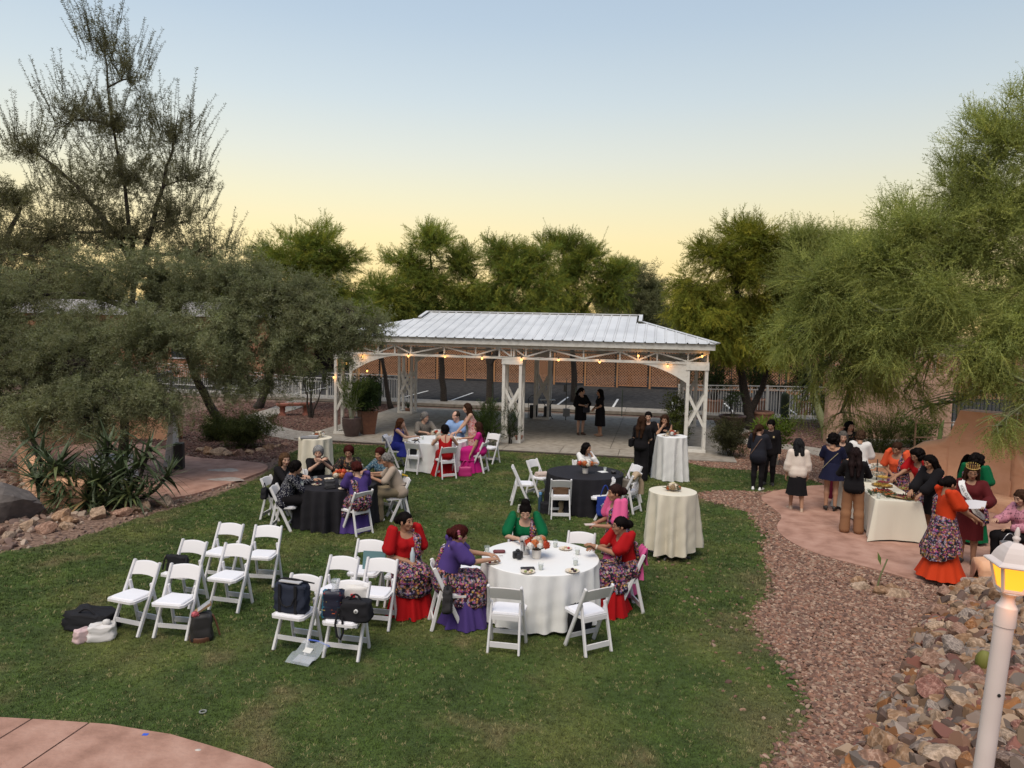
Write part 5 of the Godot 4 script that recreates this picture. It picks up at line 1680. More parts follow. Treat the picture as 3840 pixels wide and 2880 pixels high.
func plants() -> void:
	yucca()
	bush("shrub", "loose olive shrub inside the stone ring left of the pavilion", "shrub", V(-7.75, 0, -21.6), V(1.0, 0.75, 0.8), 420, Color(0.07, 0.085, 0.03), {"stems": 14, "kind": "mesquite", "spread": 1.6, "scale": 0.9})
	bush("shrub", "low grassy clump near the left walk behind the stage", "shrub", V(-9.0, 0, -22.9), V(0.6, 0.4, 0.4), 160, Color(0.05, 0.07, 0.025), {"stems": 12, "kind": "mesquite"})
	bush("sapling", "thin dark sapling in the gravel beside the reddish bench", "tree", V(-7.69, 0, -28.7), V(0.7, 2.4, 0.6), 160, Color(0.06, 0.075, 0.028), {"stems": 4, "stem_r": 0.045, "kind": "mesquite", "low": 1.0})
	# pots
	var ribbed := []
	for k in 22:
		var q := k / 21.0
		ribbed.append(Vector2(0.2 + 0.1 * sin(q * 1.9) + (0.012 if k % 2 else 0.0), q * 0.56))
	ribbed.append(Vector2(0.31, 0.57)); ribbed.append(Vector2(0.31, 0.6))
	var dark := tri_mat(noise_tex(0.05, [[0.0, Color(0.05, 0.03, 0.028)], [1.0, Color(0.1, 0.065, 0.058)]], 75, 128), 1.0, 0.45)
	var terra := tri_mat(noise_tex(0.02, [[0.0, Color(0.3, 0.15, 0.1)], [1.0, Color(0.42, 0.23, 0.16)]], 76, 256), 1.0, 0.85)
	pot("ribbed_pot", "dark brown ribbed pot of bamboo before the left pavilion column", V(-5.12, 0.05, -24.0), ribbed, dark)
	var bam := bush("bamboo_plant", "pale thin-caned bamboo growing from the ribbed pot", "plant", V(-5.12, 0.6, -24.0), V(0.4, 1.25, 0.35), 150, Color(0.1, 0.14, 0.04), {"stems": 9, "stem_r": 0.01, "bark": plain(Color(0.3, 0.33, 0.2), 0.6), "kind": "willow", "scale": 0.55, "low": 0.3})
	var sq := thing("square_planter", "tall tapered rust-brown square planter at the left pavilion corner", "planter", V(-4.72, 0.05, -24.55), 0.5)
	var b := B.new()
	var rows := []
	for e in [[0.19, 0.0], [0.27, 0.74], [0.27, 0.77], [0.23, 0.77], [0.22, 0.7], [0.001, 0.7]]:
		rows.append(PackedVector3Array([V(e[0], e[1], e[0]), V(e[0], e[1], -e[0]), V(-e[0], e[1], -e[0]), V(-e[0], e[1], e[0])]))
	b.flatgrid(rows)
	part("body", b, tri_mat(noise_tex(0.03, [[0.0, Color(0.09, 0.035, 0.02)], [1.0, Color(0.2, 0.085, 0.045)]], 77, 256), 1.0, 0.6), sq)
	bush("bush", "dense dark green bush filling the rust square planter", "shrub", V(-4.8, 0.75, -24.5), V(0.5, 0.95, 0.45), 330, Color(0.028, 0.05, 0.017), {"stems": 14, "spread": 1.5})
	var tp := [Vector2(0.27, 0.0), Vector2(0.36, 0.5), Vector2(0.39, 0.58), Vector2(0.42, 0.6), Vector2(0.42, 0.68)]
	var big := [Vector2(0.3, 0.0), Vector2(0.41, 0.4), Vector2(0.425, 0.41), Vector2(0.42, 0.44), Vector2(0.44, 0.52), Vector2(0.49, 0.54), Vector2(0.49, 0.61)]
	pot("dark_pot", "wide dark maroon pot with rim bands beside the forked trunk", V(8.06, 0, -27.3), big, dark)
	bush("potted_citrus", "small sparse citrus sapling planted in the wide maroon pot", "plant", V(8.06, 0.52, -27.3), V(0.35, 0.95, 0.3), 60, Color(0.04, 0.06, 0.025), {"stems": 5, "stem_r": 0.018, "low": 0.35})
	pot("terracotta_pot", "terracotta pot in front of the picket fence, right of the trunk", V(9.45, 0, -28.2), tp, terra, "")
	pot("terracotta_pot", "terracotta pot behind the fence nearest the pavilion column", V(8.8, 0, -32.6), tp, terra)
	pot("terracotta_pot", "terracotta pot behind the fence partly hidden by the forked trunk", V(11.0, 0, -33.5), tp, terra)
	pot("terracotta_pot", "terracotta pot behind the right end of the fence", V(12.9, 0, -33.0), tp, terra)
	var k := 0
	for x in [[8.8, -32.6, "nearest the pavilion column"], [11.0, -33.5, "half hidden by the forked trunk"], [12.9, -33.0, "at the right end of the fence"]]:
		bush("potted_tree", "dark slender tree rising from the terracotta pot " + x[2], "tree", V(x[0], 0.6, x[1]), V(0.75, 1.9, 0.5), 330, Color(0.03, 0.045, 0.015), {"stems": 8, "stem_r": 0.035, "low": 0.5, "spread": 2.0})
	saguaro("ribbed columnar cactus behind the bush left of the pavilion", V(-5.94, 0, -33.1), 1.1, 0.2)
	saguaro("dark columnar cactus in the bed right of the fence post", V(11.3, 0, -31.0), 1.2, 0.17)
	# dark creeper on the wire behind the right-hand fence
	var cr := thing("creeper", "dark creeper climbing the wire mesh behind the right picket fence", "creeper", V(7.6, 0, -34.6))
	var wires := B.new()
	for q in 13: wires.tube([V(q * 0.6, 1.0, 0), V(q * 0.6, 2.5, 0)], [0.012, 0.012], 4)
	for q in 5: wires.tube([V(0, 1.1 + q * 0.34, 0.01), V(7.2, 1.1 + q * 0.34, 0.01)], [0.01, 0.01], 4)
	for q in 4: wires.tube([V(0.3 + q * 2.2, 0, 0), V(0.3 + q * 2.2, 2.6, 0)], [0.03, 0.03], 5)
	part("wire_mesh", wires, plain(Color(0.02, 0.02, 0.02), 0.6), cr)
	var a := []
	var c := PackedColorArray()
	for q in 620:
		var x := r(0, 7.4)
		var y := 1.1 + r(0, 1.3) * (0.5 + 0.5 * sin(x * 2.3))
		a.append(Transform3D(aim(Vector3(r(-1, 1), r(-0.5, 1), r(-0.2, 1)), r(0, TAU), r(0.5, 1.0)), V(x, y, r(-0.08, 0.1))))
		c.append(Color(0.022, 0.03, 0.012) * r(0.6, 1.8))
	many("foliage", spray("broad", 1), leaf_mat, a, c, cr, false)
	# climbers by the pavilion columns
	bush("climber", "leafy climber beside the left foot of the middle front pavilion column", "plant", V(-0.75, 0.03, -22.75), V(0.34, 1.05, 0.25), 240, Color(0.06, 0.09, 0.03), {"stems": 10, "kind": "willow", "scale": 0.6, "spread": 1.4})
	bush("climber", "dark climber inside the X-braced middle front column", "plant", V(-0.02, 0.05, -23.15), V(0.22, 1.1, 0.15), 60, Color(0.035, 0.055, 0.022), {"stems": 7, "kind": "willow", "scale": 0.55})
	bush("climber", "light green climber behind the right front pavilion column", "plant", pav(11.0, 0.9, 0.05), V(0.45, 1.75, 0.35), 330, Color(0.09, 0.11, 0.03), {"stems": 10, "kind": "broad", "scale": 0.8, "spread": 1.4})
	bush("climber", "straggly brownish shrub outside the right front column foot", "plant", pav(12.5, -0.3, 0.0), V(0.6, 0.85, 0.5), 280, Color(0.06, 0.062, 0.03), {"stems": 12, "kind": "mesquite", "spread": 1.5, "scale": 0.8})
	bush("shrub", "green leafy shrub at the right end of the picket fence", "shrub", V(12.3, 0, -28.6), V(0.8, 1.4, 0.7), 380, Color(0.05, 0.075, 0.02), {"stems": 12, "spread": 1.8})
	bush("shrub", "lanky bright green shrub against the beige wall base", "shrub", V(13.2, 0, -24.3), V(0.7, 0.9, 0.4), 160, Color(0.06, 0.09, 0.022), {"stems": 10, "spread": 1.5})
	bush("shrub", "sparse twiggy shrub behind the patio wall under the drooping tree", "shrub", V(10.6, 0, -21.4), V(0.9, 1.2, 0.6), 230, Color(0.08, 0.095, 0.03), {"stems": 10, "kind": "verde", "scale": 0.7})
	bush("fig_sapling", "young fig with large bright leaves on curved pale stems by the walk", "plant", V(7.35, 0, -20.6), V(0.75, 1.35, 0.5), 90, Color(0.12, 0.17, 0.03), {"stems": 5, "stem_r": 0.022, "bark": plain(Color(0.3, 0.28, 0.24), 0.8), "scale": 1.5, "low": 0.45})
	# aloe pots inside columns
	for e in [[pav(6.1, 0.35, 0.05), "aloe in a clay pot inside the middle front column"], [pav(0.35, 6.35, 0.05), "aloe in a clay pot inside the left rear column"]]:
		var t := thing("aloe_pot", e[1], "potted plant", e[0])
		part("bowl", B.new().lathe(Vector3.ZERO, [Vector2(0.08, 0), Vector2(0.12, 0.15), Vector2(0.135, 0.16), Vector2(0.135, 0.19), Vector2(0.11, 0.19), Vector2(0.001, 0.16)], 14), terra, t)
		for q in 14:
			var az := TAU * q / 14 + r(-0.2, 0.2)
			var out := V(cos(az), 0, sin(az))
			var o := r(0.1, 0.24)
			part("leaf", B.new().tube([V(0, 0.17, 0), out * o * 0.4 + V(0, 0.33, 0), out * o + V(0, 0.5 + r(-0.12, 0.05), 0)], [0.018, 0.014, 0.002], 5), plain(Color(0.05, 0.08, 0.05), 0.5), t)
	# bare twig in the gravel and the small barrel cactus on the rocks
	var tw := B.new()
	tw.tube([V(5.38, 0, -10.72), V(5.42, 0.2, -10.72), V(5.52, 0.45, -10.74)], [0.014, 0.012, 0.01], 6)
	var tn := thing("cutting", "green cut stem with one leaf in a small stone ring on the gravel", "plant", Vector3.ZERO)
	part("stem", tw, plain(Color(0.14, 0.15, 0.06), 0.8), tn)
	var lf := B.new()
	lf.quad(V(5.42, 0.36, -10.72), V(5.36, 0.45, -10.7), V(5.36, 0.56, -10.72), V(5.43, 0.46, -10.74))
	part("leaf", lf, plain(Color(0.12, 0.18, 0.04), 0.6), tn)
	var bc := thing("barrel_cactus", "little yellow-green barrel cactus among the rocks behind the lamp post", "cactus", V(4.85, bank(4.85, -7.4) + 0.02, -7.4))
	var rr := []
	for i in 9:
		var q := PI * i / 8.0
		var row := PackedVector3Array()
		for j in 28:
			var az := -TAU * j / 28
			var w := sin(q) * (0.085 if j % 2 else 0.07)
			row.append(V(cos(az) * w, 0.1 - cos(q) * 0.12, sin(az) * w))
		rr.append(row)
	part("stem", B.new().grid(rr, true), plain(Color(0.16, 0.16, 0.03), 0.7), bc)

# ---------------------------------------------------------------- chairs and tables
var white_resin: StandardMaterial3D
var chair0: Node3D

func make_chair() -> Node3D:
	var t := thing("folding_chair", "", "chair")
	var m := white_resin
	for s in [-1.0, 1.0]:
		part("stile", B.new().cbar(V(s * 0.205, 0.0, 0.175), V(s * 0.19, 0.79, -0.19), 0.03, 0.05, 0.008, V(0, 0.4, 1)), m, t)
		part("rear_leg", B.new().cbar(V(s * 0.18, 0.0, -0.21), V(s * 0.165, 0.57, -0.075), 0.026, 0.045, 0.007, V(0, 0, 1)), m, t)
	# backrest: a curved slat
	var rows := []
	for e in [[0.615, 0.0], [0.62, 0.008], [0.75, 0.008], [0.765, 0.0], [0.75, -0.008], [0.62, -0.008], [0.615, 0.0]]:
		var row := PackedVector3Array()
		for k in 9:
			var q := k / 8.0
			var x := lerpf(-0.18, 0.18, q)
			var arc := 1.0 - pow(q * 2 - 1, 2.0)
			var y: float = e[0] + (0.018 if e[0] > 0.7 else 0.012) * arc
			row.append(V(x, y, -0.13 - (y - 0.64) * 0.46 - 0.022 * arc + e[1]))
		rows.append(row)
	part("backrest", B.new().grid(rows, false), m, t)
	# seat shell with rounded front corners
	var pts := PackedVector2Array()
	for e in [[0.175, -0.13], [0.2, -0.02], [0.205, 0.2], [0.17, 0.245], [-0.17, 0.245], [-0.205, 0.2], [-0.2, -0.02], [-0.175, -0.13]]: pts.append(Vector2(e[0], e[1]))
	part("seat", B.new().slab(pts, 0.41, 0.438), m, t)
	var pad := PackedVector2Array()
	for e in pts: pad.append(Vector2(e.x * 0.86, (e.y - 0.05) * 0.86 + 0.05))
	var pb := B.new()
	var up := []
	for e in [[1.0, 0.439], [1.0, 0.45], [0.93, 0.457]]:
		var row := PackedVector3Array()
		for p in pad: row.append(V(p.x * e[0], e[1], (p.y - 0.05) * e[0] + 0.05))
		up.append(row)
	pb.grid(up, true)
	for k in range(1, 7): pb.tri(up[2][0], up[2][k + 1], up[2][k])
	part("seat_pad", pb, plain(Color(0.74, 0.74, 0.78), 0.6), t)
	part("seat_rail", B.new().box(V(0, 0.395, -0.125), V(0.31, 0.05, 0.02)), m, t)
	part("front_rail", B.new().box(V(0, 0.14, 0.112), V(0.375, 0.048, 0.02)), m, t)
	part("rear_rail", B.new().box(V(0, 0.1, -0.184), V(0.325, 0.06, 0.02)), m, t)
	return t

func chair(x: float, z: float, deg: float, label: String, group: String) -> void:
	var at := V(x, 0.004, z)
	if chair0 == null:
		chair0 = make_chair()
		chair0.position = at
		chair0.rotation.y = deg_to_rad(deg)
		tag(chair0, label, "chair", group)
	else:
		copy(chair0, "folding_chair", label, at, deg_to_rad(deg), group)

func chairs() -> void:
	white_resin = plain(Color(0.68, 0.67, 0.68), 0.42)
	var ga := "chairs in the left cluster on the lawn"
	chair(-4.43, -8.74, -20, "empty white folding chair at the front left, black bag heap at its foot", ga)
	chair(-3.88, -8.64, -8, "empty white folding chair with a black and tan bucket bag beside its front leg", ga)
	chair(-4.22, -9.62, -18, "white folding chair holding a slouchy black handbag on its seat", ga)
	chair(-3.58, -9.5, -13, "empty white folding chair right of the one holding the black handbag", ga)
	chair(-4.05, -10.5, -14, "empty white folding chair in the rear row of the left cluster, left one", ga)
	chair(-3.46, -10.42, -5, "empty white folding chair in the rear row of the left cluster, right one", ga)
	var gb := "chairs in the middle cluster on the lawn"
	chair(-2.39, -8.36, -16, "white folding chair carrying a navy cooler tote", gb)
	chair(-1.79, -8.2, -12, "white folding chair heaped with a printed tote and black duffel", gb)
	chair(-2.1, -9.07, -15, "empty white folding chair behind the navy cooler tote", gb)
	chair(-1.6, -9.03, -10, "empty white folding chair between the duffel chair and the seated red gown", gb)
	chair(-1.88, -9.82, -9, "empty white folding chair behind a teal folder, left of the woman in red", gb)
	chair(-1.38, -9.72, -6, "white folding chair under the woman in the red gown with floral wrap", gb)
	var gm := "chairs around the near white round table"
	chair(0.0, -8.47, 170, "empty white folding chair with its back to the camera at near white table", gm)
	chair(0.95, -8.5, -150, "empty white folding chair angled in front of the black bag at near white table", gm)
	chair(1.54, -9.72, -79, "white folding chair with pink wrap, under the woman in red with glasses", gm)
	chair(-0.74, -9.08, 101, "white folding chair with a patterned tote, under the woman in purple at near table", gm)
	chair(-0.6, -9.92, 57, "white folding chair behind the purple gown, facing the near white table", gm)
	chair(1.0, -10.43, -16, "empty white folding chair at the far side of near white table beside pink gown", gm)
	chair(0.2, -10.66, 3, "white folding chair under the woman in the green butterfly sleeves", gm)
	var gl := "chairs around the left black table"
	chair(-2.68, -13.05, -130, "white folding chair with its back to the camera under the purple gown at black table", gl)
	chair(-4.02, -13.22, 92, "white folding chair under the woman in the polka dot blouse", gl)
	chair(-4.4, -13.92, 82, "white folding chair at the left of the black table under the woman in plain black", gl)
	chair(-2.12, -14.08, -70, "white folding chair with a dark umbrella handle, under the man in tan polo", gl)
	chair(-3.85, -14.72, 34, "white folding chair hidden behind the black table under the silver-haired woman", gl)
	chair(-3.2, -14.95, 0, "white folding chair hidden behind the black table under the woman with red-brown hair", gl)
	chair(-2.42, -14.78, -38, "white folding chair hidden behind the tan polo man at the black table", gl)
	var gw := "chairs around the far white table"
	chair(-2.98, -19.25, 80, "white folding chair draped with a white jacket at the far white table", gw)
	chair(-2.36, -18.5, 156, "white folding chair with a black handbag hung inside at the far white table", gw)
	chair(-1.55, -18.0, -152, "white folding chair behind the woman in the red halter dress", gw)
	chair(-0.8, -18.78, -108, "white folding chair under the woman in the magenta dress", gw)
	chair(-0.55, -20.05, -35, "empty white folding chair at the right end of the far white table", gw)
	chair(-2.38, -20.35, 20, "white folding chair behind the far table under the grey-haired man", gw)
	chair(-1.5, -20.45, -15, "white folding chair behind the far table under the man in light blue", gw)
	var gr := "chairs around the right black table"
	chair(0.24, -15.5, 92, "empty white folding chair seen side-on left of the right black table", gr)
	chair(0.62, -16.25, 55, "white folding chair with a beige scarf on its seat beside the black table", gr)
	chair(0.99, -14.46, 180, "white folding chair with a brown tote, its back to the camera at black table", gr)
	chair(1.83, -14.42, -95, "white folding chair hung with a blue tote, left of the pink gown", gr)
	chair(2.4, -15.02, -125, "white folding chair with a beige scarf tied over its back", gr)
	chair(2.55, -15.9, -70, "white folding chair at the rear right of the right black table", gr)
	chair(1.6, -16.3, 12, "white folding chair under the girl behind the right black table", gr)

func cloth_shape(R: float, h: float, hem: float, folds: int, amp: float, sd: float, lift := 0.0) -> B:
	var b := B.new()
	var rows := []
	var seg := folds * 8
	var steps := [[1.0, 1.0], [0.985, 0.75], [0.94, 0.55], [0.75, 0.4], [0.5, 0.25], [0.25, 0.1], [0.0, 0.0]]
	for i in 15:
		var q := i / 14.0        # 0 at hem, 1 at table edge
		var row := PackedVector3Array()
		for k in seg:
			var a := -TAU * k / seg
			var down := 1.0 - q
			var wv := 2.3 * (sin(a * folds + sd + 0.8 * sin(a * 3.0 + sd)) + 0.45 * sin(a * (folds / 2) + sd * 2.0))
			wv *= 0.7 + 0.4 * sin(a * 2.0 + sd * 3.0) + 0.25 * sin(a * 5.0 + sd)
			wv += 0.25 * sin(a * 3.0 + q * 9.0) * sin(q * 14.0 + a * 4.0)
			var rr := R + (amp * wv * pow(down, 0.7)) + down * amp * 0.3
			var hm := hem + lift * (0.5 + 0.5 * sin(a * 2.0 + sd)) + 0.012 * sin(a * 7.0)
			row.append(V(cos(a) * rr, lerpf(hm, h, q) - (0.01 if i == 14 else 0.0), sin(a) * rr))
		rows.append(row)
	for e in [[0.995, -0.003], [0.97, 0.0], [0.6, 0.0015], [0.001, 0.0015]]:
		var row := PackedVector3Array()
		for k in seg:
			var a := -TAU * k / seg
			row.append(V(cos(a) * R * e[0], h + e[1], sin(a) * R * e[0]))
		rows.append(row)
	return b.grid(rows, true)

func round_table(x: float, z: float, R: float, h: float, m: Material, name_: String, label: String, tlabel: String, folds: int, amp: float, hem: float, sd: float, lift := 0.0) -> void:
	var t := thing("round_table" if h < 0.9 else "cocktail_table", tlabel, "table", V(x, 0, z))
	part("tabletop", B.new().lathe(Vector3.ZERO, [Vector2(0.001, h - 0.03), Vector2(R - 0.02, h - 0.03), Vector2(R - 0.01, h - 0.02), Vector2(R - 0.02, h - 0.008), Vector2(0.001, h - 0.008)], 28), plain(Color(0.2, 0.15, 0.1)), t)
	var steel := plain(Color(0.12, 0.12, 0.12), 0.4)
	if h < 0.9:
		for k in 4:
			var a := PI / 4 + k * PI / 2
			part("leg", B.new().tube([V(cos(a) * R * 0.6, 0, sin(a) * R * 0.6), V(cos(a) * R * 0.55, h - 0.03, sin(a) * R * 0.55)], [0.015, 0.015], 6), steel, t)
	else:
		part("column", B.new().tube([V(0, 0.02, 0), V(0, h - 0.03, 0)], [0.03, 0.03], 8), steel, t)
		for k in 4:
			var a := 0.5 + k * PI / 2
			part("foot", B.new().tube([V(0, 0.05, 0), V(cos(a) * R * 0.85, 0.03, sin(a) * R * 0.85), V(cos(a) * R * 0.85, 0.0, sin(a) * R * 0.85)], [0.016, 0.016, 0.014], 6), steel, t)
	var c := part("tablecloth", cloth_shape(R, h, hem, folds, amp, sd, lift), m, null, V(x, 0, z))
	tag(c, label, "tablecloth")

func blob(b: B, at: Vector3, rad: Vector3, sd: int) -> void:
	var g := RandomNumberGenerator.new()
	g.seed = sd
	var base := b.v.size()
	b.ell(at, rad, 12)
	for i in range(base, b.v.size()):
		b.v[i] = at + (b.v[i] - at) * g.randf_range(0.85, 1.15)

# a bloom: ruffled dome of petals
func bloom(petals := 22) -> Mesh:
	var b := B.new()
	for k in petals:
		var q := (k + 0.5) / petals
		var az := k * 2.39996
		var el := lerpf(1.4, -0.35, q)
		var d := V(cos(az) * cos(el), sin(el), sin(az) * cos(el))
		var s := d.cross(Vector3.UP).normalized() * r(0.3, 0.45)
		var u := s.cross(d).normalized() * r(0.3, 0.42)
		var c := d * lerpf(0.55, 0.75, q)
		b.quad(c - s, c + u + d * 0.25, c + s + d * 0.1, c - u)
	b.ell(Vector3.ZERO, Vector3.ONE * 0.6, 8)
	return b.mesh()

var bloom_mesh: Mesh
func flowers(label: String, at: Vector3, list: Array, spread: float, vase := true, height := 0.16, candle := false) -> void:
	var t := thing("flower_arrangement", label, "flowers", at)
	if bloom_mesh == null: bloom_mesh = bloom()
	if vase:
		part("vase", B.new().lathe(Vector3.ZERO, [Vector2(0.001, 0), Vector2(0.05, 0), Vector2(0.056, 0.01), Vector2(0.06, 0.11), Vector2(0.055, 0.115), Vector2(0.05, 0.1), Vector2(0.001, 0.1)], 18), plain(Color(0.66, 0.62, 0.56), 0.5), t)
	var st := B.new()
	var n := 0
	for e in list:
		for k in e[1]:
			var a := n * 2.39996
			var q := sqrt((n + 0.5) / 16.0)
			var p := V(cos(a) * spread * q, height + (0.1 - 0.09 * q) * (1.0 if vase else 0.5) + r(-0.015, 0.02), sin(a) * spread * q)
			var o := part("bloom", bloom_mesh, e[0], t, p)
			o.scale = Vector3.ONE * e[2] * r(1.15, 1.5)
			o.rotation = V(cos(a) * 0.5, r(0, 6), -sin(a) * 0.5)
			st.tube([V(0, height * 0.4, 0), p], [0.004, 0.003], 4, false)
			n += 1
	for k in 26:
		var a := r(0, TAU)
		var d := V(cos(a), r(0.1, 0.9), sin(a)).normalized()
		leaflet(st, V(0, height * 0.75, 0) + d * spread * 0.5, d, r(0.07, 0.13), 0.025)
	part("foliage", st, plain(Color(0.1, 0.11, 0.06), 0.8), t)
	if candle:
		part("candle", B.new().lathe(Vector3.ZERO, [Vector2(0.036, 0.02), Vector2(0.036, 0.13), Vector2(0.03, 0.135), Vector2(0.001, 0.125)], 16), plain(Color(0.62, 0.54, 0.3), 0.4), t)

func cup(at: Vector3, label: String) -> void:
	var g := StandardMaterial3D.new()
	g.albedo_color = Color(0.9, 0.95, 0.95, 0.22)
	g.transparency = BaseMaterial3D.TRANSPARENCY_ALPHA
	g.roughness = 0.1
	var t := thing("plastic_cup", label, "cup", at)
	part("wall", B.new().lathe(Vector3.ZERO, [Vector2(0.026, 0.003), Vector2(0.036, 0.09), Vector2(0.037, 0.092)], 14), g, t)
	part("drink", B.new().lathe(Vector3.ZERO, [Vector2(0.001, 0.004), Vector2(0.025, 0.004), Vector2(0.031, 0.055), Vector2(0.001, 0.055)], 12), plain(Color(0.55, 0.56, 0.5), 0.2), t)

func plate(at: Vector3, label: String, foods: Array) -> void:
	var t := thing("plate", label, "plate", at)
	part("dish", B.new().lathe(Vector3.ZERO, [Vector2(0.001, 0.002), Vector2(0.06, 0.002), Vector2(0.09, 0.014), Vector2(0.09, 0.018), Vector2(0.058, 0.007), Vector2(0.001, 0.007)], 18), plain(Color(0.66, 0.58, 0.47), 0.6), t)
	var k := 0
	for f in foods:
		var a := k * 2.4
		var o := B.new()
		blob(o, V(cos(a) * 0.04, 0.02, sin(a) * 0.04), V(0.02, 0.014, 0.018), k)
		part("food", o, plain(f, 0.6), t)
		k += 1

func soft(called: String, label: String, category: String, at: Vector3, size: Vector3, m: Material, yaw := 0.0, sd := 3, parent_only := false) -> Node3D:
	# a slumped bag: rounded box with dents
	var t := thing(called, label, category, at, yaw)
	var b := B.new()
	var rows := []
	var nn := FastNoiseLite.new()
	nn.seed = sd; nn.frequency = 2.5
	for i in 11:
		var q := i / 10.0
		var row := PackedVector3Array()
		for k in 24:
			var a := -TAU * k / 24
			var ca := cos(a); var sa := sin(a)
			var e := 0.45
			var x := signf(ca) * pow(absf(ca), e) * size.x * 0.5
			var z := signf(sa) * pow(absf(sa), e) * size.z * 0.5
			var w := 1.0
			if q < 0.08: w = 0.9
			if q > 0.9: w = 0.82 if q < 0.97 else 0.001
			var dn := 1.0 + 0.22 * nn.get_noise_3d(x * 4, q * 1.5, z * 4)
			row.append(V(x * w * dn * (1.0 - 0.12 * q), minf(q * 1.06, 0.98) * size.y * (0.93 + 0.12 * nn.get_noise_2d(x * 6, z * 6 + sd)), z * w * dn * (1.0 - 0.25 * q)))
		rows.append(row)
	var bot := PackedVector3Array()
	for k in 24: bot.append(V(0, 0, 0))
	rows.push_front(bot)
	b.grid(rows, true)
	part("body", b, m, t)
	return t

func strap(t: Node3D, a: Vector3, e: Vector3, h: float, m: Material, w := 0.012, called := "strap") -> void:
	var pts := []
	for k in 9:
		var q := k / 8.0
		pts.append(a.lerp(e, q) + Vector3.UP * h * sin(PI * q))
	var rr := []
	for k in 9: rr.append(w)
	part(called, B.new().tube(pts, rr, 5), m, t)

func text3(parent: Node3D, s: String, size: float, at: Vector3, rot: Vector3, m: Material, called := "lettering", font_name := "Droid Sans") -> MeshInstance3D:
	var tm := TextMesh.new()
	var f := SystemFont.new()
	f.font_names = PackedStringArray([font_name])
	tm.font = f
	tm.text = s
	tm.font_size = 32
	tm.pixel_size = size / 32.0
	tm.depth = 0.002
	var o := part(called, tm, m, parent, at)
	o.rotation = rot
	return o

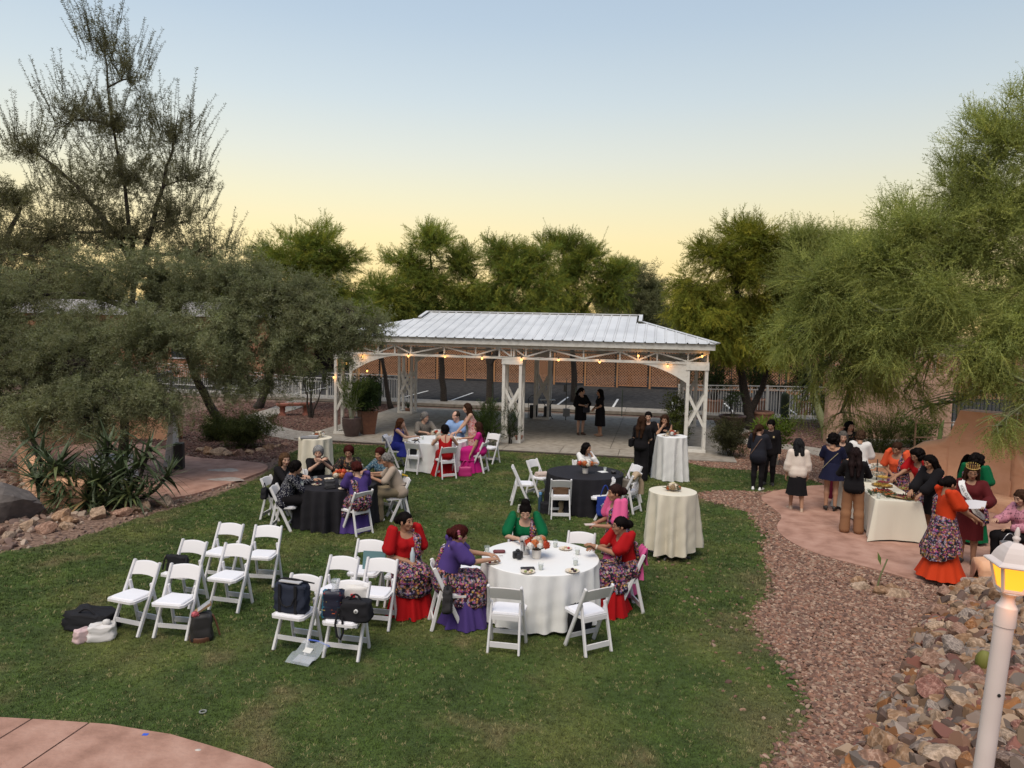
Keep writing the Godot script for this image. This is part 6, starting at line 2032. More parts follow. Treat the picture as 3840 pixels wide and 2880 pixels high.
func tables() -> void:
	var ivory := cloth(Color(0.66, 0.61, 0.5), 0.8)
	var white := cloth(Color(0.74, 0.74, 0.73), 0.8)
	var black := cloth(Color(0.018, 0.017, 0.021), 0.75)
	round_table(0.414, -9.52, 0.755, 0.76, white, "w", "long white cloth draped to the grass over the near round table", "round table set with camera and flowers, nearest the camera", 22, 0.028, 0.05, 0.4, 0.02)
	round_table(-3.22, -13.73, 0.76, 0.76, black, "b", "black cloth over the round table among seated women at left", "round table under black cloth ringed by seated guests on the left", 20, 0.028, 0.02, 1.4)
	round_table(-1.876, -19.12, 0.76, 0.76, white, "w", "white cloth over the far round table near the pavilion floor", "round table by the pavilion floor with six seated guests", 20, 0.028, 0.03, 2.2)
	round_table(1.534, -15.211, 0.78, 0.76, black, "b", "black cloth over the mostly empty round table at the lawn centre", "round table under black cloth with one girl seated behind it", 20, 0.025, 0.02, 3.1)
	round_table(2.66, -12.11, 0.385, 1.09, ivory, "c", "ivory cloth on the tall cocktail table with a candle, hem above grass", "tall cocktail table with a candle wreath on the right of the lawn", 11, 0.042, 0.1, 0.9, 0.06)
	round_table(3.97, -18.39, 0.37, 1.09, white, "c", "white cloth pooling on the grass at the far cocktail table by a column", "tall cocktail table by the right pavilion column", 11, 0.045, 0.015, 2.0)
	round_table(-4.43, -16.91, 0.37, 1.09, ivory, "c", "ivory cloth on the cocktail table standing left behind silver-haired woman", "tall cocktail table with folded grey jacket on the left", 11, 0.04, 0.02, 4.0)
	var red := plain(Color(0.5, 0.06, 0.02), 0.7)
	var rust := plain(Color(0.5, 0.14, 0.04), 0.7)
	var cream := plain(Color(0.66, 0.58, 0.46), 0.7)
	var wht := plain(Color(0.7, 0.68, 0.64), 0.7)
	var tan_ := plain(Color(0.45, 0.33, 0.2), 0.8)
	flowers("red, rust and cream flowers in a white pot on the near white table", V(0.36, 0.763, -9.44), [[cream, 4, 0.045], [rust, 4, 0.05], [red, 3, 0.05], [wht, 4, 0.042]], 0.15)
	flowers("orange-red flowers with dried leaves on the left black table", V(-3.05, 0.763, -13.5), [[red, 5, 0.05], [tan_, 4, 0.04], [rust, 4, 0.05], [cream, 2, 0.05]], 0.16)
	flowers("white and orange flowers in a white pot on the right black table", V(1.52, 0.763, -15.05), [[wht, 6, 0.055], [rust, 3, 0.055], [red, 2, 0.05], [cream, 3, 0.045]], 0.16)
	flowers("white feathery bouquet with red blooms on the far white table", V(-1.86, 0.763, -19.0), [[wht, 6, 0.05], [red, 3, 0.04], [cream, 3, 0.05]], 0.15)
	flowers("wreath of dried flowers around a cream pillar candle on the near cocktail table", V(2.66, 1.092, -12.11), [[cream, 4, 0.05], [tan_, 4, 0.04], [rust, 2, 0.03]], 0.13, false, 0.03, true)
	flowers("low spray of red and white flowers on the far cocktail table", V(3.97, 1.092, -18.39), [[red, 4, 0.04], [wht, 3, 0.04], [tan_, 4, 0.04]], 0.17, false, 0.04)
	flowers("cream, white and orange flowers on the left cocktail table", V(-4.36, 1.092, -16.95), [[cream, 4, 0.05], [rust, 3, 0.04], [wht, 3, 0.045]], 0.15, false, 0.04)
	var t := thing("folded_jacket", "folded grey jacket lying on the left cocktail table", "jacket", V(-4.52, 1.092, -16.72), 0.2)
	part("body", B.new().cbox(V(0, 0.025, 0), V(0.38, 0.05, 0.22), 0.015), plain(Color(0.2, 0.2, 0.21), 0.9), t)
	part("sleeve", B.new().cbox(V(0.1, 0.06, 0.03), V(0.22, 0.025, 0.12), 0.01), plain(Color(0.35, 0.35, 0.36), 0.9), t)
	# near table things
	t = thing("photo_camera", "black camera with lens on the near white table", "camera", V(0.12, 0.763, -9.42), 0.25)
	var cb := plain(Color(0.014, 0.014, 0.016), 0.4)
	part("body", B.new().cbox(V(0, 0.045, 0), V(0.13, 0.09, 0.055), 0.01), cb, t)
	part("prism", B.new().cbox(V(0, 0.1, 0), V(0.055, 0.035, 0.05), 0.012), cb, t)
	part("lens", B.new().lathe(V(0, 0.045, 0.02), [Vector2(0.035, 0), Vector2(0.035, 0.07), Vector2(0.028, 0.075), Vector2(0.001, 0.065)], 16, Basis(Vector3.RIGHT, PI / 2)), cb, t)
	t = thing("wine_cooler", "dented silver gift bag standing behind the camera on the near table", "bag", V(0.22, 0.763, -9.6), 0.3)
	var silver := plain(Color(0.55, 0.54, 0.53), 0.25)
	silver.metallic = 0.9
	part("body", B.new().lathe(Vector3.ZERO, [Vector2(0.001, 0), Vector2(0.06, 0), Vector2(0.065, 0.08), Vector2(0.07, 0.17), Vector2(0.066, 0.17)], 9), silver, t)
	part("flap", B.new().lathe(V(0, 0.17, -0.02), [Vector2(0.07, 0.0), Vector2(0.075, 0.03), Vector2(0.05, 0.06)], 10, Basis(Vector3.RIGHT, -0.4)), plain(Color(0.4, 0.36, 0.34), 0.4), t)
	t = thing("glasses_case", "dark red glasses case on the near white table", "case", V(-0.12, 0.763, -9.62), 0.1)
	part("shell", B.new().cbox(V(0, 0.02, 0), V(0.16, 0.038, 0.06), 0.012), plain(Color(0.12, 0.015, 0.02), 0.5), t)
	t = thing("eyeglasses", "folded wire eyeglasses beside the dark red case", "glasses", V(-0.13, 0.766, -9.45))
	for s in [-0.035, 0.035]:
		var ring := []
		for q in 11: ring.append(V(s + 0.026 * cos(TAU * q / 10), 0.012 + 0.008 * sin(TAU * q / 10), 0.018 * sin(TAU * q / 10)))
		part("rim", B.new().tube(ring, [0.002, 0.002, 0.002, 0.002, 0.002, 0.002, 0.002, 0.002, 0.002, 0.002, 0.002], 4), plain(Color(0.3, 0.25, 0.2), 0.3), t)
	t = thing("phone_case", "black phone wallet at the front of the near white table", "phone", V(0.24, 0.763, -8.98), 0.15)
	part("cover", B.new().cbox(V(0, 0.012, 0), V(0.17, 0.022, 0.08), 0.006), cb, t)
	var gr := Color(0.25, 0.3, 0.1); var gp := Color(0.03, 0.01, 0.02); var ck := Color(0.6, 0.5, 0.35); var rp := Color(0.35, 0.02, 0.04)
	plate(V(0.24, 0.763, -8.87), "small plate of green grapes near the front edge of near table", [gr, gr, gp, ck])
	plate(V(0.78, 0.763, -8.93), "small plate of lime and dark grapes at the front right of near table", [gr, ck, gp, gp])
	plate(V(0.76, 0.763, -9.84), "small plate with cake and a raspberry at the back of near table", [rp, ck, ck])
	plate(V(-0.2, 0.763, -9.2), "small plate under the hands of the woman in purple at near table", [ck, rp])
	cup(V(0.63, 0.763, -9.93), "clear cup of pale drink at the back of the near table")
	cup(V(0.9, 0.763, -9.62), "clear cup before the woman in red with glasses")
	cup(V(0.84, 0.763, -9.18), "clear cup at the right front of the near table")
	cup(V(0.4, 0.763, -8.98), "clear cup beside the black phone wallet")
	cup(V(-0.28, 0.763, -9.62), "clear cup beside the forearms of woman in purple")
	# left black table
	cup(V(-3.6, 0.763, -13.75), "grey cup in front of the silver-haired woman")
	cup(V(-3.72, 0.763, -13.3), "cup of pale drink held near the polka dot blouse")
	plate(V(-3.5, 0.763, -13.45), "plate of dark cake by the polka dot blouse", [gp, ck, rp])
	plate(V(-3.4, 0.763, -13.95), "plate with a white napkin before the silver-haired woman", [ck, ck])
	plate(V(-2.75, 0.763, -13.95), "plate in front of the man in the tan polo", [ck, gr])
	plate(V(-2.95, 0.763, -13.15), "plate by the elbow of the purple gown at left black table", [ck, ck, rp])
	t = soft("black_pouch", "crumpled black velvet pouch on the left black table", "pouch", V(-3.2, 0.763, -13.2), V(0.2, 0.17, 0.16), plain(Color(0.03, 0.03, 0.033), 0.7), 0.4, 8)
	# far white table
	plate(V(-1.9, 0.763, -18.6), "brown wooden tray of pastries on the far white table", [Color(0.2, 0.07, 0.03), Color(0.2, 0.07, 0.03), Color(0.25, 0.1, 0.04)])
	cup(V(-2.25, 0.763, -19.05), "clear cup at the left of the far white table")
	cup(V(-1.4, 0.763, -18.85), "clear cup at the right of the far white table")
	plate(V(-2.4, 0.763, -18.95), "plate of dark cake at the left of the far white table", [gp, gp, ck])
	plate(V(-1.35, 0.763, -19.25), "plate with crumpled napkins at the right of far white table", [ck, ck, Color(0.6, 0.6, 0.58)])
	t = thing("drink_can", "light blue drink can on the far white table", "can", V(-1.6, 0.763, -19.3))
	part("can", B.new().lathe(Vector3.ZERO, [Vector2(0.001, 0), Vector2(0.03, 0), Vector2(0.033, 0.01), Vector2(0.033, 0.11), Vector2(0.026, 0.12), Vector2(0.001, 0.118)], 14), plain(Color(0.25, 0.45, 0.55), 0.3), t)
	t = thing("phone", "dark phone lying at the left edge of the far white table", "phone", V(-2.42, 0.763, -18.75), 1.3)
	part("body", B.new().cbox(V(0, 0.006, 0), V(0.075, 0.011, 0.15), 0.003), cb, t)
	# right black table
	cup(V(1.95, 0.763, -15.3), "cup on a napkin on the right black table")
	t = thing("napkin", "white napkin beside the camera on right black table", "napkin", V(1.9, 0.763, -15.25), 0.5)
	part("sheet", B.new().box(V(0, 0.003, 0), V(0.16, 0.005, 0.16)), plain(Color(0.7, 0.7, 0.7)), t)
	t = thing("photo_camera", "small dark camera with its strap on the right black table", "camera", V(2.1, 0.763, -15.1), -0.3)
	part("body", B.new().cbox(V(0, 0.03, 0), V(0.11, 0.06, 0.05), 0.01), cb, t)
	part("lens", B.new().lathe(V(0, 0.03, 0.02), [Vector2(0.022, 0), Vector2(0.022, 0.04), Vector2(0.001, 0.035)], 12, Basis(Vector3.RIGHT, PI / 2)), cb, t)
	# far cocktail table
	plate(V(3.78, 1.093, -18.3), "napkin plate at the left edge of the far cocktail table", [Color(0.6, 0.6, 0.58), cb.albedo_color])

func bags() -> void:
	var blk := cloth(Color(0.014, 0.014, 0.017), 0.7)
	var navy := cloth(Color(0.022, 0.027, 0.045), 0.8)
	var brown := plain(Color(0.1, 0.04, 0.02), 0.55)
	var tan_ := plain(Color(0.32, 0.2, 0.11), 0.7)
	var film := StandardMaterial3D.new()
	film.albedo_color = Color(0.85, 0.88, 0.92, 0.3)
	film.transparency = BaseMaterial3D.TRANSPARENCY_ALPHA
	film.roughness = 0.15
	var milky := plain(Color(0.6, 0.58, 0.57), 0.5)
	var t := soft("duffel_bag", "limp black bag lying on the grass at far left", "bag", V(-4.98, 0.0, -8.78), V(0.62, 0.24, 0.4), blk, -0.25, 11)
	strap(t, V(-0.1, 0.2, 0.1), V(0.15, 0.2, 0.1), 0.07, blk)
	t = soft("plastic_bag", "crumpled white plastic bag with pink tint on the grass by the black bag", "bag", V(-4.68, 0.0, -8.45), V(0.3, 0.2, 0.22), milky, 0.3, 14)
	part("knot", B.new().ell(V(0.05, 0.2, 0), V(0.05, 0.04, 0.04), 8), milky, t)
	t = soft("plastic_bag", "small pinkish plastic bag left of the white one on the grass", "bag", V(-4.87, 0.0, -8.38), V(0.18, 0.16, 0.16), plain(Color(0.55, 0.4, 0.4), 0.5), 0.9, 15)
	t = soft("handbag", "slouchy black handbag resting on a white chair in the left cluster", "handbag", V(-4.27, 0.455, -9.52), V(0.34, 0.24, 0.12), blk, -0.3, 17)
	strap(t, V(-0.14, 0.2, 0), V(-0.2, 0.02, 0.05), 0.07, blk)
	strap(t, V(0.13, 0.2, 0), V(0.2, 0.05, 0.08), 0.06, blk)
	t = soft("bucket_bag", "black and tan bucket bag holding pink flowers beside a chair leg", "handbag", V(-3.55, 0.0, -8.5), V(0.25, 0.36, 0.22), plain(Color(0.02, 0.018, 0.018), 0.6), 0.4, 19)
	part("trim", B.new().lathe(Vector3.ZERO, [Vector2(0.12, 0.0), Vector2(0.13, 0.01), Vector2(0.13, 0.06), Vector2(0.12, 0.065)], 20), brown, t)
	part("flap", B.new().box(V(0.02, 0.37, -0.03), V(0.2, 0.02, 0.12), Basis(V(0, 0, 1), 0.5)), tan_, t)
	part("paper", B.new().box(V(0.03, 0.4, -0.02), V(0.16, 0.005, 0.12), Basis(V(0, 0, 1), 0.6)), film, t)
	var fl := part("bloom", bloom_mesh, plain(Color(0.6, 0.15, 0.18), 0.7), t, V(-0.07, 0.33, 0.06))
	fl.scale = Vector3.ONE * 0.05
	strap(t, V(0.12, 0.3, 0.02), V(0.2, 0.05, 0.05), 0.03, brown)
	# navy cooler tote
	t = soft("cooler_tote", "navy cooler tote with black straps standing on a white chair", "bag", V(-2.43, 0.455, -8.28), V(0.42, 0.36, 0.2), navy, -0.28, 21)
	for s in [-0.1, 0.1]:
		part("strap", B.new().box(V(s, 0.17, 0.095), V(0.035, 0.32, 0.012)), blk, t)
	part("handle", B.new().tube([V(-0.1, 0.2, 0.105), V(-0.06, 0.11, 0.115), V(0, 0.09, 0.118), V(0.06, 0.11, 0.115), V(0.1, 0.2, 0.105)], [0.009, 0.009, 0.009, 0.009, 0.009], 5), blk, t)
	part("lining", B.new().box(V(0, 0.352, 0.03), V(0.26, 0.012, 0.07)), plain(Color(0.5, 0.5, 0.52), 0.2), t)
	part("zipper", B.new().tube([V(-0.2, 0.33, 0.0), V(-0.1, 0.37, 0.0), V(0.05, 0.37, 0), V(0.25, 0.33, -0.06)], [0.012, 0.014, 0.014, 0.008], 5), blk, t)
	# printed tote, black duffel, white carrier on the next chair
	var print_img := Image.create(128, 128, false, Image.FORMAT_RGB8)
	print_img.fill(Color(0.05, 0.07, 0.16))
	var pg := RandomNumberGenerator.new()
	pg.seed = 5
	for k in 26:
		var x := pg.randi_range(0, 110); var y := pg.randi_range(0, 120)
		print_img.fill_rect(Rect2i(x, y, pg.randi_range(3, 16), pg.randi_range(2, 7)), [Color(0.75, 0.35, 0.15), Color(0.2, 0.55, 0.65), Color(0.7, 0.6, 0.3), Color(0.6, 0.15, 0.15), Color(0.2, 0.5, 0.6)][k % 5])
	print_img.fill_rect(Rect2i(70, 0, 22, 128), Color(0.15, 0.45, 0.55))
	for k in 9: print_img.fill_rect(Rect2i(74, 8 + k * 13, 14, 4), Color(0.75, 0.5, 0.3) if k % 3 == 0 else Color(0.1, 0.2, 0.35))
	var pm := StandardMaterial3D.new()
	pm.albedo_texture = ImageTexture.create_from_image(print_img)
	pm.uv1_triplanar = true
	pm.uv1_scale = Vector3.ONE * 3.0
	pm.roughness = 0.5
	t = soft("printed_tote", "dark blue printed tote with a clear bag on top, on a white chair", "bag", V(-1.93, 0.455, -8.14), V(0.26, 0.33, 0.18), pm, -0.1, 23)
	part("clear_bag", B.new().lathe(V(0.02, 0.3, 0), [Vector2(0.05, 0), Vector2(0.03, 0.05), Vector2(0.05, 0.1), Vector2(0.04, 0.13), Vector2(0.001, 0.12)], 9), film, t)
	t = soft("duffel_bag", "black duffel with a round white badge on a white chair", "bag", V(-1.66, 0.455, -8.08), V(0.36, 0.25, 0.2), blk, -0.15, 25)
	part("badge", B.new().lathe(V(0.03, 0.13, 0.098), [Vector2(0.024, 0), Vector2(0.024, 0.012), Vector2(0.001, 0.012)], 16, Basis(Vector3.RIGHT, PI / 2)), plain(Color(0.6, 0.6, 0.6), 0.4), t)
	text3(t, "B", 0.034, V(0.03, 0.13, 0.1125), Vector3.ZERO, blk)
	part("strap", B.new().tube([V(-0.17, 0.15, 0.1), V(-0.19, -0.02, 0.14), V(-0.17, -0.15, 0.14), V(-0.13, -0.18, 0.14), V(-0.1, -0.1, 0.14), V(-0.12, 0.08, 0.12)], [0.014, 0.014, 0.014, 0.014, 0.014, 0.014], 5), blk, t)
	strap(t, V(-0.08, 0.22, 0.02), V(0.06, 0.24, 0.02), 0.06, blk)
	t = soft("carrier_bag", "white carrier bag with a red mark behind the black duffel", "bag", V(-1.72, 0.455, -8.32), V(0.3, 0.32, 0.12), plain(Color(0.62, 0.6, 0.58), 0.5), 0.0, 27)
	part("red_mark", B.new().box(V(-0.02, 0.2, 0.062), V(0.05, 0.04, 0.01)), plain(Color(0.55, 0.02, 0.03), 0.6), t)
	# clear zip bag on the grass
	t = thing("zip_bag", "clear zip bag with a blue seal lying against a chair leg on the grass", "bag", V(-2.2, 0.0, -8.02), -0.35)
	var zb := B.new()
	var rows := []
	for i in 7:
		var row := PackedVector3Array()
		for k in 7:
			row.append(V(-0.16 + k * 0.05 + 0.01 * i, 0.025 + 0.035 * sin(k * 1.3 + i) * sin(i * 0.9) + 0.022 * i, 0.16 - i * 0.052))
		rows.append(row)
	zb.grid(rows, false)
	part("film", zb, film, t)
	part("seal", B.new().tube([rows[6][0], rows[6][3], rows[6][6]], [0.009, 0.009, 0.009], 5), plain(Color(0.06, 0.12, 0.5), 0.4), t)
	part("label", B.new().box(V(0.01, 0.11, -0.02), V(0.1, 0.004, 0.07), Basis(Vector3.RIGHT, 0.4)), plain(Color(0.62, 0.62, 0.6)), t)
	part("papers", B.new().box(V(0.01, 0.035, 0.05), V(0.22, 0.01, 0.12), Basis(Vector3.RIGHT, 0.2)), plain(Color(0.3, 0.31, 0.31)), t)
	# teal folder
	t = thing("folder", "teal folder standing on a chair behind the seated red gown", "folder", V(-1.78, 0.455, -9.78), -0.1)
	part("cover", B.new().box(V(0, 0.12, 0), V(0.3, 0.24, 0.02), Basis(Vector3.RIGHT, -0.2)), plain(Color(0.1, 0.2, 0.22), 0.7), t)
	# black backpack below the near table
	t = soft("backpack", "black backpack on the grass under the near white table", "bag", V(0.86, 0.0, -8.93), V(0.34, 0.42, 0.22), blk, 0.3, 29)
	strap(t, V(-0.08, 0.4, 0.0), V(0.06, 0.4, 0.0), 0.1, blk, 0.012, "handle")
	# patterned tote on the purple woman's chair
	t = soft("tote_bag", "dark woven tote hanging inside the chair of the woman in purple", "bag", V(-0.72, 0.3, -8.82), V(0.34, 0.3, 0.13), cloth(Color(0.035, 0.033, 0.035), 0.9), 1.6, 31)
	strap(t, V(-0.1, 0.28, 0), V(0.1, 0.28, 0), 0.14, blk)
	var wrap := part("pink_wrap", B.new().grid(drape(0.3, 0.42), false), cloth(Color(0.6, 0.1, 0.28), 0.7), null, V(1.72, 0.45, -9.72))
	wrap.rotation.y = -1.45
	tag(wrap, "shiny pink wrap hanging in the chair of the woman in red with glasses", "wrap")
	# blue tote with star logo
	t = soft("blue_tote", "royal blue tote with a white star emblem hung on a chair", "bag", V(1.83, 0.12, -14.2), V(0.34, 0.4, 0.1), cloth(Color(0.02, 0.045, 0.24), 0.8), 0.15, 33)
	strap(t, V(-0.09, 0.39, 0.0), V(0.09, 0.39, 0.0), 0.2, cloth(Color(0.02, 0.045, 0.24), 0.8))
	var wm := plain(Color(0.6, 0.62, 0.66))
	var star := []
	for k in 11:
		var a := TAU * k / 10 + PI / 2
		var rr := 0.055 if k % 2 == 0 else 0.025
		star.append(V(-0.05 + cos(a) * rr, 0.2 + sin(a) * rr, 0.056))
	var sr := []
	for k in 11: sr.append(0.005)
	part("star_emblem", B.new().tube(star, sr, 4), wm, t)
	part("print_line", B.new().box(V(0.075, 0.22, 0.054), V(0.11, 0.012, 0.006)), wm, t)
	part("print_line", B.new().box(V(0.07, 0.195, 0.054), V(0.1, 0.01, 0.006)), wm, t)
	# brown tote on the chair, kraft bag below, water bottle
	t = soft("brown_tote", "brown canvas tote on the chair with its back to the camera", "bag", V(1.0, 0.455, -14.52), V(0.33, 0.2, 0.2), cloth(Color(0.15, 0.085, 0.05), 0.9), 0.05, 35)
	t = soft("paper_bag", "kraft paper bag with black print under the chair by the black table", "bag", V(1.1, 0.0, -14.62), V(0.28, 0.3, 0.16), plain(Color(0.4, 0.29, 0.17), 0.9), 0.0, 37)
	for k in 3: part("print", B.new().bar(V(-0.06 + k * 0.05, 0.1, 0.084), V(-0.02 + k * 0.05, 0.2, 0.084), 0.012, 0.006, V(0, 0, 1)), blk, t)
	t = thing("water_bottle", "blue-capped dark bottle with black bag standing beside the right black table", "bottle", V(0.62, 0.0, -14.9))
	part("body", B.new().lathe(Vector3.ZERO, [Vector2(0.001, 0), Vector2(0.045, 0), Vector2(0.045, 0.26), Vector2(0.03, 0.3), Vector2(0.03, 0.34)], 14), plain(Color(0.03, 0.06, 0.1), 0.3), t)
	part("cap", B.new().lathe(V(0, 0.34, 0), [Vector2(0.033, 0), Vector2(0.033, 0.05), Vector2(0.001, 0.052)], 12), plain(Color(0.1, 0.25, 0.45), 0.4), t)
	t = soft("black_sack", "black cloth sack on the grass beside the dark bottle", "bag", V(0.72, 0.0, -14.72), V(0.22, 0.26, 0.2), blk, 0.2, 39)
	# snakeskin handbag and scarf on the right chair
	t = soft("handbag", "grey snakeskin handbag on the chair with the beige scarf", "handbag", V(2.28, 0.455, -15.0), V(0.36, 0.26, 0.16), plain(Color(0.14, 0.12, 0.1), 0.5), -0.5, 41)
	strap(t, V(-0.1, 0.24, 0), V(0.1, 0.24, 0), 0.18, plain(Color(0.1, 0.08, 0.06), 0.5), 0.008)
	t = thing("scarf", "beige scarf knotted over the back of a white chair", "scarf", V(2.53, 0.72, -14.95), 0.9)
	var sc := cloth(Color(0.4, 0.3, 0.2), 0.8)
	part("knot", B.new().ell(V(0, 0.06, 0), V(0.12, 0.07, 0.07), 10), sc, t)
	part("tail", B.new().tube([V(0.08, 0.04, 0.0), V(0.16, -0.12, 0.04), V(0.15, -0.35, 0.05)], [0.04, 0.055, 0.06], 8), sc, t)
	part("fold", B.new().tube([V(-0.2, 0.0, 0.05), V(-0.06, 0.08, 0.05), V(0.1, 0.04, 0.04)], [0.04, 0.055, 0.04], 8), sc, t)
	t = soft("scarf", "beige shawl bundled on a chair seat left of the black table", "scarf", V(0.7, 0.455, -16.2), V(0.32, 0.1, 0.24), cloth(Color(0.5, 0.4, 0.35), 0.9), 0.5, 43)
	# far table bags
	t = soft("handbag", "structured black handbag in the chair at far white table", "handbag", V(-2.33, 0.455, -18.56), V(0.36, 0.26, 0.16), blk, 0.1, 45)
	strap(t, V(-0.1, 0.24, 0.03), V(0.1, 0.24, 0.03), 0.12, blk)
	part("clasp", B.new().box(V(0, 0.15, 0.08), V(0.03, 0.04, 0.02)), plain(Color(0.5, 0.4, 0.15), 0.3), t)
	t = soft("clutch", "little black clutch with a gold clasp on the white-jacket chair", "handbag", V(-2.9, 0.455, -19.1), V(0.22, 0.16, 0.08), blk, 0.4, 47)
	part("clasp", B.new().box(V(0, 0.09, 0.04), V(0.03, 0.03, 0.01)), plain(Color(0.5, 0.4, 0.15), 0.3), t)
	t = soft("pink_handbag", "magenta leather handbag set on the grass beside the magenta dress", "handbag", V(-1.1, 0.0, -18.2), V(0.34, 0.26, 0.14), plain(Color(0.42, 0.02, 0.15), 0.45), 0.1, 49)
	strap(t, V(-0.1, 0.24, 0), V(0.1, 0.24, 0), 0.16, plain(Color(0.42, 0.02, 0.15), 0.45))
	var jk := part("white_jacket", B.new().grid(drape(0.38, 0.34), false), cloth(Color(0.7, 0.7, 0.74), 0.8), null, V(-3.19, 0.5, -19.3))
	jk.rotation.y = 1.4
	tag(jk, "white jacket hung over a chair back at the far white table", "jacket")
	t = soft("handbag", "small black handbag on the chair of the woman in plain black", "handbag", V(-4.5, 0.46, -13.62), V(0.12, 0.2, 0.24), blk, 0.1, 51)
	strap(t, V(0, 0.18, -0.08), V(0, 0.18, 0.08), 0.1, blk, 0.008)
	t = thing("umbrella", "closed dark umbrella with a yellow handle hooked on the man's chair", "umbrella", V(-1.98, 0.05, -14.3), 0.3)
	part("canopy", B.new().tube([V(0, 0.0, 0), V(0, 0.2, 0), V(0, 0.6, 0)], [0.006, 0.03, 0.02], 7), blk, t)
	part("handle", B.new().tube([V(0, 0.6, 0), V(0, 0.74, 0), V(-0.1, 0.77, 0)], [0.012, 0.018, 0.02], 7), plain(Color(0.5, 0.32, 0.02), 0.5), t)
	# equipment by the middle rear column
	t = thing("power_pedestal", "grey electrical box on a post beside the middle rear pavilion column", "electrical box", pav(6.85, 6.25, 0.05))
	part("cabinet", B.new().cbox(V(0.02, 0.3, 0), V(0.26, 0.3, 0.2), 0.01), plain(Color(0.3, 0.31, 0.31), 0.5), t)
	part("post", B.new().tube([V(0, 0, 0), V(0, 1.6, 0)], [0.02, 0.02], 6), plain(Color(0.1, 0.11, 0.1), 0.6), t)
	part("outlet", B.new().cbox(V(-0.06, 1.25, 0.03), V(0.1, 0.26, 0.08), 0.008), plain(Color(0.16, 0.17, 0.17), 0.5), t)
	t = thing("sound_gear", "black sound gear and small white table behind the middle columns", "equipment", pav(5.35, 6.3, 0.05))
	part("speaker", B.new().cbox(V(0.2, 0.28, 0), V(0.3, 0.5, 0.28), 0.02), plain(Color(0.02, 0.02, 0.022), 0.6), t)
	part("tabletop", B.new().box(V(0.75, 0.75, 0.1), V(0.6, 0.03, 0.4)), plain(Color(0.5, 0.5, 0.48), 0.6), t)
	for s in [-0.22, 0.22]: part("leg", B.new().tube([V(0.75 + s, 0, 0.1), V(0.75 - s, 0.74, 0.1)], [0.015, 0.015], 5), plain(Color(0.03, 0.03, 0.03), 0.5), t)
	part("amplifier", B.new().cbox(V(0.75, 0.3, 0.1), V(0.28, 0.4, 0.25), 0.02), plain(Color(0.03, 0.03, 0.032), 0.5), t)
	part("trolley_handle", B.new().tube([V(0.0, 0.0, 0.1), V(0.0, 0.8, 0.1), V(0.12, 0.92, 0.1), V(0.3, 0.9, 0.1)], [0.014, 0.014, 0.014, 0.014], 6), plain(Color(0.02, 0.02, 0.02), 0.5), t)

func drape(w: float, h: float) -> Array:
	var rows := []
	for i in 9:
		var q := i / 8.0
		var row := PackedVector3Array()
		for k in 13:
			var x := -w / 2 + w * k / 12.0
			row.append(V(x * (1.0 - 0.1 * q), h * (q if i < 8 else 0.99) * (0.9 + 0.1 * cos(x * 9)), 0.03 * sin(k * 1.4 + q * 2) * (1.2 - q) + (0.0 if i < 7 else -0.03 * (i - 6))))
		rows.append(row)
	for i in 4:
		var row := PackedVector3Array()
		for k in 13:
			var x := -w / 2 + w * k / 12.0
			row.append(V(x * 0.9, h * (0.97 - 0.17 * i), -0.075 - 0.02 * sin(k * 1.4 + i)))
		rows.append(row)
	return rows

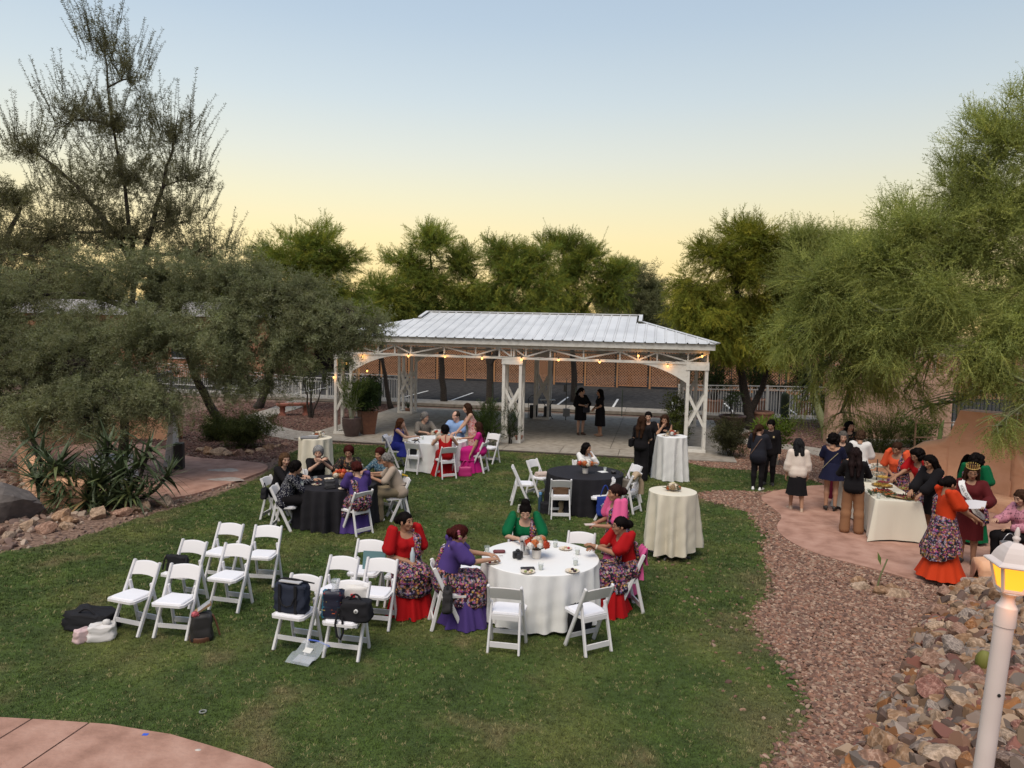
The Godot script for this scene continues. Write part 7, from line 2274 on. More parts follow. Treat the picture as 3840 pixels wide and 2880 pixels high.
func buffet() -> void:
	var ivory := cloth(Color(0.66, 0.62, 0.52), 0.8)
	var yaw := -0.175
	var at := V(7.1, 0.035, -14.33)
	var o := Basis(Vector3.UP, yaw)
	var L := 2.44
	var W := 0.76
	var H := 0.725
	var t := thing("buffet_table", "long folding buffet table under the ivory cloth on the right patio", "table", at, yaw)
	part("tabletop", B.new().box(V(0, H - 0.02, 0), V(W - 0.02, 0.03, L - 0.02)), plain(Color(0.4, 0.38, 0.34)), t)
	for x in [-0.28, 0.28]:
		for z in [-1.0, 1.0]:
			part("leg", B.new().tube([V(x, 0, z), V(x, H - 0.03, z)], [0.016, 0.016], 6), plain(Color(0.1, 0.1, 0.1), 0.4), t)
	# cloth: falls with corner pleats
	var rows := []
	var ring := []
	var nx := 14; var nz_ := 40
	for k in nx: ring.append(V(lerpf(W / 2, -W / 2, float(k) / nx), 0, -L / 2))
	for k in nz_: ring.append(V(-W / 2, 0, lerpf(-L / 2, L / 2, float(k) / nz_)))
	for k in nx: ring.append(V(lerpf(-W / 2, W / 2, float(k) / nx), 0, L / 2))
	for k in nz_: ring.append(V(W / 2, 0, lerpf(L / 2, -L / 2, float(k) / nz_)))
	ring.reverse()
	for i in 9:
		var q := 1.0 - i / 8.0
		var row := PackedVector3Array()
		for k in ring.size():
			var p: Vector3 = ring[k]
			var cx := absf(p.x) / (W / 2); var cz := absf(p.z) / (L / 2)
			var corner := pow(clampf(cx * cz, 0, 1), 6.0)
			var out := V(signf(p.x) * (1.0 if cx > 0.99 else 0.0), 0, signf(p.z) * (1.0 if cz > 0.99 else 0.0))
			var wv := 0.014 * sin(k * 0.9) + 0.012 * sin(k * 0.37 + 1.0)
			var pr := p + out * (wv + 0.02) * q + (V(signf(p.x), 0, signf(p.z)) * 0.13 * corner - p * 0.0) * q
			var hem := 0.03 + (0.05 if cz < 0.95 else 0.0) * (0.5 + 0.5 * sin(p.z * 5.0)) - 0.02 * corner
			row.append(V(pr.x, lerpf(hem, H, 1.0 - q), pr.z))
		rows.append(row)
	var inner := PackedVector3Array()
	var c2 := PackedVector3Array()
	for p in ring:
		inner.append(V(p.x * 0.97, H + 0.003, p.z * 0.99)); c2.append(V(p.x * 0.01, H + 0.004, p.z * 0.9))
	rows.append(inner); rows.append(c2)
	var cl := part("tablecloth", B.new().grid(rows, true), ivory, null, at)
	cl.rotation.y = yaw
	tag(cl, "ivory cloth with pleated corners over the long buffet table", "tablecloth")
	var on := func(x: float, z: float, y := 0.005) -> Vector3: return at + o * V(x, H + y, z)
	var gold := plain(Color(0.45, 0.3, 0.12), 0.35)
	gold.metallic = 0.6
	var fruits := [Color(0.25, 0.33, 0.08), Color(0.22, 0.02, 0.03), Color(0.5, 0.15, 0.04), Color(0.12, 0.01, 0.03), Color(0.5, 0.32, 0.06)]
	# fruit trays
	for e in [[0.2, 0.92, 0.2, "round tray of grapes at the near end of the buffet", [0, 1, 3]], [-0.05, 0.45, 0.17, "tiered platter of red fruit in the middle of the buffet", [1, 3, 1]], [0.1, -0.1, 0.19, "white platter of pastries on the buffet", [4, 4, 4]]]:
		var tt := thing("serving_tray", e[3], "tray", on.call(e[0], e[1]))
		part("dish", B.new().lathe(Vector3.ZERO, [Vector2(0.001, 0.004), Vector2(e[2] * 0.8, 0.004), Vector2(e[2], 0.025), Vector2(e[2], 0.03), Vector2(e[2] * 0.78, 0.012), Vector2(0.001, 0.012)], 22), gold, tt)
		part("stand", B.new().tube([V(0, 0.01, 0), V(0, 0.24, 0)], [0.008, 0.006], 6), gold, tt)
		part("dish", B.new().lathe(V(0, 0.17, 0), [Vector2(0.001, 0.0), Vector2(e[2] * 0.6, 0.002), Vector2(e[2] * 0.7, 0.015), Vector2(e[2] * 0.58, 0.01), Vector2(0.001, 0.01)], 20), gold, tt)
		for j in 3:
			var b := B.new()
			for k in 26:
				var a := r(0, TAU); var q: float = sqrt(rng.randf()) * e[2] * 0.72
				b.ell(V(cos(a + j * 2.1) * q, r(0.02, 0.05), sin(a + j * 2.1) * q), Vector3.ONE * 0.014, 6)
			for k in 12:
				var a := r(0, TAU); var q: float = sqrt(rng.randf()) * e[2] * 0.5
				b.ell(V(cos(a) * q, 0.19, sin(a) * q), Vector3.ONE * 0.013, 6)
			part("fruit", b, plain(fruits[e[4][j]], 0.4), tt)
	# leafy garnish platter with orange flowers
	var tt := thing("garnish_platter", "platter of green leaves and orange flowers on the near left of buffet", "platter", on.call(-0.18, 0.82))
	var b := B.new()
	for k in 60:
		var a := r(0, TAU)
		leaflet(b, V(cos(a) * r(0, 0.2), r(0.01, 0.05), sin(a) * r(0, 0.24)), V(cos(a), r(0.0, 0.5), sin(a)).normalized(), r(0.08, 0.14), 0.04)
	part("leaves", b, plain(Color(0.03, 0.06, 0.018), 0.6), tt)
	b = B.new()
	for k in 22: leaflet(b, V(r(-0.16, 0.16), 0.06, r(-0.2, 0.2)), V(r(-1, 1), r(0.1, 0.8), r(-1, 1)).normalized(), 0.08, 0.025)
	part("petals", b, plain(Color(0.55, 0.14, 0.03), 0.6), tt)
	cup(on.call(-0.3, 1.08), "tall clear cup with leaves at the near left corner of the buffet")
	cup(on.call(0.33, 0.78), "clear cup at the near right corner of buffet")
	tt = thing("cutting_board", "pale wooden paddle board on the buffet edge", "board", on.call(-0.02, 0.95, 0.03), 0.6)
	part("board", B.new().cbox(V(0, 0.01, 0), V(0.08, 0.018, 0.34), 0.006), plain(Color(0.3, 0.18, 0.09), 0.6), tt)
	# cake stands and drink dispenser at the far half
	var gl := StandardMaterial3D.new()
	gl.albedo_color = Color(0.85, 0.9, 0.88, 0.25)
	gl.transparency = BaseMaterial3D.TRANSPARENCY_ALPHA
	gl.roughness = 0.08
	for e in [[-0.1, -0.5, "glass cake stand with small white sweets on the buffet"], [0.18, -0.75, "tall dark tiered stand behind the cake stand on the buffet"]]:
		tt = thing("cake_stand", e[2], "stand", on.call(e[0], e[1]))
		part("stem", B.new().tube([V(0, 0, 0), V(0, 0.42, 0)], [0.014, 0.01], 7), plain(Color(0.03, 0.025, 0.02), 0.4), tt)
		for y in [0.12, 0.28]:
			part("dish", B.new().lathe(V(0, y, 0), [Vector2(0.001, 0.0), Vector2(0.16, 0.0), Vector2(0.17, 0.02), Vector2(0.16, 0.008), Vector2(0.001, 0.008)], 20), gl, tt)
			var sw := B.new()
			for k in 14:
				var a := TAU * k / 14
				sw.ell(V(cos(a) * r(0.04, 0.13), y + 0.03, sin(a) * r(0.04, 0.13)), V(0.022, 0.02, 0.022), 6)
			part("sweets", sw, plain(Color(0.55, 0.47, 0.38), 0.6), tt)
	tt = thing("name_card", "small white name card standing on the buffet stand", "card", on.call(-0.12, -0.36, 0.3), 0.0)
	part("card", B.new().box(V(0, 0.04, 0), V(0.13, 0.07, 0.004), Basis(Vector3.RIGHT, -0.2)), plain(Color(0.7, 0.7, 0.72)), tt)
	part("print_line", B.new().box(V(0, 0.045, 0.006), V(0.09, 0.01, 0.003), Basis(Vector3.RIGHT, -0.2)), plain(Color(0.2, 0.2, 0.25)), tt)
	tt = thing("drink_dispenser", "glass drink dispenser with a white lid at the far end of the buffet", "dispenser", on.call(-0.05, -1.08))
	part("jar", B.new().lathe(Vector3.ZERO, [Vector2(0.001, 0.002), Vector2(0.12, 0.002), Vector2(0.14, 0.05), Vector2(0.14, 0.24), Vector2(0.1, 0.28)], 20), gl, tt)
	part("drink", B.new().lathe(Vector3.ZERO, [Vector2(0.001, 0.01), Vector2(0.115, 0.01), Vector2(0.13, 0.05), Vector2(0.13, 0.17), Vector2(0.001, 0.17)], 20), plain(Color(0.42, 0.33, 0.16), 0.2), tt)
	part("lid", B.new().lathe(Vector3.ZERO, [Vector2(0.11, 0.28), Vector2(0.13, 0.29), Vector2(0.12, 0.33), Vector2(0.001, 0.34)], 18), plain(Color(0.62, 0.62, 0.6), 0.4), tt)
	# white carrier on the wall end
	tt = thing("white_bag", "white bag with a curved handle behind the buffet by the wall", "bag", V(8.0, 0.9, -17.5), 0.3)
	part("body", B.new().cbox(V(0, 0.1, 0), V(0.4, 0.2, 0.25), 0.05), plain(Color(0.66, 0.64, 0.62), 0.6), tt)
	strap(tt, V(0.05, 0.15, 0.13), V(0.2, 0.1, 0.13), 0.1, plain(Color(0.5, 0.5, 0.48)), 0.008)
	# metal bucket by the low wall
	tt = thing("metal_bucket", "galvanised bucket with wire handle on the low wall behind the lantern", "bucket", V(7.45, 0.42, -11.0))
	var zinc := plain(Color(0.5, 0.51, 0.52), 0.3)
	zinc.metallic = 0.8
	part("pail", B.new().lathe(Vector3.ZERO, [Vector2(0.001, 0.0), Vector2(0.09, 0.0), Vector2(0.125, 0.24), Vector2(0.12, 0.24), Vector2(0.088, 0.01)], 20), zinc, tt)
	strap(tt, V(-0.12, 0.23, 0), V(0.12, 0.23, 0), 0.15, zinc, 0.006, "handle")

func lamp_post() -> void:
	var wp := tri_mat(noise_tex(0.01, [[0.0, Color(0.58, 0.5, 0.47)], [1.0, Color(0.68, 0.6, 0.57)]], 81, 256, 4), 0.8, 0.45)
	var t := thing("lamp_post", "white lantern on a round white post in the rocks at lower right", "lamp post", V(2.405, 0, -3.77))
	t.rotation.z = -0.068
	part("post", B.new().lathe(Vector3.ZERO, [Vector2(0.046, 0.0), Vector2(0.046, 2.27), Vector2(0.001, 2.27)], 24), wp, t)
	part("collar", B.new().lathe(V(0, 2.25, 0), [Vector2(0.046, 0.0), Vector2(0.051, 0.004), Vector2(0.051, 0.1), Vector2(0.047, 0.106), Vector2(0.036, 0.125), Vector2(0.031, 0.15), Vector2(0.034, 0.165), Vector2(0.058, 0.18), Vector2(0.001, 0.185)], 24), wp, t)
	part("hole", B.new().lathe(V(-0.006, 1.9, 0.0455), [Vector2(0.009, 0), Vector2(0.009, 0.003), Vector2(0.001, 0.003)], 12, Basis(Vector3.RIGHT, PI / 2)), plain(Color(0.01, 0.01, 0.01)), t)
	# lantern: four tapering amber panes in a frame under a pagoda roof, turned a quarter
	var head := Node3D.new()
	head.name = "lantern"
	t.add_child(head)
	head.position = V(0, 2.44, 0)
	head.rotation.y = -0.22
	var y0 := 0.0
	var y1 := 0.135
	var w0 := 0.046
	var w1 := 0.074
	var amber := plain(Color(0.22, 0.11, 0.02), 0.35)
	amber.emission_enabled = true
	var gi := Image.create(32, 32, false, Image.FORMAT_RGB8)
	for y in 32:
		for x in 32:
			var d := Vector2(x - 15.5, y - 13.0).length() / 20.0
			gi.set_pixel(x, y, Color(1.0, 0.70, 0.2).lerp(Color(0.93, 0.52, 0.08), clampf(d, 0, 1)))
	amber.emission = Color(1.0, 0.66, 0.16)
	amber.emission_energy_multiplier = 0.8
	for k in 4:
		var rb := Basis(Vector3.UP, k * PI / 2)
		var b := B.new()
		b.quad(rb * V(-w0 + 0.006, y0 + 0.01, w0 - 0.003), rb * V(-w1 + 0.008, y1 - 0.006, w1 - 0.003), rb * V(w1 - 0.008, y1 - 0.006, w1 - 0.003), rb * V(w0 - 0.006, y0 + 0.01, w0 - 0.003))
		part("glass_pane", b, amber, head)
		part("corner_bar", B.new().bar(rb * V(w0, y0, w0), rb * V(w1, y1, w1), 0.013, 0.013), wp, head)
		part("bottom_rail", B.new().box(rb * V(0, y0 + 0.005, w0), V(w0 * 2, 0.012, 0.01), rb), wp, head)
		part("top_rail", B.new().box(rb * V(0, y1 - 0.003, w1), V(w1 * 2, 0.012, 0.01), rb), wp, head)
	var rows := []
	for e in [[0.098, 0.13], [0.102, 0.136], [0.099, 0.142], [0.076, 0.155], [0.071, 0.172], [0.069, 0.178], [0.06, 0.2], [0.046, 0.225], [0.027, 0.245], [0.016, 0.25]]:
		rows.append(PackedVector3Array([V(e[0], e[1], e[0]), V(e[0], e[1], -e[0]), V(-e[0], e[1], -e[0]), V(-e[0], e[1], e[0])]))
	var rf := B.new()
	rf.flatgrid(rows)
	rf.quad(rows[0][0], rows[0][3], rows[0][2], rows[0][1])
	part("roof", rf, wp, head)
	part("finial", B.new().lathe(V(0, 0.246, 0), [Vector2(0.016, 0), Vector2(0.011, 0.01), Vector2(0.017, 0.018), Vector2(0.019, 0.028), Vector2(0.01, 0.038), Vector2(0.013, 0.044), Vector2(0.01, 0.068), Vector2(0.005, 0.082), Vector2(0.001, 0.084)], 14), wp, head)
	part("base_plate", B.new().box(V(0, -0.004, 0), V(0.095, 0.008, 0.095)), wp, head)
	var l := OmniLight3D.new()
	l.name = "lantern_light"
	l.light_color = Color(1.0, 0.6, 0.2)
	l.light_energy = 0.006
	l.light_size = 0.1
	l.omni_range = 20
	l.omni_attenuation = 2.0
	l.shadow_enabled = true
	l.position = V(0, -0.05, 0.12)
	head.add_child(l)

func stage_drape() -> void:
	var t := thing("draped_arch", "white fabric draped arch on the left stage, mostly behind the yucca", "arch", V(-8.75, 0.03, -18.4), 0.2)
	var white := cloth(Color(0.7, 0.7, 0.7), 0.8)
	for s in [[-1.2, 0.0], [0.38, 0.0]]:
		part("pole", B.new().tube([V(s[0], 0, 0), V(s[0], 2.3, 0)], [0.02, 0.02], 6), plain(Color(0.1, 0.1, 0.1), 0.5), t)
		var rows := []
		for i in 10:
			var q := i / 9.0
			var row := PackedVector3Array()
			for k in 19:
				var a := -TAU * k / 18
				var w := lerpf(0.26, 0.05, pow(q, 0.6)) * (1.0 + 0.25 * sin(a * 5 + i * 0.4))
				row.append(V(s[0] + cos(a) * w * 0.7, lerpf(0.02, 2.35, q), sin(a) * w * 0.6))
			rows.append(row)
		part("curtain", B.new().grid(rows, false), white, t)
	part("swag", B.new().tube([V(-1.2, 2.35, 0), V(-0.7, 2.15, 0.05), V(-0.1, 2.2, 0.05), V(0.38, 2.35, 0)], [0.06, 0.1, 0.1, 0.06], 9), white, t)
	t = thing("speaker_wedge", "dark wedge-shaped speaker standing beside the draped arch", "speaker", V(-8.12, 0.03, -18.25), 0.2)
	part("cabinet", B.new().cbox(V(0, 0.32, 0), V(0.22, 0.64, 0.24), 0.015), plain(Color(0.018, 0.016, 0.018), 0.6), t)
	t = thing("white_bench", "white cloth-covered bench on the left stage behind yucca leaves", "bench", V(-9.1, 0.03, -17.0), 0.3)
	part("cover", cloth_shape(0.45, 0.5, 0.02, 9, 0.03, 1.0), white, t)

# ---------------------------------------------------------------- people
# Each person: a body skinned as one surface over a posed skeleton (head and hands on finer grids), hair and clothes as parts.
var head_f: B
var head_m: B
var hand_r: B
var hand_l: B
var shoe_mesh: Mesh
var heel_mesh: Mesh
var hair_cache := {}
var floral: StandardMaterial3D
var dots_navy: StandardMaterial3D
var dots_pink: StandardMaterial3D
var print_red: StandardMaterial3D
var print_blue: StandardMaterial3D
var print_dark: StandardMaterial3D
var check_grey: StandardMaterial3D

func make_head(male: bool) -> B:
	var f := Field.new(V(-0.12, -0.19, -0.14), V(0.12, 0.14, 0.14), 0.0055)
	f.ell(V(0, 0.025, -0.014), V(0.075, 0.088, 0.09), 0.02)
	f.ell(V(0, -0.035, 0.018), V(0.058 if not male else 0.062, 0.066, 0.068), 0.03)
	f.cap(V(-0.014, -0.092, 0.052), V(0.014, -0.092, 0.052), 0.02 if not male else 0.024, 0.02 if not male else 0.024, 0.03)
	f.cap(V(-0.042, -0.02, 0.055), V(-0.03, -0.03, 0.06), 0.022, 0.02, 0.02)
	f.cap(V(0.042, -0.02, 0.055), V(0.03, -0.03, 0.06), 0.022, 0.02, 0.02)
	f.cap(V(-0.04, 0.03, 0.066), V(0.04, 0.03, 0.066), 0.012, 0.012, 0.02)
	f.carve(V(-0.031, 0.008, 0.097), 0.018)
	f.carve(V(0.031, 0.008, 0.097), 0.018)
	f.ell(V(-0.031, 0.008, 0.072), V(0.016, 0.012, 0.012), 0.004)
	f.ell(V(0.031, 0.008, 0.072), V(0.016, 0.012, 0.012), 0.004)
	f.cap(V(0, 0.012, 0.083), V(0, -0.03, 0.1), 0.008, 0.0115, 0.012)
	f.cap(V(-0.012, -0.034, 0.09), V(0.012, -0.034, 0.09), 0.008, 0.008, 0.008)
	f.cap(V(-0.019, -0.062, 0.082), V(0.019, -0.062, 0.082), 0.008, 0.008, 0.008)
	for s in [-1.0, 1.0]:
		f.ell(V(s * 0.077, -0.008, -0.008), V(0.01, 0.03, 0.018), 0.008)
	f.cap(V(0, -0.06, -0.03), V(0, -0.18, -0.035), 0.048 if not male else 0.056, 0.05 if not male else 0.06, 0.03)
	var b := f.into(B.new())
	for i in b.v.size():
		var p := b.v[i]
		var ax := absf(p.x)
		if p.z > 0.05:
			var ex := (ax - 0.031) / 0.0155; var ey := (p.y - 0.008) / 0.0085
			if ex * ex + ey * ey < 1.0:
				b.c[i] = Color(0.09, 0.06, 0.05) if absf(ax - 0.031) < 0.009 else Color(0.75, 0.75, 0.75)
			if absf(p.y - 0.0345 - 0.1 * (0.032 - ax) * 0.3) < 0.0055 and ax > 0.013 and ax < 0.052: b.c[i] = Color(0.22, 0.17, 0.15)
			if absf(p.y + 0.062) < 0.0095 and ax < 0.024 and p.z > 0.075: b.c[i] = Color(0.85, 0.42, 0.42) if not male else Color(0.85, 0.66, 0.62)
			if absf(p.y + 0.036) < 0.006 and absf(ax - 0.008) < 0.005 and p.z > 0.085: b.c[i] = Color(0.5, 0.4, 0.4)
			if ax > 0.03 and ax < 0.06 and absf(p.y + 0.024) < 0.02: b.c[i] = Color(1.0, 0.9, 0.88)
	return b

func make_hand() -> B:
	# right hand, fingers along +z, palm down, thumb towards +x, slightly curled
	var f := Field.new(V(-0.075, -0.08, -0.04), V(0.085, 0.045, 0.2), 0.0052)
	f.cap(V(0, 0, -0.03), V(0, 0, 0.02), 0.024, 0.026, 0.02)
	for k in 4:
		var x := [0.028, 0.0095, -0.0095, -0.027][k] as float
		var l := [0.062, 0.07, 0.065, 0.05][k] as float
		var base := V(x, 0.002, 0.085 - 0.006 * absf(k - 1.2))
		f.cap(V(x * 0.72, 0, 0.015), base, 0.014, 0.0115, 0.012)
		var m := base + V(x * 0.12, -0.012, l * 0.5)
		var tip := m + V(x * 0.05, -0.03, l * 0.42)
		f.cap(base, m, 0.0098, 0.009, 0.003)
		f.cap(m, tip, 0.009, 0.0075, 0.003)
	f.cap(V(0.02, -0.004, 0.012), V(0.045, -0.014, 0.045), 0.016, 0.0125, 0.012)
	f.cap(V(0.045, -0.014, 0.045), V(0.05, -0.026, 0.078), 0.0115, 0.009, 0.004)
	return f.into(B.new())

func make_shoe(heel: float) -> Mesh:
	var f := Field.new(V(-0.07, -0.02, -0.11), V(0.07, 0.13, 0.21), 0.008)
	f.cap(V(0, 0.03 + heel * 0.6, -0.045), V(0, 0.03 + heel * 0.4, 0.05), 0.034, 0.036, 0.02)
	f.cap(V(0, 0.03 + heel * 0.4, 0.05), V(0, 0.024, 0.15), 0.038, 0.026, 0.02)
	f.cap(V(0, 0.075, -0.02), V(0, 0.045, 0.06), 0.03, 0.03, 0.02)
	if heel > 0.0: f.cap(V(0, 0.03, -0.055), V(0, 0.0, -0.055), 0.022, 0.018, 0.01)
	f.below(V(0, 0.0, 0), V(0, -1, 0))
	return f.into(B.new()).mesh()

func hair(style: String) -> Mesh:
	if hair_cache.has(style): return hair_cache[style]
	var f := Field.new(V(-0.17, -0.46, -0.26), V(0.17, 0.2, 0.14), 0.0095)
	var bald := style == "receding"
	f.ell(V(0, 0.028, -0.02), V(0.088, 0.097, 0.1), 0.02)
	match style:
		"bun", "bun_low":
			f.ell(V(0, 0.045 if style == "bun" else 0.0, -0.135), V(0.058, 0.052, 0.05), 0.03)
		"topknot":
			f.ell(V(0, 0.13, -0.05), V(0.06, 0.05, 0.055), 0.03)
		"long", "long_wavy":
			for s in [-1.0, 1.0]:
				f.cap(V(s * 0.05, 0.0, -0.06), V(s * 0.065, -0.2, -0.09), 0.055, 0.05, 0.04)
				f.cap(V(s * 0.065, -0.2, -0.09), V(s * 0.05, -0.4, -0.115), 0.05, 0.03, 0.04)
				f.cap(V(s * 0.078, 0.02, -0.01), V(s * 0.092, -0.17, 0.005), 0.026, 0.026, 0.03)
		"mid":
			for s in [-1.0, 1.0]:
				f.cap(V(s * 0.05, 0.0, -0.06), V(s * 0.06, -0.22, -0.09), 0.055, 0.05, 0.04)
				f.cap(V(s * 0.08, 0.02, -0.01), V(s * 0.09, -0.13, 0.0), 0.028, 0.024, 0.03)
		"bob":
			for s in [-1.0, 1.0]:
				f.cap(V(s * 0.068, 0.02, -0.03), V(s * 0.078, -0.115, -0.02), 0.04, 0.036, 0.03)
			f.cap(V(0, 0.0, -0.08), V(0, -0.1, -0.09), 0.055, 0.06, 0.04)
		"pony":
			f.cap(V(0, 0.02, -0.11), V(0, -0.1, -0.16), 0.035, 0.04, 0.03)
			f.cap(V(0, -0.1, -0.16), V(0.01, -0.3, -0.15), 0.04, 0.018, 0.03)
		"curly":
			var g := RandomNumberGenerator.new(); g.seed = 4
			for k in 60:
				var d := V(g.randf_range(-1, 1), g.randf_range(-0.6, 1), g.randf_range(-1, 0.55)).normalized()
				f.ell(V(0, 0.01, -0.03) + d * V(0.1, 0.105, 0.11), Vector3.ONE * g.randf_range(0.028, 0.042), 0.012)
		"short":
			f.cap(V(-0.03, -0.05, -0.085), V(0.03, -0.05, -0.085), 0.03, 0.03, 0.03)
		"short_full":
			f.cap(V(-0.04, -0.055, -0.075), V(0.04, -0.055, -0.075), 0.042, 0.042, 0.03)
			f.ell(V(0, 0.055, -0.02), V(0.094, 0.088, 0.1), 0.02)
			for s in [-1.0, 1.0]: f.cap(V(s * 0.078, 0.03, 0.0), V(s * 0.078, -0.03, -0.01), 0.022, 0.018, 0.02)
		"wavy_top":
			f.ell(V(0, 0.06, 0.0), V(0.09, 0.075, 0.1), 0.02)
			f.ell(V(0, 0.03, -0.13), V(0.06, 0.05, 0.05), 0.03)
	# locks that break the outline
	var lg := RandomNumberGenerator.new(); lg.seed = 6
	for k in 46:
		var d := V(lg.randf_range(-1, 1), lg.randf_range(-0.25, 1), lg.randf_range(-1, 0.4)).normalized()
		var c := V(0, 0.028, -0.02) + d * V(0.082, 0.09, 0.094)
		var dn := (V(0, -1, -0.3) + d * 0.25).normalized()
		if style not in ["bun", "bun_low", "topknot", "receding"]: f.cap(c, c + dn * lg.randf_range(0.03, 0.06), lg.randf_range(0.012, 0.018), 0.006, 0.012)
	# open the face
	var hl := 0.078 if not bald else 0.05
	f.carve(V(0, -0.06, 0.155), 0.128, V(1.0, 0.86, 1.0))
	if bald: f.carve(V(0, 0.12, 0.1), 0.11)
	if style in ["receding", "short"]:
		f.carve(V(0.12, -0.07, 0.07), 0.075); f.carve(V(-0.12, -0.07, 0.07), 0.075)
	var b := f.into(B.new())
	# strands: light and dark streaks
	var nn := FastNoiseLite.new()
	nn.seed = 8; nn.frequency = 9.0
	for i in b.v.size():
		var q := 0.8 + 1.3 * nn.get_noise_3d(b.v[i].x * 9, b.v[i].y * 0.8, b.v[i].z * 9)
		b.c[i] = Color(q, q, q)
		b.v[i] += b.n[i] * 0.016 * nn.get_noise_3d(b.v[i].x * 7, b.v[i].y * 1.2, b.v[i].z * 7)
	hair_cache[style] = b.mesh()
	return hair_cache[style]

func print_tex(bg: Color, kinds: Array, n: int, sz: Vector2, ring: bool, sd: int) -> ImageTexture:
	var im := Image.create(256, 256, false, Image.FORMAT_RGB8)
	im.fill(bg.linear_to_srgb())
	var g := RandomNumberGenerator.new()
	g.seed = sd
	for k in n:
		var c := Vector2(g.randf() * 256, g.randf() * 256)
		var rr := g.randf_range(sz.x, sz.y)
		var col: Color = (kinds[k % kinds.size()] as Color).linear_to_srgb()
		var pet := g.randf() * TAU
		for y in range(int(-rr) - 1, int(rr) + 2):
			for x in range(int(-rr) - 1, int(rr) + 2):
				var d := Vector2(x, y).length()
				var lim := rr * (1.0 + (0.22 * sin(atan2(y, x) * 5 + pet) if ring else 0.0))
				if d > lim: continue
				var cc := col
				if ring and d < rr * 0.38: cc = Color(0.12, 0.07, 0.1) if k % 2 else Color(0.85, 0.75, 0.3)
				im.set_pixel(posmod(int(c.x) + x, 256), posmod(int(c.y) + y, 256), cc)
	return ImageTexture.create_from_image(im)

func tri_cloth(t: Texture2D, scale: float) -> StandardMaterial3D:
	var m := StandardMaterial3D.new()
	m.albedo_texture = t
	m.uv1_triplanar = true
	m.uv1_scale = Vector3.ONE * scale
	m.roughness = 0.85
	m.metallic_specular = 0.3
	return m

func ik(s: Vector3, w: Vector3, l1: float, l2: float, pole: Vector3) -> Array:
	var d := w - s
	var l := minf(d.length(), (l1 + l2) * 0.995)
	var u := d.normalized()
	var a := (l1 * l1 - l2 * l2 + l * l) / (2.0 * l)
	var h := sqrt(maxf(0.0, l1 * l1 - a * a))
	var p := (pole - u * pole.dot(u)).normalized()
	return [s + u * a + p * h, s + u * l]

var skins := {}
var last := []
func skin_mat(c: Color) -> StandardMaterial3D:
	var k := str(c)
	if not skins.has(k):
		var m := vcol(0.55)
		m.albedo_color = c.linear_to_srgb()
		m.metallic_specular = 0.35
		skins[k] = m
	return skins[k]

const SK_A := Color(0.40, 0.225, 0.145)
const SK_B := Color(0.33, 0.175, 0.108)
const SK_C := Color(0.48, 0.295, 0.21)
const HB := Color(0.008, 0.006, 0.006)

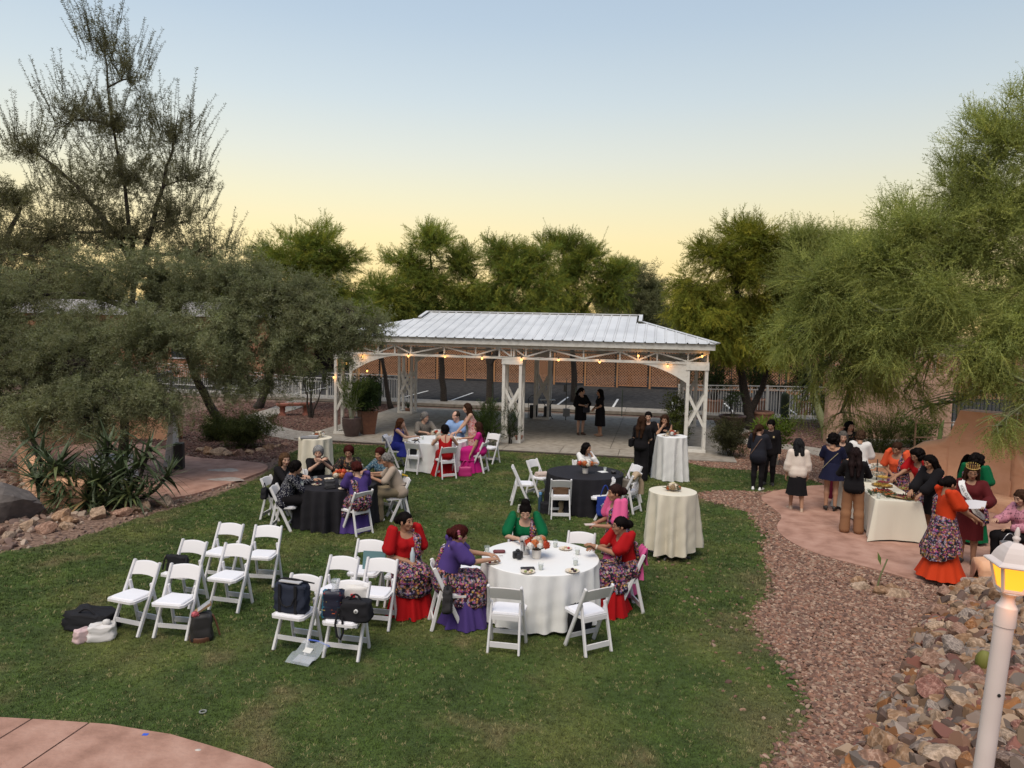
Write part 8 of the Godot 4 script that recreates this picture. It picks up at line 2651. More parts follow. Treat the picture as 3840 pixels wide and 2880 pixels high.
func person(label: String, x: float, z: float, deg: float, o: Dictionary) -> Node3D:
	var h: float = o.get("h", 1.6)
	var s := h / 1.6
	var male: bool = o.get("male", false)
	var sit: bool = o.get("sit", false)
	var fat: float = o.get("fat", 1.0)
	var t := thing("person", label, "person", V(x, o.get("y", 0.008), z), deg_to_rad(deg), o.get("group", ""))
	var cell: float = clampf(-z * 0.00125, 0.0146, 0.0215)
	# skeleton
	var hip := V(0, 0.55, -0.05) if sit else V(0, 0.86 * s, 0)
	if o.has("hip"): hip = o.hip
	var U := Basis.from_euler(V(deg_to_rad(o.get("lean", 4.0 if sit else 1.0)), deg_to_rad(o.get("twist", 0.0)), deg_to_rad(o.get("side", 0.0))))
	var at := func(p: Vector3) -> Vector3: return hip + U * (p * s)
	var wd := fat * (1.1 if male else 1.0)
	var neck0: Vector3 = at.call(V(0, 0.445, -0.02))
	var hd: Vector3 = at.call(V(0, 0.605, 0.022))
	var HBs := Basis.from_euler(V(deg_to_rad(o.get("lean", 4.0 if sit else 1.0) * 0.35 + o.get("nod", 4.0)), deg_to_rad(o.get("twist", 0.0) + o.get("look", 0.0)), deg_to_rad(o.get("tilt", 0.0))))
	var sh := []
	var el := []
	var wr := []
	var hb := []
	var names := ["R", "L"]
	for k in 2:
		var sg := -1.0 if k == 0 else 1.0
		var S: Vector3 = at.call(V(sg * 0.158 * (1.08 if male else 1.0), 0.425, -0.015))
		var pose: Variant = o.get("arms", "down")
		if o.has("arm" + names[k]): pose = o["arm" + names[k]]
		var W: Vector3
		var pole := V(sg * 0.5, -0.6, -0.6)
		var up := V(0, 1, 0)
		if pose is Vector3:
			W = pose
			if W.y > hip.y + 0.3 * s: pole = V(sg * 0.7, -1.0, 0.0)
		else:
			match pose:
				"down": W = S + V(sg * 0.06, -0.5, 0.06) * s; pole = V(sg * 0.2, 0, -1); up = V(sg, 0, 0)
				"table": W = V(sg * 0.13, 0.82, 0.43); pole = V(sg * 0.9, -0.8, -0.2)
				"lap": W = V(sg * 0.05, 0.68, 0.2); pole = V(sg * 0.8, -0.3, -0.6)
				"chin": W = hd + HBs * V(sg * 0.03, -0.13, 0.12) * s; pole = V(sg * 0.5, -1, 0.4); up = V(sg, 0, 0.5)
				"clasp": W = V(sg * 0.035, 1.0, 0.36); pole = V(sg * 0.9, -1, 0.2); up = V(sg, 0.2, 0)
				"hold": W = V(sg * 0.09, 1.02 * s, 0.27); pole = V(sg * 0.7, -0.9, -0.3)
				"waist": W = V(sg * 0.06, 0.93 * s, 0.2); pole = V(sg * 0.9, -0.4, -0.5)
				"back": W = V(sg * 0.05, 0.9 * s, -0.16); pole = V(sg * 0.9, -0.3, -0.5)
		if o.has("pole" + names[k]): pole = o["pole" + names[k]]
		var r2 := ik(S, W, 0.268 * s, 0.235 * s, pole)
		sh.append(S); el.append(r2[0]); wr.append(r2[1])
		var fz: Vector3 = (r2[1] - r2[0]).normalized()
		if pose is String and pose == "chin": fz = (fz + (hd + V(0, -0.04, 0) - r2[1]).normalized() * 0.6).normalized()
		var fx := up.cross(fz).normalized()
		hb.append(Basis(fx, fz.cross(fx), fz))
	var hipj := []
	var knee := []
	var ank := []
	var toe := []
	for k in 2:
		var sg := -1.0 if k == 0 else 1.0
		hipj.append(hip + V(sg * 0.085 * wd, 0, 0) * s)
		if sit:
			var sp: float = o.get("spread", 0.1)
			knee.append(V(sg * sp, 0.53, 0.36))
			ank.append(V(sg * (sp - 0.01), 0.085, 0.33 + o.get("tuck", 0.0)))
			toe.append(V(sg * 0.1, 0, 1).normalized())
		else:
			var st: float = o.get("stance", 0.085)
			var step: float = o.get("step", 0.0) * (sg if k == 0 else sg)
			ank.append(V(sg * st, 0.085 * s, step - 0.02))
			knee.append((hipj[k] + ank[k]) * 0.5 + V(sg * 0.0, 0.03, 0.035 + absf(step) * 0.15))
			toe.append(V(sg * 0.22, 0, 1).normalized())
	# body, one surface
	var lo := Vector3.INF; var hi := -Vector3.INF
	for p in sh + el + wr + hipj + knee + ank + [neck0, hd]:
		lo = lo.min(p); hi = hi.max(p)
	lo -= V(0.22, 0.1, 0.26); hi += V(0.22, 0.06, 0.26)
	var f := Field.new(lo, hi, cell)
	trunk(f, at, s, wd, male, 0.0, 1.0)
	f.cap(neck0, hd + HBs * V(0, -0.1, -0.035) * s, 0.052 * s, 0.046 * s, 0.03)
	for k in 2:
		f.cap(hipj[k], knee[k], 0.088 * s * fat, 0.056 * s, 0.03)
		f.cap(knee[k], knee[k].lerp(ank[k], 0.35) + V(0, 0, -0.014), 0.052 * s, 0.053 * s, 0.02)
		f.cap(knee[k].lerp(ank[k], 0.35) + V(0, 0, -0.014), ank[k], 0.052 * s, 0.033 * s, 0.02)
		f.cap(ank[k] + V(0, -0.04, 0), ank[k] + toe[k] * 0.13 + V(0, -0.058, 0), 0.032, 0.024, 0.03)
		f.cap(sh[k], el[k], 0.045 * s * sqrt(fat), 0.037 * s, 0.03)
		f.cap(el[k], wr[k], 0.037 * s, 0.025 * s, 0.015)
	var body := f.into(B.new())
	body.add(head_m if male else head_f, Transform3D(HBs.scaled(Vector3.ONE * s), hd))
	body.add(hand_r, Transform3D(hb[0].scaled(Vector3.ONE * s * (1.08 if male else 0.96)), wr[0] + hb[0] * V(0, 0, 0.015)))
	body.add(hand_l, Transform3D(hb[1].scaled(Vector3.ONE * s * (1.08 if male else 0.96)), wr[1] + hb[1] * V(0, 0, 0.015)))
	part("body", body, skin_mat(o.get("skin", SK_A)), t)
	# hair
	var hm := vcol(0.6)
	hm.metallic_specular = 0.15
	hm.albedo_color = (o.get("hair_c", HB) as Color).linear_to_srgb()
	var ho := part("hair", hair(o.get("hair", "bun")), hm, t)
	ho.transform = Transform3D(HBs.scaled(Vector3.ONE * s), hd)
	# top
	if o.has("top"):
		var fc := Field.new(lo, hi, cell * 0.95)
		var g: float = o.get("loose", 0.012)
		trunk(fc, at, s, wd, male, g, o.get("hem", 1.0))
		var sl: float = o.get("sleeve", 0.5)
		for k in 2:
			if sl <= 0.0: continue
			var sg := -1.0 if k == 0 else 1.0
			if o.get("puff", false):
				# tall stiff butterfly sleeve
				var a: Vector3 = sh[k] + U * V(sg * 0.012, 0.085, 0.0) * s
				var b: Vector3 = sh[k].lerp(el[k], 0.62) + U * V(sg * 0.035, 0.0, 0.0)
				fc.cap(a + U * V(0, 0, 0.045), b + U * V(0, 0, 0.04), 0.052 * s, 0.075 * s, 0.03)
				fc.cap(a + U * V(0, 0, -0.045), b + U * V(0, 0, -0.04), 0.052 * s, 0.075 * s, 0.03)
			else:
				var wide: float = o.get("cuff", 0.0)
				fc.cap(sh[k], sh[k].lerp(el[k], minf(sl * 2.0, 1.0)), 0.05 * s * sqrt(fat) + g, 0.043 * s + g + (wide if sl <= 0.5 else wide * 0.5), 0.03)
				if sl > 0.5: fc.cap(el[k], el[k].lerp(wr[k], (sl - 0.5) * 2.0), 0.043 * s + g + wide * 0.5, 0.032 * s + g * 0.6 + wide, 0.02)
		var nk: float = o.get("neck", 0.085)
		fc.carve(at.call(V(0, 0.505, 0.1 if not o.get("back_low", false) else -0.02)), nk * s * 1.25)
		fc.carve(at.call(V(0, 0.53, 0.0)), 0.088 * s)
		if o.get("halter", false):
			fc.carve(at.call(V(0, 0.42, -0.2)), 0.17 * s)
			for sg in [-1.0, 1.0]: fc.carve(at.call(V(sg * 0.21, 0.46, -0.02)), 0.11 * s)
		var bt := fc.into(B.new())
		# creases
		var nn := FastNoiseLite.new()
		nn.seed = int(x * 100) + 7; nn.frequency = 3.0
		for i in bt.v.size(): bt.v[i] += bt.n[i] * (0.008 * nn.get_noise_3d(bt.v[i].x * 2, bt.v[i].y * 3.4, bt.v[i].z * 2) + 0.007 * nn.get_noise_3d(bt.v[i].x * 6, bt.v[i].y * 9 + 40, bt.v[i].z * 6))
		part(o.get("top_name", "blouse"), bt, o.top, t)
	# legs
	var bot: String = o.get("bottom", "trousers")
	if bot == "trousers":
		var fl := Field.new(V(lo.x, 0.0, lo.z), V(hi.x, hip.y + 0.25, hi.z), cell)
		var flare: float = o.get("flare", 0.02)
		fl.cap(hip + V(-0.05, 0.06, -0.01), hip + V(0.05, 0.06, -0.01), 0.115 * s * fat, 0.115 * s * fat, 0.04)
		for k in 2:
			fl.cap(hipj[k], knee[k], 0.1 * s * fat, 0.068 * s + flare * 0.4, 0.03)
			fl.cap(knee[k], knee[k].lerp(ank[k], 0.4) + V(0, 0, -0.012), 0.066 * s + flare * 0.4, 0.063 * s + flare * 0.5, 0.03)
			fl.cap(knee[k].lerp(ank[k], 0.4) + V(0, 0, -0.012), ank[k] + V(0, -0.02, 0), 0.063 * s + flare * 0.5, 0.043 * s + flare, 0.03)
		var bt := fl.into(B.new())
		var nn := FastNoiseLite.new()
		nn.seed = int(x * 70) + 3; nn.frequency = 3.0
		for i in bt.v.size(): bt.v[i] += bt.n[i] * (0.007 * nn.get_noise_3d(bt.v[i].x * 2, bt.v[i].y * 2.5, bt.v[i].z * 2) + 0.007 * nn.get_noise_3d(bt.v[i].x * 5, bt.v[i].y * 8, bt.v[i].z * 5))
		part("trousers", bt, o.legs, t)
	elif bot == "skirt":
		skirt(t, "skirt", o, hip, knee, ank, s, fat, sit, o.get("skirt_hem", 0.06), o.get("wide", 0.26), o.legs, cell, 0.0)
	if o.has("apron"):
		skirt(t, "overskirt", o, hip, knee, ank, s, fat, sit, o.get("apron_hem", 0.46), o.get("apron_wide", 0.27), o.apron, cell, 0.022)
	# shoes
	var sm: Mesh = heel_mesh if o.get("heels", false) else shoe_mesh
	for k in 2:
		var so := part("shoe", sm, o.get("shoes", plain(Color(0.02, 0.018, 0.018), 0.5)), t)
		var ty: Vector3 = toe[k]
		so.transform = Transform3D(Basis(Vector3.UP.cross(ty), Vector3.UP, ty).scaled(Vector3.ONE * s * (1.12 if male else 1.0)), V(ank[k].x, 0.0, ank[k].z))
	# shoulder wrap
	if o.has("sash"):
		var fs := Field.new(lo, hi, 0.016)
		var sx: float = o.get("sash_side", 1.0) * 0.1
		var path := [at.call(V(sx * 0.9, 0.02, 0.125)), at.call(V(sx, 0.2, 0.145)), at.call(V(sx * 1.2, 0.37, 0.11)), at.call(V(sx * 1.35, 0.47, 0.0)), at.call(V(sx * 1.2, 0.36, -0.11)), at.call(V(sx, 0.18, -0.12)), at.call(V(sx * 0.9, 0.0, -0.13))]
		for i in path.size() - 1:
			for d in [-0.03, 0.0, 0.03]:
				fs.cap(path[i] + U * V(d, 0, 0), path[i + 1] + U * V(d, 0, 0), 0.024, 0.024, 0.02)
		part("sash", fs.into(B.new()), o.sash, t)
	if o.get("glasses", false):
		var gb := B.new()
		for sg in [-1.0, 1.0]:
			var ring := []
			var rr := []
			for q in 11:
				ring.append(V(sg * 0.033 + 0.026 * cos(TAU * q / 10), 0.006 + 0.019 * sin(TAU * q / 10), 0.104)); rr.append(0.0028)
			gb.tube(ring, rr, 4)
			gb.tube([V(sg * 0.06, 0.01, 0.1), V(sg * 0.08, 0.01, -0.01)], [0.0025, 0.0025], 4)
		var go := part("glasses", gb, plain(Color(0.03, 0.02, 0.02), 0.3), t)
		go.transform = Transform3D(HBs.scaled(Vector3.ONE * s), hd)
	if o.has("flower"):
		var fl := Node3D.new()
		fl.name = "hair_flower"
		t.add_child(fl, true)
		fl.transform = Transform3D(HBs.scaled(Vector3.ONE * s), hd)
		var sg: float = o.get("flower_side", -1.0)
		for k in 4:
			var q := part("bloom", bloom_mesh, o.flower if k != 2 else o.get("flower2", o.flower), fl, V(sg * (0.085 + 0.004 * k), 0.06 - 0.028 * k, -0.055 + 0.01 * k))
			q.scale = Vector3.ONE * 0.026
	if o.has("belt"):
		var bb := B.new()
		var rows := []
		for e in [0.0, 0.035]:
			var row := PackedVector3Array()
			for k in 20:
				var a := -TAU * k / 20
				row.append(hip + V(cos(a) * 0.165 * s * fat, 0.1 + e, sin(a) * 0.135 * s * fat - 0.005))
			rows.append(row)
		part("belt", bb.grid(rows, true), o.belt, t)
	last = [t, at, hd, HBs, wr, hb, s]
	return t

func trunk(f: Field, at: Callable, s: float, wd: float, male: bool, g: float, hem: float) -> void:
	var w := wd
	var k := 0.05
	for sg in [-1.0, 1.0]:
		var hips: Vector3 = at.call(V(sg * 0.068 * w, 0.0, -0.01))
		if g > 0.0: hips = at.call(V(sg * 0.068 * w, 0.17 - 0.19 * hem, -0.01))
		f.cap(hips, at.call(V(sg * 0.048 * w, 0.19, 0.0)), (0.1 + g) * s * w, (0.087 + g) * s * w, k)
		f.cap(at.call(V(sg * 0.048 * w, 0.19, 0.0)), at.call(V(sg * 0.072 * w, 0.35, 0.0)), (0.087 + g) * s * w, (0.086 + g) * s * (0.5 + 0.5 * w), k)
		f.cap(at.call(V(sg * 0.04, 0.405, -0.015)), at.call(V(sg * 0.145, 0.42, -0.015)), (0.058 + g * 0.6) * s, (0.052 + g * 0.6) * s, k)
		if sg > 0: f.cap((at.call(V(0, 0.17 - 0.19 * hem if g > 0.0 else 0.0, 0.0))), at.call(V(0, 0.3, 0.0)), (0.1 + g) * s * w, (0.09 + g) * s * w, k)
		if not male: f.cap(at.call(V(sg * 0.062, 0.315, 0.065)), at.call(V(sg * 0.06, 0.3, 0.075)), (0.056 + g) * s, (0.054 + g) * s, 0.04)
		if g == 0.0 or hem >= 0.7: f.cap(at.call(V(sg * 0.06 * w, -0.02, -0.055)), at.call(V(sg * 0.06 * w, 0.03, -0.05)), (0.085 + g) * s * w, (0.08 + g) * s * w, k)

func skirt(t: Node3D, called: String, o: Dictionary, hip: Vector3, knee: Array, ank: Array, s: float, fat: float, sit: bool, hem: float, wide: float, m: Material, cell: float, grow: float) -> void:
	if sit:
		var f := Field.new(V(-0.5, 0.0, -0.42), V(0.5, 0.9, 0.75), 0.016)
		var km: Vector3 = (knee[0] + knee[1]) * 0.5
		f.cap(hip + V(-0.06, 0.06, 0), hip + V(0.06, 0.06, 0), 0.12 * fat + grow, 0.12 * fat + grow, 0.05)
		f.cap(hip + V(-0.06, -0.01, 0), hip + V(0.06, -0.01, 0), 0.115 * fat + grow, 0.115 * fat + grow, 0.05)
		for k in 2:
			f.cap(hip + V(-0.07 if k == 0 else 0.07, 0.0, 0.02), knee[k] + V(0, 0.0, 0.0), 0.105 * fat + grow, 0.085 + grow, 0.06)
			var w := (0.11 if grow > 0 else lerpf(0.11, 0.185, clampf((wide - 0.2) * 10.0, 0, 1))) + grow
			f.cap(knee[k], V(ank[k].x * 1.3, hem + 0.02, ank[k].z - 0.02), 0.085 + grow, w, 0.06)
			f.cap(knee[k] + V(0, 0, -0.12), V(ank[k].x * 1.3, hem + 0.02, ank[k].z - 0.2), 0.085 + grow, w, 0.08)
		f.cap(km, V(0, hem + 0.02, ank[0].z), 0.09 + grow, 0.14 + grow, 0.06)
		var flow: bool = wide >= 0.24 and grow == 0.0 and hem < 0.1
		f.below(V(0, maxf(hem, 0.012 if not flow else maxf(0.3, float(o.get("apron_hem", 0.2)) + 0.1)), 0), V(0, -1, -0.16 if grow > 0 else 0.0))
		var b := f.into(B.new())
		var nn := FastNoiseLite.new()
		nn.seed = int(hip.x * 50) + 11; nn.frequency = 2.0
		for i in b.v.size():
			var p := b.v[i]
			if p.y < 0.5:
				var a := atan2(p.x, p.z - 0.2)
				b.v[i] += V(b.n[i].x, 0, b.n[i].z) * (0.014 * sin(a * 9.0 + sin(a * 3.0)) * clampf((0.5 - p.y) * 3.0, 0, 1))
			else: b.v[i] += b.n[i] * (0.008 * nn.get_noise_3d(p.x * 3, p.y * 3, p.z * 3) + 0.008 * nn.get_noise_3d(p.x * 9, p.y * 4, p.z * 5))
		if flow:
			# the skirt falls from the lap to the ground in folds and spreads on the grass
			var fr := []
			for i in 12:
				var q := 1.0 - i / 11.0
				var row := PackedVector3Array()
				for k in 72:
					var a := -TAU * k / 72
					var wv := (sin(a * 8.0 + 0.8 * sin(a * 3.0)) + 0.5 * sin(a * 17.0 + 1.0)) * 0.03 * q
					var fw := 1.0 + 0.25 * q * q * maxf(0.0, sin(a + PI))
					row.append(V(cos(a) * (lerpf(0.17, 0.3, pow(q, 0.9)) + wv) * fat, lerpf(0.5, 0.012, q), 0.2 + 0.05 * q + sin(a) * (lerpf(0.15, 0.27, pow(q, 0.9)) + wv) * fw))
				fr.append(row)
			b.grid(fr, true)
		part(called, b, m, t)
		return
	var rows := []
	var top := hip.y + (0.14 if o.get("hem", 1.0) < 1.06 or o.get("puff", false) else -0.03) * s
	var seg := 64
	var folds: float = o.get("folds", 7.0)
	var merm: bool = o.get("mermaid", false) and grow == 0.0
	for i in 22:
		var q := 1.0 - i / 21.0           # 1 at hem
		var row := PackedVector3Array()
		for k in seg:
			var a := -TAU * k / seg
			var hm := hem
			if grow > 0.0: hm = hem + o.get("hem_slope", 0.12) * sin(a + 0.6)
			var y := lerpf(hm, top, 1.0 - q)
			var down := (top - y) / maxf(top - hem, 0.01)
			var hipw := clampf((top - y) / (0.16 * s), 0, 1)
			var rx := lerpf(0.128, 0.172, sin(hipw * PI / 2)) * s * fat + grow + 0.008
			var rz := lerpf(0.108, 0.15, sin(hipw * PI / 2)) * s * fat + grow + 0.008
			var fl := pow(clampf((down - 0.25) / 0.75, 0, 1), 1.2) if not merm else pow(clampf((down - 0.42) / 0.58, 0, 1), 1.4)
			rx = lerpf(rx, maxf(wide, 0.1), fl) if wide > 0.0 else rx
			rz = lerpf(rz, maxf(wide * 0.9, 0.1), fl) if wide > 0.0 else rz
			var wv: float = (sin(a * folds + 0.7 * sin(a * 2.0)) + 0.4 * sin(a * folds * 2.3)) * 0.055 * fl * o.get("fold_amp", 1.0)
			row.append(V(cos(a) * rx * (1.0 + wv), y, sin(a) * rz * (1.0 + wv) - 0.01 + hip.z + (ank[0].z + ank[1].z) * 0.25 * fl))
		rows.append(row)
	var cap := PackedVector3Array()
	for k in seg: cap.append(V(rows[-1][k].x * 0.4, top + 0.005, rows[-1][k].z * 0.4))
	rows.append(cap)
	part(called, B.new().grid(rows, true), m, t)

func people_kit() -> void:
	head_f = make_head(false)
	head_m = make_head(true)
	hand_r = make_hand()
	hand_l = hand_r.mirrored()
	shoe_mesh = make_shoe(0.0)
	heel_mesh = make_shoe(0.05)
	if bloom_mesh == null: bloom_mesh = bloom()
	floral = tri_cloth(print_tex(Color(0.014, 0.012, 0.022), [Color(0.55, 0.16, 0.06), Color(0.45, 0.05, 0.22), Color(0.5, 0.45, 0.5), Color(0.5, 0.28, 0.06), Color(0.2, 0.16, 0.4), Color(0.55, 0.14, 0.3), Color(0.1, 0.12, 0.06)], 150, Vector2(5, 12), true, 3), 3.3)
	dots_navy = tri_cloth(print_tex(Color(0.012, 0.012, 0.024), [Color(0.6, 0.6, 0.6)], 110, Vector2(4, 5), false, 4), 3.4)
	dots_pink = tri_cloth(print_tex(Color(0.5, 0.22, 0.28), [Color(0.05, 0.02, 0.03)], 46, Vector2(7, 9), false, 6), 2.6)
	print_red = tri_cloth(print_tex(Color(0.6, 0.42, 0.4), [Color(0.5, 0.03, 0.05), Color(0.55, 0.1, 0.14), Color(0.5, 0.2, 0.2)], 120, Vector2(6, 14), true, 7), 3.0)
	print_blue = tri_cloth(print_tex(Color(0.025, 0.05, 0.08), [Color(0.4, 0.45, 0.45), Color(0.06, 0.16, 0.2), Color(0.1, 0.2, 0.3)], 170, Vector2(4, 9), false, 8), 4.0)
	print_dark = tri_cloth(print_tex(Color(0.015, 0.013, 0.014), [Color(0.25, 0.05, 0.04), Color(0.18, 0.13, 0.08), Color(0.05, 0.06, 0.05)], 60, Vector2(4, 10), true, 9), 3.0)
	check_grey = tri_cloth(print_tex(Color(0.12, 0.105, 0.09), [Color(0.28, 0.26, 0.23)], 330, Vector2(3, 4), false, 10), 5.0)

func crowd() -> void:
	people_kit()
	var black := cloth(Color(0.009, 0.008, 0.0095), 0.95)
	var navy := cloth(Color(0.008, 0.009, 0.03), 0.85)
	var red := cloth(Color(0.33, 0.004, 0.006), 0.8)
	var coral := cloth(Color(0.62, 0.085, 0.03), 0.75)
	var orange := cloth(Color(0.5, 0.04, 0.008), 0.8)
	var purple := cloth(Color(0.065, 0.038, 0.17), 0.8)
	var green := cloth(Color(0.0, 0.1, 0.035), 0.8)
	var pink := cloth(Color(0.6, 0.1, 0.24), 0.75)
	var magenta := cloth(Color(0.45, 0.012, 0.17), 0.75)
	var maroon := cloth(Color(0.085, 0.008, 0.01), 0.8)
	var cream := cloth(Color(0.66, 0.57, 0.5), 0.8)
	var white := cloth(Color(0.7, 0.69, 0.68), 0.8)
	var tan_ := cloth(Color(0.25, 0.125, 0.065), 0.85)
	var khaki := cloth(Color(0.2, 0.16, 0.105), 0.85)
	var beige := cloth(Color(0.36, 0.29, 0.23), 0.85)
	var blue := cloth(Color(0.018, 0.025, 0.2), 0.8)
	var sky := cloth(Color(0.22, 0.34, 0.58), 0.85)
	var silver_h := Color(0.26, 0.26, 0.26)
	var brown_h := Color(0.045, 0.022, 0.013)
	var auburn := Color(0.055, 0.012, 0.01)
	var tan_shoe := plain(Color(0.3, 0.17, 0.1), 0.6)
	var white_shoe := plain(Color(0.68, 0.68, 0.66), 0.5)
	var wh := plain(Color(0.66, 0.64, 0.6), 0.7)
	var gown := func(m: Material, d: Dictionary) -> Dictionary:
		var e := {"gown": true, "top": m, "puff": true, "hem": 0.6, "bottom": "skirt", "legs": m, "apron": floral, "sash": floral, "neck": 0.1, "h": 1.58, "hair": "bun_low", "folds": 9.0}
		e.merge(d, true)
		return e
	# near white table
	person("woman in red butterfly-sleeve gown with floral apron, seated left of the near table", -1.36, -9.62, 32, gown.call(red, {"sit": true, "cell": 0.014, "arms": "lap", "look": 28.0, "lean": -2.0, "flower": wh, "flower_side": 1.0, "hair": "bun_low", "skin": SK_B, "wide": 0.3, "apron_hem": 0.34, "nod": 0.0, "sash_side": 1.0, "hip": V(0, 0.56, 0.05)}))
	for e in [last]:
		var t: Node3D = e[0]; var at: Callable = e[1]; var hd: Vector3 = e[2]; var hb: Basis = e[3]; var wr: Array = e[4]; var h2: Array = e[5]; var s: float = e[6]
		var film := plain(Color(0.5, 0.58, 0.62), 0.2)
		part("water_bottle", B.new().lathe(wr[0] + V(0.06, -0.02, 0.04), [Vector2(0.001, 0), Vector2(0.03, 0), Vector2(0.032, 0.12), Vector2(0.015, 0.17), Vector2(0.013, 0.2), Vector2(0.001, 0.2)], 12), film, t)
	person("woman in purple butterfly-sleeve gown leaning on the near white table, flowers in hair", -0.74, -9.1, 104, gown.call(purple, {"sit": true, "cell": 0.014, "lean": 16.0, "armR": V(-0.1, 0.82, 0.5), "armL": V(0.12, 0.82, 0.52), "look": 10.0, "flower": plain(Color(0.45, 0.12, 0.2), 0.7), "flower2": plain(Color(0.6, 0.5, 0.25), 0.7), "hair": "wavy_top", "hair_c": auburn, "skin": SK_A, "fat": 1.06, "apron_hem": 0.3, "wide": 0.26}))
	person("woman in green butterfly-sleeve top looking down behind the near white table", 0.22, -10.52, 2, gown.call(green, {"sit": true, "cell": 0.014, "lean": 16.0, "arms": "table", "nod": 24.0, "flower": wh, "flower_side": -1.0, "hair": "topknot", "skin": SK_C}))
	person("woman in red butterfly sleeves and glasses gesturing at the near white table", 1.52, -9.7, -72, gown.call(red, {"sit": true, "cell": 0.014, "lean": 10.0, "armR": V(-0.03, 0.86, 0.42), "armL": V(0.07, 0.9, 0.43), "glasses": true, "hair": "bun_low", "look": -10.0, "skin": SK_B, "apron_hem": 0.32, "fat": 1.05}))
	for e in [last]:
		var t: Node3D = e[0]; var at: Callable = e[1]; var hd: Vector3 = e[2]; var hb: Basis = e[3]; var wr: Array = e[4]; var h2: Array = e[5]; var s: float = e[6]
		part("watch", B.new().tube([wr[1] - h2[1] * V(0, 0, 0.012), wr[1] + h2[1] * V(0, 0, 0.01)], [0.03, 0.03], 10), plain(Color(0.6, 0.5, 0.4), 0.3), t)
	person("woman standing in a pink butterfly-sleeve gown holding a phone, facing left", 1.5, -10.25, -80, gown.call(pink, {"arms": "hold", "h": 1.58, "lean": 3.0, "hair": "bun_low", "hair_c": Color(0.03, 0.014, 0.013), "skin": SK_B, "wide": 0.32, "apron_hem": 0.5, "nod": 6.0}))
	for e in [last]:
		var t: Node3D = e[0]; var at: Callable = e[1]; var hd: Vector3 = e[2]; var hb: Basis = e[3]; var wr: Array = e[4]; var h2: Array = e[5]; var s: float = e[6]
		part("phone", B.new().box((wr[0] + wr[1]) * 0.5 + V(0, 0.0, 0.12), V(0.08, 0.01, 0.15)), plain(Color(0.6, 0.5, 0.45), 0.4), t)
	# left black table
	person("woman in purple gown with her back to the camera at the left black table", -2.66, -13.05, -142, gown.call(purple, {"sit": true, "cell": 0.015, "armL": "chin", "armR": V(-0.12, 0.82, 0.42), "lean": 10.0, "look": -6.0, "hair": "wavy_top", "hair_c": auburn, "flower": wh, "apron_hem": 0.3, "wide": 0.3, "fat": 1.08, "skin": SK_C, "sash_side": 1.0}))
	person("woman in navy polka dot blouse seated sideways at the left black table", -3.95, -13.2, 105, {"sit": true, "cell": 0.015, "top": dots_navy, "sleeve": 0.95, "hem": 1.25, "legs": black, "flare": 0.06, "lean": 18.0, "armL": V(0.16, 0.84, 0.45), "armR": V(-0.14, 0.6, 0.42), "hair": "short_full", "skin": SK_A, "fat": 1.12, "h": 1.56, "look": 10.0, "neck": 0.06})
	person("woman in plain black with a brown bob, frowning, left side of the black table", -4.28, -13.85, 78, {"sit": true, "top": black, "sleeve": 0.85, "legs": black, "lean": 12.0, "arms": "table", "hair": "bob", "hair_c": Color(0.1, 0.055, 0.03), "look": -38.0, "skin": SK_C, "h": 1.6})
	person("silver-haired woman in black with clasped hands at the left black table", -3.82, -14.68, 30, {"sit": true, "top": black, "sleeve": 0.4, "legs": black, "lean": 14.0, "arms": "clasp", "hair": "short_full", "hair_c": silver_h, "skin": SK_C, "look": -20.0, "h": 1.64})
	person("woman with red-brown short hair and glasses in dark floral at the black table", -3.2, -14.85, 0, {"sit": true, "top": print_dark, "sleeve": 0.5, "cuff": 0.03, "legs": black, "lean": 12.0, "arms": "table", "hair": "short_full", "hair_c": auburn, "glasses": true, "skin": SK_A, "nod": 10.0, "fat": 1.1, "h": 1.6})
	person("woman in speckled blue blouse mostly hidden behind the man in tan polo", -2.52, -14.72, -32, {"sit": true, "top": print_blue, "sleeve": 0.5, "legs": black, "lean": 12.0, "arms": "table", "hair": "short_full", "hair_c": auburn, "skin": SK_A, "h": 1.58})
	person("grey-haired man in tan polo and khaki trousers at the left black table", -2.14, -14.03, -78, {"sit": true, "male": true, "cell": 0.015, "top": beige, "top_name": "polo_shirt", "sleeve": 0.45, "cuff": 0.015, "legs": khaki, "flare": 0.035, "lean": 20.0, "arms": "table", "hair": "short", "hair_c": Color(0.22, 0.21, 0.2), "skin": SK_B, "h": 1.68, "nod": 14.0, "shoes": white_shoe, "belt": plain(Color(0.015, 0.012, 0.01), 0.5), "tuck": -0.02, "spread": 0.14, "neck": 0.06})
	# far white table
	person("long-haired woman in royal blue sleeveless dress at the far white table's left", -2.88, -19.2, 86, {"sit": true, "top": blue, "sleeve": 0.0, "bottom": "skirt", "legs": blue, "lean": 8.0, "armR": V(-0.1, 0.82, 0.42), "armL": "chin", "hair": "long", "hair_c": Color(0.1, 0.04, 0.02), "skin": SK_C, "h": 1.6, "neck": 0.1, "skirt_hem": 0.3})
	person("grey-haired man with glasses in a checked polo at the far white table", -2.36, -20.28, 24, {"sit": true, "male": true, "top": check_grey, "top_name": "polo_shirt", "sleeve": 0.5, "cuff": 0.02, "legs": khaki, "lean": 10.0, "arms": "table", "hair": "short_full", "hair_c": Color(0.2, 0.19, 0.18), "glasses": true, "skin": SK_C, "h": 1.7, "look": 34.0, "neck": 0.06})
	person("man with receding dark hair in light blue shirt at the far white table", -1.5, -20.38, -12, {"sit": true, "male": true, "top": sky, "top_name": "shirt", "sleeve": 0.5, "cuff": 0.03, "legs": khaki, "lean": 6.0, "arms": "table", "hair": "receding", "hair_c": Color(0.06, 0.045, 0.035), "skin": Color(0.56, 0.34, 0.26), "h": 1.78, "look": -32.0, "fat": 1.12, "neck": 0.06})
